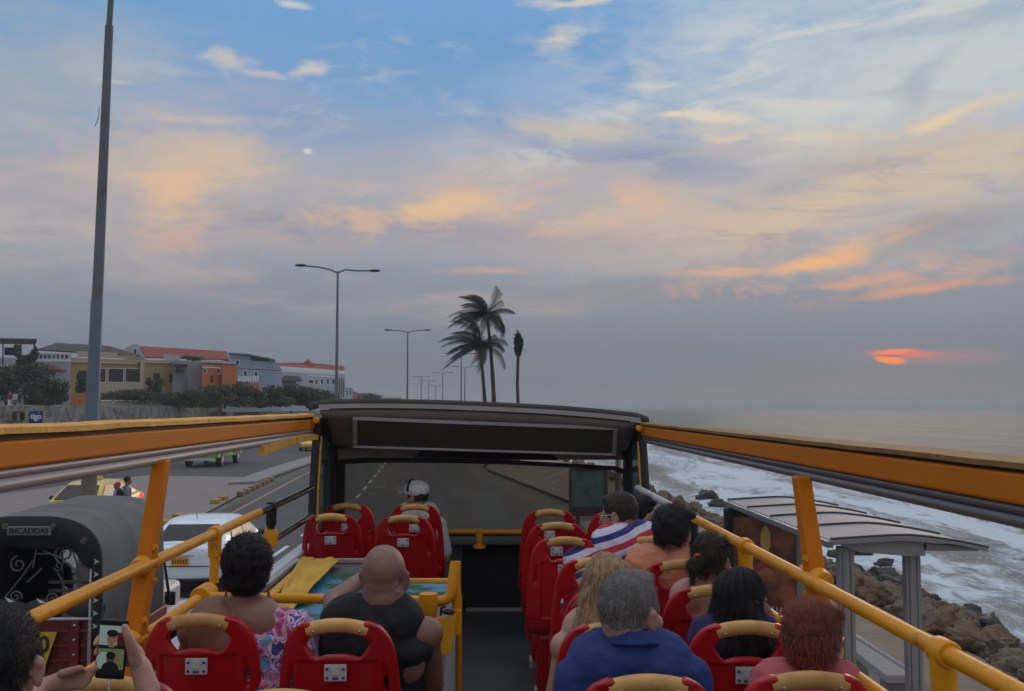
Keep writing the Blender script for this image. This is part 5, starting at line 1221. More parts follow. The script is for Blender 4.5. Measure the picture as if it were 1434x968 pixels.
# lit-less advertising box at the far end
adm = bpy.data.materials.new('poster'); adm.use_nodes = True; n_ = adm.node_tree.nodes; l_ = adm.node_tree.links; bs = n_['Principled BSDF']; bs.inputs['Roughness'].default_value = .25
t_ = n_.new('ShaderNodeTexCoord'); q_ = n_.new('ShaderNodeTexNoise'); q_.inputs['Scale'].default_value = 2.6; q_.inputs['Detail'].default_value = 7; l_.new(t_.outputs['Object'], q_.inputs['Vector'])
r_ = n_.new('ShaderNodeValToRGB'); l_.new(q_.outputs['Fac'], r_.inputs[0])
for p_, c_ in ((.35, (.07,.022,.012,1)), (.5, (.22,.060,.025,1)), (.62, (.40,.13,.045,1))):
    e_ = r_.color_ramp.elements.new(p_); e_.color = c_
r_.color_ramp.elements[0].color = (.02,.01,.008,1); r_.color_ramp.elements[-1].color = (.30,.10,.03,1)
l_.new(r_.outputs[0], bs.inputs['Base Color'])
Ya = 14.6; a = P(1016, 712, Ya); c = P(1131, 905, Ya)
root2 = empty('advertising_panel', ((a.x+c.x)/2, Ya, .14), 'dark advertising box with a brown orange poster at the far end of the shelter', 'advertising panel')
b = MB(); b.bb((a.x, Ya, .3), (c.x, Ya+.16, a.z)); b.build('case', M['black'], root2, smooth=False, bevel=.02)
b = MB(); b.bb((a.x+.11, Ya-.012, .52), (c.x-.11, Ya+.002, a.z-.12)); po = b.build('poster', adm, root2, smooth=False)
gw = mat('poster_gold', (.75,.45,.12), .4); q = P(1072, 756, Ya-.02)
b = MB(); b.ell(q, (.075,.008,.20), u=12, v=10); b.build('poster_flame', gw, po)
q = P(1072, 785, Ya-.02); b = MB(); b.tube([q+Vector((0,0,.12)), q+Vector((0,0,-.2))], [.05,.11], 12, flat=.1); b.build('poster_glass', mat('poster_pink', (.50,.16,.10), .4), po)
q = P(1073, 792, Ya-.025); b = MB(); b.ell(q, (.16,.005,.07)); b.build('poster_emblem', mat('poster_red', (.42,.05,.04), .4), po)
b = MB()
for k in range(11): q = P(1052+k*6, 853+random.uniform(-1,1), Ya-.02); b.box(q, (.022,.004,.045+.02*(k % 3)))
b.build('poster_caption', M['silver'], po, smooth=False)
b = MB(); b.bb((a.x+.1, Ya, .14), (a.x+.2, Ya+.14, .3)); b.bb((c.x-.2, Ya, .14), (c.x-.1, Ya+.14, .3)); b.build('foot', M['black'], root2, smooth=False)
# bench under the shelter
a = P(1190, 900, 13.3); c = P(1262, 948, 11.4); zb = (a.z+c.z)/2
root = empty('bench', ((a.x+c.x)/2, (a.y+c.y)/2, .1), 'long pale concrete bench behind the shelter posts', 'bench')
b = MB(); b.bar((a.x, a.y+.2, zb), (c.x, c.y, zb), .34, .09); b.build('seat', mat('bench_concrete', (.42,.41,.40), .7, vary=.1), root, smooth=False, bevel=.012)
for t_ in (.15, .85): q = a.lerp(c, t_); b = MB(); b.bb((q.x-.12, q.y-.08, .08), (q.x+.12, q.y+.08, zb-.045)); b.build('leg', paleconc, root, smooth=False)
# teal poster box ahead, seen through the windscreen
a = P(801, 660, 27); c = P(846, 710, 27); root = empty('advertising_panel', ((a.x+c.x)/2, 27, 0), 'teal lit poster box seen through the windscreen', 'advertising panel')
b = MB(); b.bb((a.x-.08, 27, .9), (c.x+.1, 27.15, a.z+.08)); b.build('case', M['black'], root, smooth=False, bevel=.02)
b = MB(); b.bb((a.x, 26.985, c.z), (c.x, 26.999, a.z)); b.build('poster', mat('poster_teal', (.07,.19,.18), .4, vary=.5, vscale=3), root, smooth=False)
b = MB(); b.bb((a.x+.1, 27, .1), (a.x+.2, 27.1, .9)); b.bb((c.x-.2, 27, .1), (c.x-.1, 27.1, .9)); b.build('leg', M['black'], root, smooth=False)
# ================================================================== PEOPLE
TMP = bpy.data.scenes.new('workbench')
def prims_mesh(pr, vox, smooth=4, fac=.5):
    b = MB()
    for p in pr:
        if p[0] == 'e':
            c, r = p[1], p[2]; m = p[3] if len(p) > 3 else None
            b.ell(c, r, m, 20, 14)
        else:
            _, p0, p1, r0, r1 = p; p0 = Vector(p0); p1 = Vector(p1); d = p1-p0; L_ = d.length
            if L_ < 1e-5: continue
            d.normalize(); n = 5; pts = []; rs = []
            for k in range(n): a = math.pi/2*(1-k/n); pts.append(p0-d*r0*math.sin(a)); rs.append(max(.0008, r0*math.cos(a)))
            pts.append(p0); rs.append(r0); pts.append(p1); rs.append(r1)
            for k in range(1, n+1): a = math.pi/2*k/n; pts.append(p1+d*r1*math.sin(a)); rs.append(max(.0008, r1*math.cos(a)))
            b.tube(pts, rs, 18)
    me = bpy.data.meshes.new('tmp'); me.from_pydata([tuple(v) for v in b.v], [], b.f)
    bm = bmesh.new(); bm.from_mesh(me); bmesh.ops.recalc_face_normals(bm, faces=bm.faces); bm.to_mesh(me); bm.free()
    ob = bpy.data.objects.new('tmp', me); TMP.collection.objects.link(ob)
    rm = ob.modifiers.new('r', 'REMESH'); rm.mode = 'VOXEL'; rm.voxel_size = vox
    sm_ = ob.modifiers.new('s', 'SMOOTH'); sm_.iterations = smooth; sm_.factor = fac
    vl = TMP.view_layers[0]; vl.update(); me2 = bpy.data.meshes.new_from_object(ob.evaluated_get(vl.depsgraph)); bpy.data.objects.remove(ob); bpy.data.meshes.remove(me)
    return me2
def skin(name, col):
    m = mat(name, col, .5, vary=.16, vscale=11, bump=.16, bscale=140, dirt=((col[0]*.78, col[1]*.62, col[2]*.6), .40, 12))
    b = m.node_tree.nodes['Principled BSDF']; b.inputs['Subsurface Weight'].default_value = .12; b.inputs['Subsurface Radius'].default_value = (.012,.004,.002); b.inputs['Subsurface Scale'].default_value = 1.0
    return m
def cloth(name, col, **k): return mat(name, col, .85, vary=.12, vscale=7, bump=.35, bscale=28, **k)
def hairm(name, col, dirt=None): 
    m = mat(name, col, .55, vary=.35, vscale=70, bump=.5, bscale=220, stretch=(1,1,.15), spec=.35, dirt=dirt); return m
def displace(me, f):
    out = []
    for v in me.vertices:
        p = v.co.copy(); q = p+v.normal*f(p); out += [q.x, q.y, q.z]
    me.vertices.foreach_set('co', out); me.update()
def fold(me, amp=.008, sc=9):
    displace(me, lambda p: amp*(noise.noise(p*sc)+.5*noise.noise(p*sc*2.3)))
def strands(b, pts, n, flow, length, w, rnd, curl=.0, lift=.004, seg=3):
    """thin tapering ribbons rooted on a surface: pts = list of (position, normal)"""
    for _ in range(n):
        p, nn = rnd.choice(pts); d = (flow(p, nn)+Vector((rnd.gauss(0,1), rnd.gauss(0,1), rnd.gauss(0,1)))*.16).normalized()
        q = p+nn*lift*rnd.random(); s_ = d.cross(nn); s_ = s_.normalized()*w if s_.length > .01 else Vector((w,0,0)); l_ = length*rnd.uniform(.5,1.25)/seg; prev = (q-s_, q+s_)
        for k in range(seg):
            d = (d+Vector((rnd.gauss(0,1), rnd.gauss(0,1), rnd.gauss(0,1)))*curl+nn*(.02 if curl else 0)).normalized(); q = q+d*l_; ww = s_*(1-(k+1)/seg*.92); cur_ = (q-ww, q+ww)
            b.add([prev[0], prev[1], cur_[1], cur_[0]], [(0,1,2,3)]); prev = cur_
def wrinkle(me, amp=.006, sc=7):
    displace(me, lambda p: amp*((1-2.6*abs(noise.noise(Vector((p.x*sc, p.y*sc, p.z*sc*1.7)))))*.6+(1-2.6*abs(noise.noise(Vector((p.x*sc*2.2+p.z*9, p.y*sc*2, p.z*sc*1.2)))))*.35)-amp*.4)
def surf_pts(me): return [(v.co.copy(), v.normal.copy()) for v in me.vertices]
def head_prims(H, s, male=True, neckr=.056, jaw=1.0):
    """H maps head-local metres to world; face looks along +Y"""
    Rm = H.to_3x3(); T = lambda x, y, z: H @ Vector((x*s, y*s, z*s)); E = lambda c, r, m=None: ('e', T(*c), [q*s for q in r], Rm if m is None else Rm @ m)
    pr = [E((0,-.014,.032), (.074,.094,.083)), E((0,.022,-.022), (.062,.066,.082)), E((0,.036,-.070), (.050*jaw,.048,.040)), E((0,.070,.018), (.050,.020,.016)),
          ('c', T(0,.086,.008), T(0,.108,-.028), .009*s, .0135*s), E((0,.088,-.058), (.023,.012,.010)), E((0,.074,-.094), (.020,.018,.016)),
          E((.040,.062,-.028), (.022,.022,.022)), E((-.040,.062,-.028), (.022,.022,.022)), E((0,-.052,-.020), (.058,.048,.060))]
    for k in (-1, 1):
        m = Matrix.Rotation(R(-22*k), 3, 'Z') @ Matrix.Rotation(R(-8), 3, 'X')
        pr += [E((k*.077,-.004,-.008), (.007,.019,.031), m), E((k*.080,-.010,.012), (.008,.012,.014), m), E((k*.076,.002,-.032), (.006,.009,.010), m)]
    return pr
def hand_prims(w, d, up, side, s=1.0, curl=.5):
    """relaxed hand at wrist w pointing d, back of hand along up; thumb on side"""
    w = Vector(w); d = Vector(d).normalized(); up = (Vector(up)-d*Vector(up).dot(d)).normalized(); sd_ = d.cross(up)*side
    m = Matrix((sd_, d, up)).transposed(); pr = [('e', w+d*.048*s, (.041*s, .052*s, .016*s), m)]
    for k, (off, l_) in enumerate(((-.031,.068),(-.011,.078),(.010,.072),(.029,.056))):
        b0 = w+d*.088*s+sd_*(-off)*s; a = 0; q = b0; dd = d.copy()
        for j in range(3):
            a += curl*(.45+.15*j); dd = (d*math.cos(a)-up*math.sin(a)); q2 = q+dd*l_*s*(.42,.33,.25)[j]; pr.append(('c', q, q2, .0088*s-.0008*j, .0082*s-.0009*j)); q = q2
        pr.append(('c', w+d*.03*s+sd_*(-off)*.7*s, b0, .0105*s, .0095*s))
    t0 = w+d*.022*s+sd_*.022*s; t1 = t0+(d*.65+sd_*.75-up*.15).normalized()*.042*s; t2 = t1+(d*.9+sd_*.35-up*.3).normalized()*.032*s
    pr += [('c', t0, t1, .0125*s, .0105*s), ('c', t1, t2, .0105*s, .0085*s)]
    return pr
SEATZ = FL+.47
def person(label, hc, yaw=0, pitch=0, roll=0, byaw=0, size=1.0, hs=1.0, sk=(.35,.19,.12), build=1.0, male=True, hip=None, lean=0, arms=None, top=None, topm=None, hairf=None, vox=.0075,
           glasses=None, neck=None, sw=None, legs=True, seatz=None, earring=None, bottom=(.04,.045,.06), extra_body=None, skname=None, hand_custom=None, shift=.08, nk=.152):
    """hc head centre; yaw turns the face (+ = to the viewer's left as seen from behind)"""
    hc = Vector(hc); kk_ = 1+shift/hc.y; hc = Vector((0,0,ZC))+(hc-Vector((0,0,ZC)))*kk_; hs *= kk_; hip = (hip[0], hip[1]+shift*1.35, 0) if hip is not None else None
    seatz = SEATZ if seatz is None else seatz
    Hm = Matrix.Translation(hc) @ Euler((R(pitch), R(roll), R(yaw)), 'ZYX' if False else 'XYZ').to_matrix().to_4x4()
    Hm = Matrix.Translation(hc) @ (Matrix.Rotation(R(yaw), 4, 'Z') @ Matrix.Rotation(R(pitch), 4, 'X') @ Matrix.Rotation(R(roll), 4, 'Y'))
    B = Matrix.Rotation(R(byaw), 3, 'Z'); nb = hc+B @ Vector((0, -.030, -nk))*size
    sw = (sw or (.185 if male else .165))*size*build**.5
    hip = Vector(hip) if hip is not None else Vector((nb.x, nb.y-.04+lean, seatz+.10)); hip.z = seatz+.10
    shc = nb+Vector((0, -.005, -.055)); S_ = {k: shc+B @ Vector((k*sw, 0, -.012)) for k in (-1, 1)}
    chest = nb.lerp(hip, .38); waist = nb.lerp(hip, .72)
    skm = skin(skname or 'skin_%d_%d' % (int(sk[0]*100), int(sk[1]*100)), sk)
    hp = head_prims(Hm, hs, male)
    nr = neck or (.058 if male else .049)
    P_ = {'head': hp, 'neck': [('c', Hm @ Vector((0,-.030*hs,-.055*hs)), nb+Vector((0,0,-.01)), nr*hs, nr*1.08*hs)]}
    bw = build; tor = [('e', chest, (.158*size*bw, .112*size*bw, .175*size), B), ('e', waist, (.145*size*bw, .110*size*bw, .15*size), B), ('e', hip+Vector((0,0,.02)), (.175*size*bw, .125*size*bw, .12*size), B),
           ('c', S_[-1], S_[1], .058*size*bw**.5, .058*size*bw**.5), ('c', chest+B @ Vector((-.075,0,.10)), waist, .10*size*bw, .10*size*bw), ('c', chest+B @ Vector((.075,0,.10)), waist, .10*size*bw, .10*size*bw),
           ('e', shc+B @ Vector((0,-.03,-.07)), (.15*size*bw, .075*size, .085*size), B)]
    traps = [('c', nb+B @ Vector((k*.028,-.012,.040)), S_[k]+B @ Vector((-k*.040,-.006,.010)), .040*size, .048*size) for k in (-1, 1)]
    tor += [('e', shc+B @ Vector((k*.085*size,-.055*size,-.085*size)), (.065*size*bw,.040*size,.095*size), B @ Matrix.Rotation(R(-14*k), 3, 'Y')) for k in (-1, 1)]
    P_['torso'] = tor+traps
    arms = arms or {}; ua = []; fa = []; hd = []; J = {}
    for k in (-1, 1):
        if k in arms: el, wr_ = Vector(arms[k][0]), Vector(arms[k][1]); hdir = Vector(arms[k][2]) if len(arms[k]) > 2 else wr_-el
        else:
            el = S_[k]+B @ Vector((k*.055, .03, -.27))*size; wr_ = el+B @ Vector((-k*.09, .23, -.02))*size; hdir = wr_-el
        J[k] = (el, wr_)
        ar = .046*size*bw**.6*(1 if male else .85)
        ua += [('e', S_[k]+Vector((0,0,-.010)), (ar*1.18, ar*1.20, ar*1.22)), ('c', S_[k], el, ar*1.08, ar*.82)]; fa.append(('c', el, wr_, ar*.86, ar*.56))
        if not hand_custom: hd += hand_prims(wr_, hdir, Vector((0,0,1)) if abs(hdir.normalized().z) < .8 else Vector((0,1,0)), -k, size*.95*(1 if male else .9))
    P_['ua'] = ua; P_['fa'] = fa; P_['hand'] = hd if not hand_custom else hand_custom
    lg = []
    if legs:
        for k in (-1, 1):
            h0 = hip+B @ Vector((k*.085, .04, -.01)); kn = h0+B @ Vector((k*.03, .42, .03)); an = kn+Vector((0, .02, -.42)); an.z = max(an.z, FL+.07)
            lg += [('c', h0, kn, .085*size, .058*size), ('c', kn, an, .056*size, .038*size), ('c', an, an+B @ Vector((0,.15,-.025)), .038, .028)]
    P_['leg'] = lg
    allp = [q for k in P_ for q in P_[k]] + (extra_body or [])
    me = prims_mesh(allp, vox, 3); fold(me, .0022, 13)
    root = link('person', me, skm, None, True, 0, False, 180)
    tag(root, label, 'person')
    T = lambda x, y, z: Hm @ Vector((x*hs, y*hs, z*hs)); R3 = Hm.to_3x3()
    b = MB()
    for k in (-1, 1): b.ell(T(k*.031,.078,.004), (.0125*hs,.0085*hs,.0075*hs), R3, 10, 8)
    b.build('eyes', mat('eye_white', (.6,.58,.55), .3), root)
    b = MB()
    for k in (-1, 1): b.ell(T(k*.031,.0855,.004), (.0052*hs,.0026*hs,.0052*hs), R3, 8, 6); 
    b.build('irises', mat('eye_dark', (.02,.012,.008), .2), root)
    b = MB(); b.ell(T(0,.0985,-.056), (.021*hs,.006*hs,.0045*hs), R3, 10, 6); b.ell(T(0,.0975,-.063), (.018*hs,.006*hs,.0045*hs), R3, 10, 6); b.build('lips', mat('lips_'+root.name.replace('.','_'), (sk[0]*.85, sk[1]*.55, sk[2]*.55), .5), root)
    # trousers
    if legs:
        infl = [('c', q[1], q[2], q[3]+.010, q[4]+.012) for q in lg if q[0] == 'c' and q[3] != .038] + [('e', hip+Vector((0,0,.01)), (.185*size*bw, .135*size*bw, .115*size), B)]
        m2 = prims_mesh(infl, .011, 3); fold(m2, .006, 12); link('trousers', m2, cloth('trouser_%d' % int(bottom[0]*1000), bottom), root, True, 0, False, 180)
        b = MB()
        for q in lg:
            if q[3] == .038: b.ell((Vector(q[1])+Vector(q[2]))/2+Vector((0,.02,-.015)), (.046,.13,.040), B)
        b.build('shoes', mat('shoe_dark', (.04,.035,.03), .6), root)
    # top
    def grow(lst, g): return [('e', q[1], [r+g for r in q[2]], q[3] if len(q) > 3 else None) if q[0] == 'e' else ('c', q[1], q[2], q[3]+g, q[4]+g) for q in lst]
    if top:
        kind, tm = top
        if kind in ('tee', 'polo', 'dress'):
            pr = grow(tor, .013)+grow([('c', a[1], a[2], a[3], a[4]) for a in traps], .006)
            pr = [q for q in pr]
            for k in (-1, 1):
                el, wr_ = J[k]; e2 = S_[k].lerp(el, .78 if kind != 'dress' else .25); ar = .046*size*bw**.6*(1 if male else .85)
                pr += [('e', S_[k]+Vector((0,0,-.006)), (ar*1.28+.013, ar*1.25+.013, ar*1.3+.010)), ('c', S_[k], e2, ar*1.10+.015, ar*.95+.020)]
            if kind == 'polo': pr.append(('c', nb+Vector((0,0,-.02)), nb+(hc-nb).normalized()*.034, nr*hs+.024, nr*hs+.010))
            m2 = prims_mesh(pr, .008, 4); fold(m2, .007, 8); wrinkle(m2, .009, 8); tp = link('shirt', m2, tm, root, True, 0, False, 180)
            if kind == 'polo':
                ax = (hc-nb).normalized(); fr = B @ Vector((0,1,0)); r0 = nr*hs+.011; cp = []
                for k in range(25):
                    a = 2*math.pi*k/24; f = math.cos(a)
                    base = nb+ax*(.074-.070*(.5+.5*f)**1.5)+(B @ Vector((math.sin(a), 0, 0)))*r0*1.02+fr*f*r0*1.10
                    cp.append(('c', base+ax*.012, base-ax*.020+((base-nb)-ax*(base-nb).dot(ax)).normalized()*.010, .0055, .0060))
                for k in range(24): cp.append(('c', cp[k][1], cp[k+1][1], .0055, .0055)); cp.append(('c', cp[k][2], cp[k+1][2], .006, .006)); cp.append(('c', (cp[k][1]+cp[k][2])/2, (cp[k+1][1]+cp[k+1][2])/2, .0058, .0058))
                link('collar', prims_mesh(cp, .0045, 3), tm, tp, True, 0, False, 180)
            if kind == 'polo_old':
                c0 = nb+B @ Vector((0,-.006,.030)); r0 = nr*hs+.016; b = MB(); rings = []
                ax = (hc-nb).normalized()
                for (dz, rr_) in ((-.032, 1.28), (.004, 1.12), (.022, 1.05), (.024, .99), (.006, 1.02)):
                    rings.append([c0+ax*dz+B @ Vector((r0*rr_*math.sin(a), r0*rr_*1.02*math.cos(a+math.pi)*1.0, -.014*math.cos(a)*0-.020*(math.cos(a) < -.2)*0)) for a in [2*math.pi*k/30 for k in range(30)]])
                b.ring_loft(rings, cap=False); b.build('collar', tm, tp, ang=60)
                so = tp.children[-1].modifiers.new('s','SOLIDIFY') if tp.children else None
                if so: so.thickness = .004
        elif kind == 'tank':
            pr = grow(tor[:3]+tor[4:6], .012) + [('e', chest+B @ Vector((0,-.0,.02)), (.182*size*bw, .122*size*bw+.008, .20*size), B), ('e', shc+B @ Vector((0,-.030,-.070)), (.168*size*bw, .094*size, .092*size), B), ('c', nb+B @ Vector((0,-.012,-.045)), nb+B @ Vector((0,-.014,.0)), .11*size, .088*size)]
            for k in (-1, 1): pr += [('c', chest+B @ Vector((k*.095,0,.03)), waist+B @ Vector((k*.085,0,-.10)), .098*size*bw, .100*size*bw)]
            pr += [('e', hip+Vector((0,0,.05)), (.195*size*bw, .15*size*bw, .14*size), B)]
            for k in (-1, 1): pr += [('c', nb+B @ Vector((k*.075,-.012,.000)), chest+B @ Vector((k*.085,-.055,.10)), .046*size, .05*size)]
            m2 = prims_mesh(pr, .008, 3); fold(m2, .005, 8); wrinkle(m2, .008, 8); link('tank_top', m2, tm, root, True, 0, False, 180)
        elif kind == 'oneshoulder':
            pr = grow([tor[0], tor[1], tor[2]], .012); pr[0] = ('e', chest+B @ Vector((.02,.01,-.05)), (.165*size, .118*size, .13*size), B)
            el, wr_ = J[1]; ar = .05*size
            pr += [('e', S_[1]+Vector((.005,0,-.015)), (.085, .090, .092)), ('c', S_[1]+Vector((.005,-.01,-.05)), S_[1].lerp(el, .95)+Vector((.02,0,0)), .078, .080), ('c', S_[1]+B @ Vector((-.05,-.02,0)), chest+B @ Vector((.09,-.03,-.02)), .05, .09), ('c', nb+B @ Vector((.080,-.01,-.018)), S_[1]+Vector((0,-.01,0)), .058, .086), ('e', shc+B @ Vector((.095,-.060,-.085)), (.088,.060,.115), B), ('e', shc+B @ Vector((.075,-.055,-.20)), (.10,.075,.12), B), ('c', S_[1]+B @ Vector((-.06,-.04,-.03)), chest+B @ Vector((.07,-.06,.04)), .065, .075)]
            m2 = prims_mesh(pr, .008, 4); fold(m2, .008, 10); wrinkle(m2, .014, 9); link('flowered_top', m2, tm, root, True, 0, False, 180)
        elif kind == 'strap':
            pr = [('e', chest+Vector((0,0,-.09)), (.165*size, .122*size, .11*size), B)]+grow([tor[1], tor[2]], .012)
            m2 = prims_mesh(pr, .008, 3); fold(m2, .006, 9); tp = link('top', m2, tm, root, True, 0, False, 180)
    info = dict(root=root, H=Hm, T=T, R3=R3, hs=hs, nb=nb, chest=chest, S=S_, B=B, hc=hc, J=J)
    if hairf: hairf(info)
    if glasses:
        b = MB(); r_ = .0016*hs if glasses != 'thick' else .0032*hs
        for k in (-1, 1):
            b.tube([T(k*.032+.021*math.cos(a), .093, .002+.015*math.sin(a)) for a in [2*math.pi*j/16 for j in range(17)]], r_*1.2, 5, cap=False)
            b.tube([T(k*.053,.092,.006), T(k*.076,.075,.010), T(k*.083,.0,.012), T(k*.081,-.022,-.004)], r_*1.3, 5)
        b.tube([T(-.011,.094,.005), T(.011,.094,.005)], r_, 5); b.build('glasses', mat('frame_dark', (.015,.015,.018), .3) if glasses == 'thick' else M['chrome'], root)
    if earring:
        b = MB()
        for k in (-1, 1):
            p = T(k*.080,-.002,-.042); 
            if earring == 'drop':
                b.tube([p, p+Vector((0,0,-.02))], .0018, 5); b.tube([p+Vector((0,0,-.02)), p+Vector((0,0,-.045)), p+Vector((0,0,-.068)), p+Vector((0,0,-.070))], [.003,.006,.013,.002], 8, flat=.4)
            else: b.ell(p, (.004,.004,.004), u=8, v=6)
        b.build('earrings', mat('earring_brown', (.35,.10,.05), .4) if earring == 'drop' else M['chrome'], root)
    return info
def short_hair(m, n=2600, ln=.018, vol=1.0, nape=-.058, top_flow=(0,.6,.1), grey=None, curl=.12, temple=True, thick=.006, front=True):
    def f(I):
        T, R3, hs = I['T'], I['R3'], I['hs']
        g = thick*vol
        pr = [('e', T(0,-.020,.040), [(.074+g)*hs, (.090+g)*hs, (.080+g*1.5)*hs], R3), ('e', T(0,-.046,nape*.5+.016), [(.060+g)*hs, (.053+g)*hs, (.050+(-nape-.04)*.6)*hs], R3)]
        if temple: pr += [('e', T(k*.062,.012,.020), [(.013+g*.6)*hs, .028*hs, .030*hs], R3) for k in (-1, 1)]
        if front: pr.append(('e', T(0,.030,.088), [.055*hs*vol, .042*hs, .030*hs], R3))
        me = prims_mesh(pr, .006, 3); fold(me, .004*vol, 26); h = link('hair', me, m, I['root'], True, 0, False, 180)
        b = MB(); r_ = random.Random(5); pts = surf_pts(me); tf = R3 @ Vector(top_flow)
        def flow(p, nn):
            loc = R3.transposed() @ (p-I['hc']); dn = R3 @ Vector((0,-.1,-1)) if loc.z < .06*hs else tf
            return (dn-nn*dn.dot(nn)*.9+nn*min(.22,.30*vol)).normalized()
        strands(b, pts, n, flow, ln, .0009, r_, curl, .003); b.build('hair_strands', m if not grey else grey, h, smooth=False)
    return f
def long_hair(m, down=.36, n=2600, sway=0.0, wavy=.006, light=None, width=1.0, behind=.06):
    def f(I):
        T, R3, hs = I['T'], I['R3'], I['hs']; hc = I['hc']; nb = I['nb']
        pr = [('e', T(0,-.018,.036), [.083*hs, .101*hs, .090*hs], R3), ('e', T(0,-.055,-.02), [.078*hs*width,.060*hs,.10*hs], R3)]
        for k in (-1, -.5, 0, .5, 1):
            a = T(k*.066,-.045-(1-abs(k))*.03,-.01); c = nb+I['B'] @ Vector((k*.095*width+sway*.3, -behind-.02*(1-abs(k)), -.02)); e = nb+I['B'] @ Vector((k*.100*width+sway, -behind-.045, -down+.03*abs(k)))
            pr += [('c', a, c, .036*hs, .036), ('c', c, e, .036, .022)]
        for k in (-1, 1): pr.append(('c', T(k*.072,.012,.03), T(k*.078,.0,-.06), .016*hs, .020*hs))
        me = prims_mesh(pr, .007, 3); fold(me, wavy, 22)
        displace(me, lambda p: .004*math.sin(math.atan2(p.x-hc.x, -(p.y-hc.y))*16+6*noise.noise(p*6)))
        h = link('hair', me, m, I['root'], True, 0, False, 180)
        b = MB(); r_ = random.Random(8); pts = surf_pts(me); dn = Vector((sway*.5, -.05, -1))
        def flow(p, nn): return (dn-nn*dn.dot(nn)*.85+nn*.06).normalized()
        strands(b, pts, n, flow, .075, .0011, r_, .10, .004, 4); b.build('hair_strands', light or m, h, smooth=False)
    return f
def afro(m, n=5200):
    def f(I):
        T, R3, hs = I['T'], I['R3'], I['hs']; pr = [('e', T(0,-.028,.050), [.095*hs,.104*hs,.104*hs], R3), ('e', T(0,-.05,-.01), [.084*hs,.07*hs,.07*hs], R3)]
        me = prims_mesh(pr, .0065, 3)
        displace(me, lambda p: .006*noise.noise(p*38)+.004*noise.noise(p*90))
        h = link('hair', me, m, I['root'], True, 0, False, 180); b = MB(); strands(b, surf_pts(me), n, lambda p, nn: (nn+Vector((random.gauss(0,.6),random.gauss(0,.6),random.gauss(0,.6)))).normalized(), .016, .0010, random.Random(2), .9, .003, 4); b.build('hair_strands', m, h, smooth=False)
    return f
blackhair = hairm('black_hair', (.010,.009,.009)); darkbrown = hairm('dark_brown_hair', (.035,.024,.018)); greyhair = hairm('grey_hair', (.125,.118,.108)); greylight = hairm('light_grey_hair', (.22,.205,.19))
blonde = hairm('blonde_hair', (.33,.215,.115)); blondel = hairm('pale_blonde_hair', (.46,.32,.18)); redhair = hairm('red_hair', (.10,.024,.014)); redl = hairm('copper_hair', (.27,.070,.038))
# flowered print
def flower_mat():
    m = bpy.data.materials.new('flowered_cloth'); m.use_nodes = True; n = m.node_tree.nodes; l = m.node_tree.links; b = n['Principled BSDF']; b.inputs['Roughness'].default_value = .8
    t = n.new('ShaderNodeTexCoord'); nz = n.new('ShaderNodeTexNoise'); nz.inputs['Scale'].default_value = 14; nz.inputs['Detail'].default_value = 3; l.new(t.outputs['Object'], nz.inputs['Vector'])
    ad = n.new('ShaderNodeVectorMath'); ad.operation = 'MULTIPLY_ADD'; l.new(nz.outputs['Color'], ad.inputs[0]); ad.inputs[1].default_value = (.085,.085,.085); l.new(t.outputs['Object'], ad.inputs[2])
    v = n.new('ShaderNodeTexVoronoi'); v.inputs['Scale'].default_value = 21; l.new(ad.outputs[0], v.inputs['Vector'])
    r = n.new('ShaderNodeValToRGB'); l.new(v.outputs['Distance'], r.inputs[0]); r.color_ramp.interpolation = 'CONSTANT'
    cs = ((0,(.12,.20,.34,1)),(.16,(.34,.03,.16,1)),(.26,(.62,.07,.06,1)),(.36,(.50,.22,.42,1)),(.48,(.58,.40,.55,1)),(.60,(.25,.06,.35,1)),(.68,(.62,.48,.60,1)),(.80,(.05,.05,.22,1)))
    r.color_ramp.elements[0].position = 0; r.color_ramp.elements[0].color = cs[0][1]; r.color_ramp.elements[1].position = cs[1][0]; r.color_ramp.elements[1].color = cs[1][1]
    for p_, c_ in cs[2:]: e_ = r.color_ramp.elements.new(p_); e_.color = c_
    v2 = n.new('ShaderNodeTexVoronoi'); v2.inputs['Scale'].default_value = 12; l.new(ad.outputs[0], v2.inputs['Vector']); 
    r2 = n.new('ShaderNodeMapRange'); l.new(v2.outputs['Distance'], r2.inputs[0]); r2.inputs[1].default_value = .24; r2.inputs[2].default_value = .20
    mx_ = n.new('ShaderNodeMix'); mx_.data_type = 'RGBA'; l.new(r2.outputs[0], mx_.inputs[0]); l.new(r.outputs[0], mx_.inputs['A']); mx_.inputs['B'].default_value = (.10,.32,.45,1)
    l.new(mx_.outputs['Result'], b.inputs['Base Color']); return m
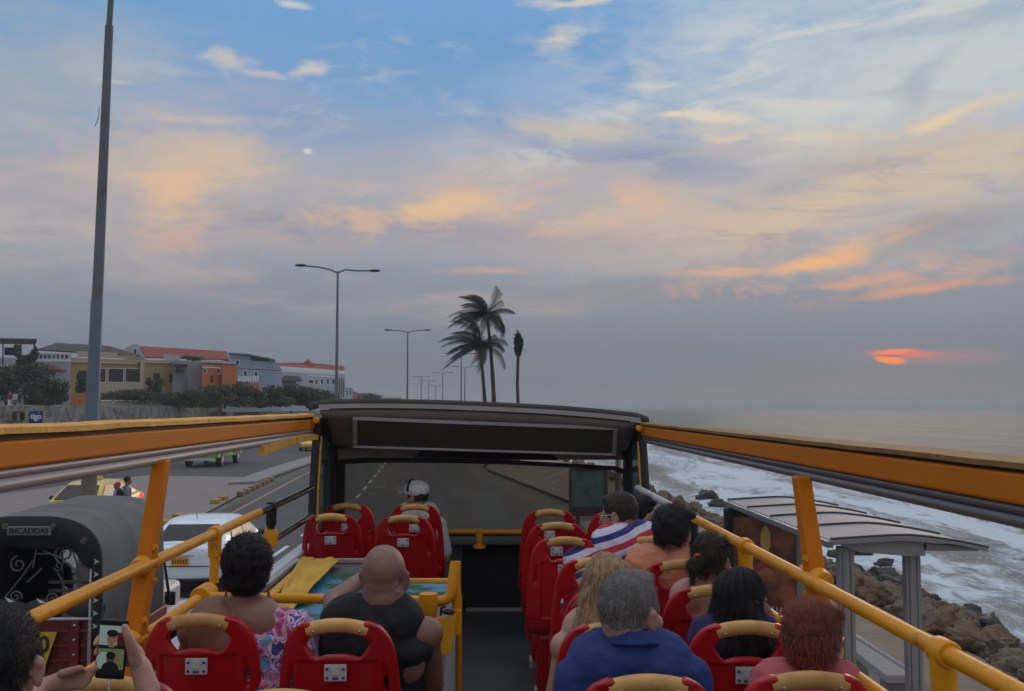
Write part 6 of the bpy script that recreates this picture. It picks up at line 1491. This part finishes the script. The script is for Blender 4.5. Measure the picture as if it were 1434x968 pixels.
def stripe_mat():
    m = bpy.data.materials.new('striped_cloth'); m.use_nodes = True; n = m.node_tree.nodes; l = m.node_tree.links; b = n['Principled BSDF']; b.inputs['Roughness'].default_value = .8
    g = n.new('ShaderNodeTexCoord'); mp = n.new('ShaderNodeMapping'); mp.inputs['Rotation'].default_value = (R(0), R(20), 0); l.new(g.outputs['Object'], mp.inputs[0])
    s_ = n.new('ShaderNodeSeparateXYZ'); l.new(mp.outputs[0], s_.inputs[0]); k = n.new('ShaderNodeMath'); k.operation = 'MULTIPLY'; l.new(s_.outputs[2], k.inputs[0]); k.inputs[1].default_value = 7.6
    fr = n.new('ShaderNodeMath'); fr.operation = 'FRACT'; l.new(k.outputs[0], fr.inputs[0]); r = n.new('ShaderNodeValToRGB'); l.new(fr.outputs[0], r.inputs[0]); r.color_ramp.interpolation = 'CONSTANT'
    cs = ((0,(.60,.58,.72,1)),(.26,(.03,.03,.20,1)),(.50,(.60,.58,.72,1)),(.74,(.50,.03,.05,1)))
    r.color_ramp.elements[0].color = cs[0][1]; r.color_ramp.elements[1].position = cs[1][0]; r.color_ramp.elements[1].color = cs[1][1]
    for p_, c_ in cs[2:]: e_ = r.color_ramp.elements.new(p_); e_.color = c_
    l.new(r.outputs[0], b.inputs['Base Color']); return m
# --- woman with the flowered top
afrow = person('woman with short afro hair, drop earrings and a flowered one shoulder top, seen from behind', P(347,802,3.78), yaw=3, size=.98, hs=.98, sk=(.25,.115,.075), male=False, build=1.12, hairf=afro(blackhair), top=('oneshoulder', flower_mat()), earring='drop', hip=(-.99,3.70,0), sw=.185, seatz=SEATZ-.02)
# loose strap on her back
I = afrow; b = MB(); b.tube([P(304,850,3.80), P(313,875,3.79), P(321,900,3.79)], .006, 6); b.build('strap', mat('strap_mauve', (.35,.18,.17), .6), I['root'])
# --- bald man
bald = person('bald man in a black sleeveless top leaning on the guard rail', P(538,810,3.82), yaw=-1, size=1.06, hs=1.11, sk=(.235,.12,.085), build=1.12, top=('tank', cloth('black_cloth', (.010,.010,.012))), hip=(-.50,3.78,0), nk=.128, neck=.072, sw=.148,
    arms={-1: (P(466,842,4.20), P(512,806,4.45), (.9,.2,-.1)), 1: (P(606,958,4.0), P(590,1020,4.2))}, seatz=SEATZ-.04,
    extra_body=[('c', P(520,819,3.812), P(556,819,3.812), .0065, .0065), ('c', P(518,829,3.812), P(558,829,3.812), .0075, .0075), ('e', P(538,828,3.87), (.072,.055,.05))])
# --- man in the blue shirt
bluec = cloth('royal_blue_cloth', (.018,.038,.165))
blue = person('grey haired man in a royal blue collared shirt, head turned right', P(884,860,2.95), yaw=-43, pitch=2, size=1.0, nk=.118, hs=1.05, sk=(.44,.235,.175), build=1.12, top=('polo', bluec), hip=(.42,2.95,0), hairf=short_hair(greyhair, 4200, .013, .95, -.040, grey=greylight, top_flow=(.3,.5,.3), curl=.08, thick=.004), neck=.064, sw=.155)
# --- blonde woman
person('woman with long wavy blonde hair in the seat ahead of the grey haired man', P(848,822,3.66), yaw=12, size=.95, hs=.97, sk=(.45,.26,.19), male=False, top=('strap', cloth('cream_cloth', (.5,.45,.38))), hip=(.45,3.66,0), hairf=long_hair(blonde, .30, 3800, -.05, .012, blondel, .95))
# --- red haired woman
person('woman with short dark red hair and dark glasses, nearest the sea side rail', P(1139,903,2.98), yaw=-32, pitch=3, size=.92, hs=.95, sk=(.50,.27,.21), male=False, build=1.0, top=('tee', cloth('pink_cloth', (.45,.10,.12))), hip=(.93,2.98,0), glasses='thick', earring='stud', hairf=short_hair(redhair, 5600, .028, 1.7, -.050, grey=redl, top_flow=(-.4,.5,.3), curl=.20, thick=.009))
# --- woman with long black hair
person('woman with long straight black hair turned towards the sea', P(1040,842,3.62), yaw=-62, size=.96, hs=.98, byaw=-18, sk=(.36,.19,.125), male=False, top=('tee', cloth('navy_cloth2', (.02,.02,.10))), hip=(.90,3.62,0), hairf=long_hair(blackhair, .27, 3600, -.02, .003, blackhair, 1.12, .07),
    arms={1: (P(1098,935,3.75), P(1086,884,3.86), (-.5,-.1,.8)), -1: (P(962,955,3.75), P(975,1010,3.9))})
# --- woman with orange hair tie
def bun(I):
    short_hair(darkbrown, 2600, .03, 1.3, -.055, top_flow=(-.4,-.8,.1), curl=.06)(I)
    T, R3 = I['T'], I['R3']; c = T(-.025,-.135,-.005); me = prims_mesh([('e', c, (.034,.030,.038), None), ('c', T(0,-.10,.02), c, .03, .02), ('c', c, c+Vector((-.01,-.01,-.07)), .022, .012)], .006, 2); fold(me, .004, 40)
    h = link('hair_bun', me, darkbrown, I['root'], True, 0, False, 180); b = MB(); strands(b, surf_pts(me), 700, lambda p, nn: (nn*.5+Vector((random.gauss(0,1), random.gauss(0,1), -.6))).normalized(), .03, .0009, random.Random(3), .3); b.build('hair_strands', darkbrown, h, smooth=False)
    b = MB(); q = T(-.012,-.118,.028); b.tube([q+I['R3'] @ Vector((.016*math.cos(a), .004*math.sin(2*a), .014*math.sin(a))) for a in [2*math.pi*k/14 for k in range(15)]], .0065, 7, cap=False); b.build('hair_tie', mat('coral_orange', (.75,.12,.05), .6), I['root'])
person('woman with brown hair gathered by an orange hair tie, bare shoulders', P(996,786,4.30), yaw=-35, size=.94, hs=.97, sk=(.42,.21,.15), male=False, top=('strap', cloth('pale_pink_cloth', (.60,.30,.31))), hip=(.93,4.28,0), hairf=bun)
# --- man in orange shirt
person('young man with thick black hair in an orange shirt', P(942,748,4.98), yaw=-32, size=1.08, hs=1.10, sk=(.40,.21,.14), build=1.2, top=('tee', cloth('orange_cloth', (.60,.23,.13))), hip=(.84,4.98,0), sw=.21, hairf=short_hair(blackhair, 3200, .03, 1.9, -.05, curl=.12, top_flow=(.2,.5,.7)))
# --- striped shirt with glasses
person('man with glasses in a blue white and red striped shirt, looking left', P(866,722,5.80), yaw=62, pitch=-8, size=1.2, hs=1.08, byaw=24, sk=(.38,.20,.14), build=1.35, top=('polo', stripe_mat()), hip=(.90,5.72,0), glasses='thin', sw=.21, hairf=short_hair(darkbrown, 2000, .015, 1.0, -.045, curl=.08))
# --- dark haired passenger beside
person('dark haired passenger by the right quarter window with one arm stretched along the rail', P(900,722,6.62), yaw=-70, size=1.0, hs=1.0, sk=(.38,.20,.14), top=('tee', cloth('charcoal_cloth', (.04,.04,.045))), hip=(.93,6.62,0), male=False, hairf=short_hair(blackhair, 2200, .04, 2.2, -.075, curl=.15),
    arms={-1: (P(893,722,6.2)+Vector((0,0,-.10)), P(920,717,6.05), (1,0,.02))})
# --- white cap
def cap(I):
    T, R3, hs = I['T'], I['R3'], I['hs']; w_ = cloth('white_cap_cloth', (.62,.62,.60))
    short_hair(darkbrown, 500, .02, .8, -.05)(I)
    me = prims_mesh([('e', T(0,-.012,.052), [.086*hs,.108*hs,.080*hs], R3)], .006, 2); h = link('cap', me, w_, I['root'], True, 0, False, 180)
    b = MB(); pts = []; 
    for k in range(13): a = math.pi*k/12; pts.append(T(.078*math.cos(a), .07+.085*math.sin(a), .050-.010*math.sin(a)))
    b.prism(pts, R3 @ Vector((0,0,.006))); b.build('cap_peak', w_, h, ang=30)
    b = MB(); b.tube([T(.088*math.cos(a), .022+.012*math.sin(a)*0, .050+.086*math.sin(a)) for a in [math.pi*k/16 for k in range(17)]], .010, 6, flat=.5); b.build('cap_band', mat('cap_dark_band', (.02,.02,.02), .8), h)
person('passenger in a white peaked cap looking left in the front row', P(582,696,7.92), yaw=68, pitch=-4, size=1.0, hs=1.02, sk=(.36,.20,.14), top=('tee', cloth('white_cloth', (.60,.60,.62))), hip=(-.54,7.92,0), hairf=cap)
# --- man with the phone (nearest, lower left)
ph_c = P(157,912,2.42)   # phone centre
pr_dir = Vector((0,0,1)); 
sc_ = 2.42/F
def PP(px, py, dy=0): return P(px, py, 2.42+dy)
hand = []
# right hand gripping the phone from the right: palm behind, thumb along the near edge
hand += [('e', PP(191,919,.024), (.019,.019,.033), Matrix.Rotation(R(-20),3,'Y')), ('e', PP(198,938,.020), (.026,.024,.034), Matrix.Rotation(R(-22),3,'Y')),
         ('c', PP(208,968,.0), PP(198,938,.012), .028, .025), ('c', PP(190,926,.0), PP(184,905,-.012), .0165, .0130), ('c', PP(184,905,-.012), PP(179,891,-.018), .0125, .0105), ('c', PP(179,891,-.018), PP(174.5,878,-.014), .0105, .0085)]
for (x0, y0, x1, y1, x2, y2, r_) in ((186,904,160,886,134,902,.0082),(188,912,160,902,134,915,.0082),(190,921,162,916,136,927,.0082),(192,930,164,929,138,936,.0074)):
    hand += [('c', PP(x0,y0,.036), PP(x1,y1,.036), r_*1.15, r_), ('c', PP(x1,y1,.036), PP((x1+x2)/2-8,(y1+y2)/2,.032), r_, r_), ('c', PP((x1+x2)/2-8,(y1+y2)/2,.032), PP(x2,y2,.004), r_, r_*.9)]
# left hand held flat under it
for (x0, y0, x1, y1, r_) in ((98,944,134,937,.0085),(100,950,128,946,.0088),(100,956,124,954,.0085),(98,962,118,961,.0080)):
    hand += [('c', PP(82,y0+5,.03), PP(x0,y0,.02), r_*1.3, r_*1.15), ('c', PP(x0,y0,.02), PP(x1,y1,.0), r_*1.1, r_*.85)]
hand += [('e', PP(84,955,.03), (.034,.022,.022), None), ('c', PP(86,944,.0), PP(112,936,-.008), .012, .0095), ('c', PP(60,964,.02), PP(84,956,.03), .024, .025)]
phm = person('man at the lower left corner holding up a phone, seen from behind', P(-2,936,2.08), yaw=6, pitch=4, size=1.0, hs=1.02, sk=(.46,.235,.175), build=1.0, top=('tee', cloth('dark_grey_cloth', (.05,.05,.055))), hip=(-1.03,2.10,0), vox=.0045, legs=True,
    arms={1: (P(232,1120,2.25), P(214,985,2.38)), -1: (P(-30,1080,2.15), P(52,968,2.42))}, hand_custom=hand, shift=0, hairf=short_hair(blackhair, 6000, .013, .75, -.046, curl=.12, top_flow=(.2,.6,.3)))
I = phm; hs = 1.02
nm_ = mat('nail', (.60,.36,.30), .3, vary=.03)
b = MB(); b.ell(PP(175,880.5,-.0225), (.0052,.0018,.0075), Matrix.Rotation(R(-16),3,'Y'), 10, 8); b.build('thumb_nail', nm_, I['root'])
# phone, held by the hand: a thing of its own
pm = Matrix.Rotation(R(-3), 4, 'Y'); pc = PP(157,909,.006)
b = MB(); b.box((0,0,0), (.068,.009,.140)); me = bpy.data.meshes.new('phone')
root = empty('mobile_phone', pc, 'black mobile phone held upright showing two small faces on its screen', 'phone')
root.rotation_euler = (0, R(3.5), 0); root.matrix_basis = Matrix.Translation(pc) @ Matrix.Rotation(R(3.5), 4, 'Y')
o = b.build('case', mat('phone_black', (.010,.010,.011), .3), root, smooth=False, bevel=.004, local=True)
def emis(n_, c, s_): return mat(n_, c, .3, emit=(c, s_))
sk_s = emis('screen_sky', (.20,.27,.25), .5); sk_d = emis('screen_olive', (.11,.12,.06), .5); fc_ = emis('screen_skin', (.20,.10,.065), .5); dk_ = emis('screen_dark', (.008,.009,.010), .4); rd_ = emis('screen_red', (.06,.012,.012), .4)
def scr(x0, z0, x1, z1, m, y=-.0052): b = MB(); b.add([(x0,y,z0),(x1,y,z0),(x1,y,z1),(x0,y,z1)], [(0,1,2,3)]); return b.build('screen_area', m, o, smooth=False, local=True)
def disc(cx, cz, rx, rz, m, y, n=20): b = MB(); b.add([(cx+rx*math.cos(a), y, cz+rz*math.sin(a)) for a in [2*math.pi*k/n for k in range(n)]], [tuple(range(n))]); return b.build('screen_face', m, o, smooth=False, local=True)
scr(-.031,.002,.031,.056,sk_s); scr(-.031,-.056,.031,.002,sk_d); scr(.012,.004,.031,.040,rd_,-.0053); disc(-.016,-.03,.018,.024,sk_s,-.00535)
scr(-.031,.002,.031,.010,dk_,-.0054); disc(0,.026,.0125,.0165,fc_,-.0056); disc(0,.038,.0135,.0085,dk_,-.0058); scr(-.006,.005,.006,.014,fc_,-.00555)
scr(-.031,-.056,.031,-.046,dk_,-.0054); disc(0,-.022,.010,.013,emis('screen_face_dark',(.06,.04,.03),.5),-.0056); disc(0,-.014,.011,.009,dk_,-.0058); disc(0,-.044,.020,.016,dk_,-.0057)
disc(0,.026+.001,.0,.0,fc_,-.006) if False else None
b = MB()
for dx in (-.0045,.0045): b.tube([(dx-.002,-.0060,.029),(dx+.002,-.0060,.029)], .0007, 4)
b.tube([(-.003,-.0060,.0175),(.003,-.0060,.0175)], .0007, 4); b.build('screen_features', dk_, o, local=True)
b = MB(); b.tube([(0,-.001,-.070),(0,-.001,-.080)], .0042, 8); b.tube([(0,-.001,-.080),(.001,-.002,-.12),(.01,-.01,-.2)], .0017, 6); b.build('charging_cable', M['whitepaint'], root, local=True)
# --- jeep driver
q = P(76, 772, JY+2.0)
person('driver in a blue cap seen through the back of the canvas jeep', (q.x, JY+2.0, q.z), size=1, hs=1, sk=(.25,.13,.09), top=('tee', cloth('grey_blue_cloth', (.08,.10,.15))), seatz=.80, legs=False, vox=.012, shift=0,
       hairf=lambda I: link('cap', prims_mesh([('e', I['T'](0,-.01,.05), (.088,.11,.075), I['R3']), ('e', I['T'](0,.10,.03), (.06,.06,.012), I['R3'])], .01, 2), cloth('blue_cap_cloth', (.06,.09,.22)), I['root'], True, 0, False, 180))
# --- standing people, simple skinned-over bodies
def stander(label, foot, h, face, shirt, pants, sk=(.26,.14,.10), cap_=None, bag=False, hair=(.012,.010,.010), vox=.014, group=None):
    f = Vector(foot); s = h/1.75; B = Matrix.Rotation(R(face), 3, 'Z'); L_ = lambda x, y, z: f+B @ Vector((x*s, y*s, z*s))
    legs = [('c', L_(k*.09, 0, .88), L_(k*.10, k*.10, .48), .085*s, .060*s) for k in (-1, 1)]+[('c', L_(k*.10, k*.10, .48), L_(k*.10, k*.12-.02, .08), .058*s, .038*s) for k in (-1, 1)]
    tor = [('e', L_(0,0,.98), (.155*s,.11*s,.13*s), B), ('e', L_(0,0,1.15), (.14*s,.10*s,.16*s), B), ('e', L_(0,0,1.30), (.16*s,.11*s,.15*s), B), ('c', L_(-.17,0,1.42), L_(.17,0,1.42), .055*s, .055*s)]
    arm = [('c', L_(k*.19,0,1.41), L_(k*.24,.02,1.14), .048*s, .038*s) for k in (-1, 1)]; fa = [('c', L_(k*.24,.02,1.14), L_(k*.22,.12,.92), .037*s, .026*s) for k in (-1, 1)]+[('e', L_(k*.22,.14,.86), (.024*s,.045*s,.05*s), B) for k in (-1, 1)]
    Hm = Matrix.Translation(L_(0,.02,1.635)) @ B.to_4x4(); pr = legs+tor+arm+fa+head_prims(Hm, s)+[('c', L_(0,0,1.40), L_(0,.0,1.56), .055*s, .052*s)]+[('c', L_(k*.10, k*.12-.02, .06), L_(k*.10, k*.12+.13, .04), .04*s, .03*s) for k in (-1, 1)]
    me = prims_mesh(pr, vox, 2); root = link('person', me, skin('skin_w%d' % int(sk[0]*100), sk), None, True, 0, False, 180); tag(root, label, 'person', group)
    g = lambda l__, q: [('e', a[1], [r+q for r in a[2]], a[3]) if a[0] == 'e' else ('c', a[1], a[2], a[3]+q, a[4]+q) for a in l__]
    link('shirt', prims_mesh(g(tor, .014)+g(arm, .014), vox, 2), cloth('shirt_%d_%d' % (int(shirt[0]*100), int(shirt[2]*100)), shirt), root, True, 0, False, 180)
    link('trousers', prims_mesh(g(legs, .014)+g(tor[:1], .016), vox, 2), cloth('pants_%d_%d' % (int(pants[0]*100), int(pants[2]*100)), pants), root, True, 0, False, 180)
    hpr = [('e', Hm @ Vector((0,-.018*s,.040*s)), (.082*s,.10*s,.088*s), Hm.to_3x3())]
    if cap_: hpr.append(('e', Hm @ Vector((0,.10*s,.05*s)), (.06*s,.06*s,.012*s), Hm.to_3x3()))
    link('cap' if cap_ else 'hair', prims_mesh(hpr, vox*.8, 2), cloth('cap_%d' % int(cap_[0]*100), cap_) if cap_ else blackhair, root, True, 0, False, 180)
    if bag:
        bp_ = link('backpack', prims_mesh([('e', L_(0,-.19,1.20), (.15*s,.10*s,.23*s), B), ('e', L_(0,-.25,1.10), (.11*s,.07*s,.12*s), B)], vox, 2), cloth('black_backpack', (.012,.012,.016)), None, True, 0, False, 180); tag(bp_, 'black backpack worn by the pedestrian in the grey shirt', 'backpack')
        b = MB()
        for k in (-1, 1): b.tube([L_(k*.11,-.14,1.40), L_(k*.11,-.02,1.485), L_(k*.11,.09,1.40), L_(k*.12,.09,1.2), L_(k*.12,-.1,1.06)], .016, 6)
        b.build('strap', cloth('black_backpack', (.012,.012,.016)), bp_)
    return root
q = PZ(176, 760, 0); Yp = 29.5; a = P(177, 716, Yp); stander('pedestrian with black hair and a black backpack crossing the paved area', (a.x, Yp, 0), 1.82, -60, (.20,.22,.28), (.02,.02,.03), bag=True)
a = P(164, 716, Yp+.5); stander('pedestrian in a red cap walking just left of the one with the backpack', (a.x, Yp+.5, 0), 1.62, 130, (.28,.22,.50), (.03,.03,.06), cap_=(.45,.04,.06))
for (px, h_, sh, pa, lab) in ((14,1.70,(.20,.05,.05),(.65,.65,.68),'walker in white trousers on top of the city wall'),(21,1.62,(.45,.42,.42),(.10,.10,.12),'walker in a pale top beside the white trousers, on the city wall'),(138,1.72,(.20,.36,.42),(.02,.04,.10),'walker in a pale blue shirt on the wall right of the tall lamp post')):
    a = P(px, 560, 84); stander(lab, (a.x, 84, 3.3), h_+.25, 80, sh, pa, vox=.03)

# ================================================================== HAZE
bpy.data.scenes.remove(TMP)
hz = bpy.data.materials.new('haze_air'); hz.use_nodes = True; n_ = hz.node_tree.nodes; l_ = hz.node_tree.links
for q in list(n_):
    if q.type != 'OUTPUT_MATERIAL': n_.remove(q)
pv = n_.new('ShaderNodeVolumePrincipled'); pv.inputs['Color'].default_value = (.80,.82,.86,1); pv.inputs['Density'].default_value = .0007; pv.inputs['Anisotropy'].default_value = 0
l_.new(pv.outputs[0], [q for q in n_ if q.type == 'OUTPUT_MATERIAL'][0].inputs['Volume'])
b = MB(); b.bb((-6500, -400, -6.5), (9500, 12500, 17)); o = b.build('haze', hz, smooth=False); o['kind'] = 'stuff'
scene.cycles.volume_bounces = 0
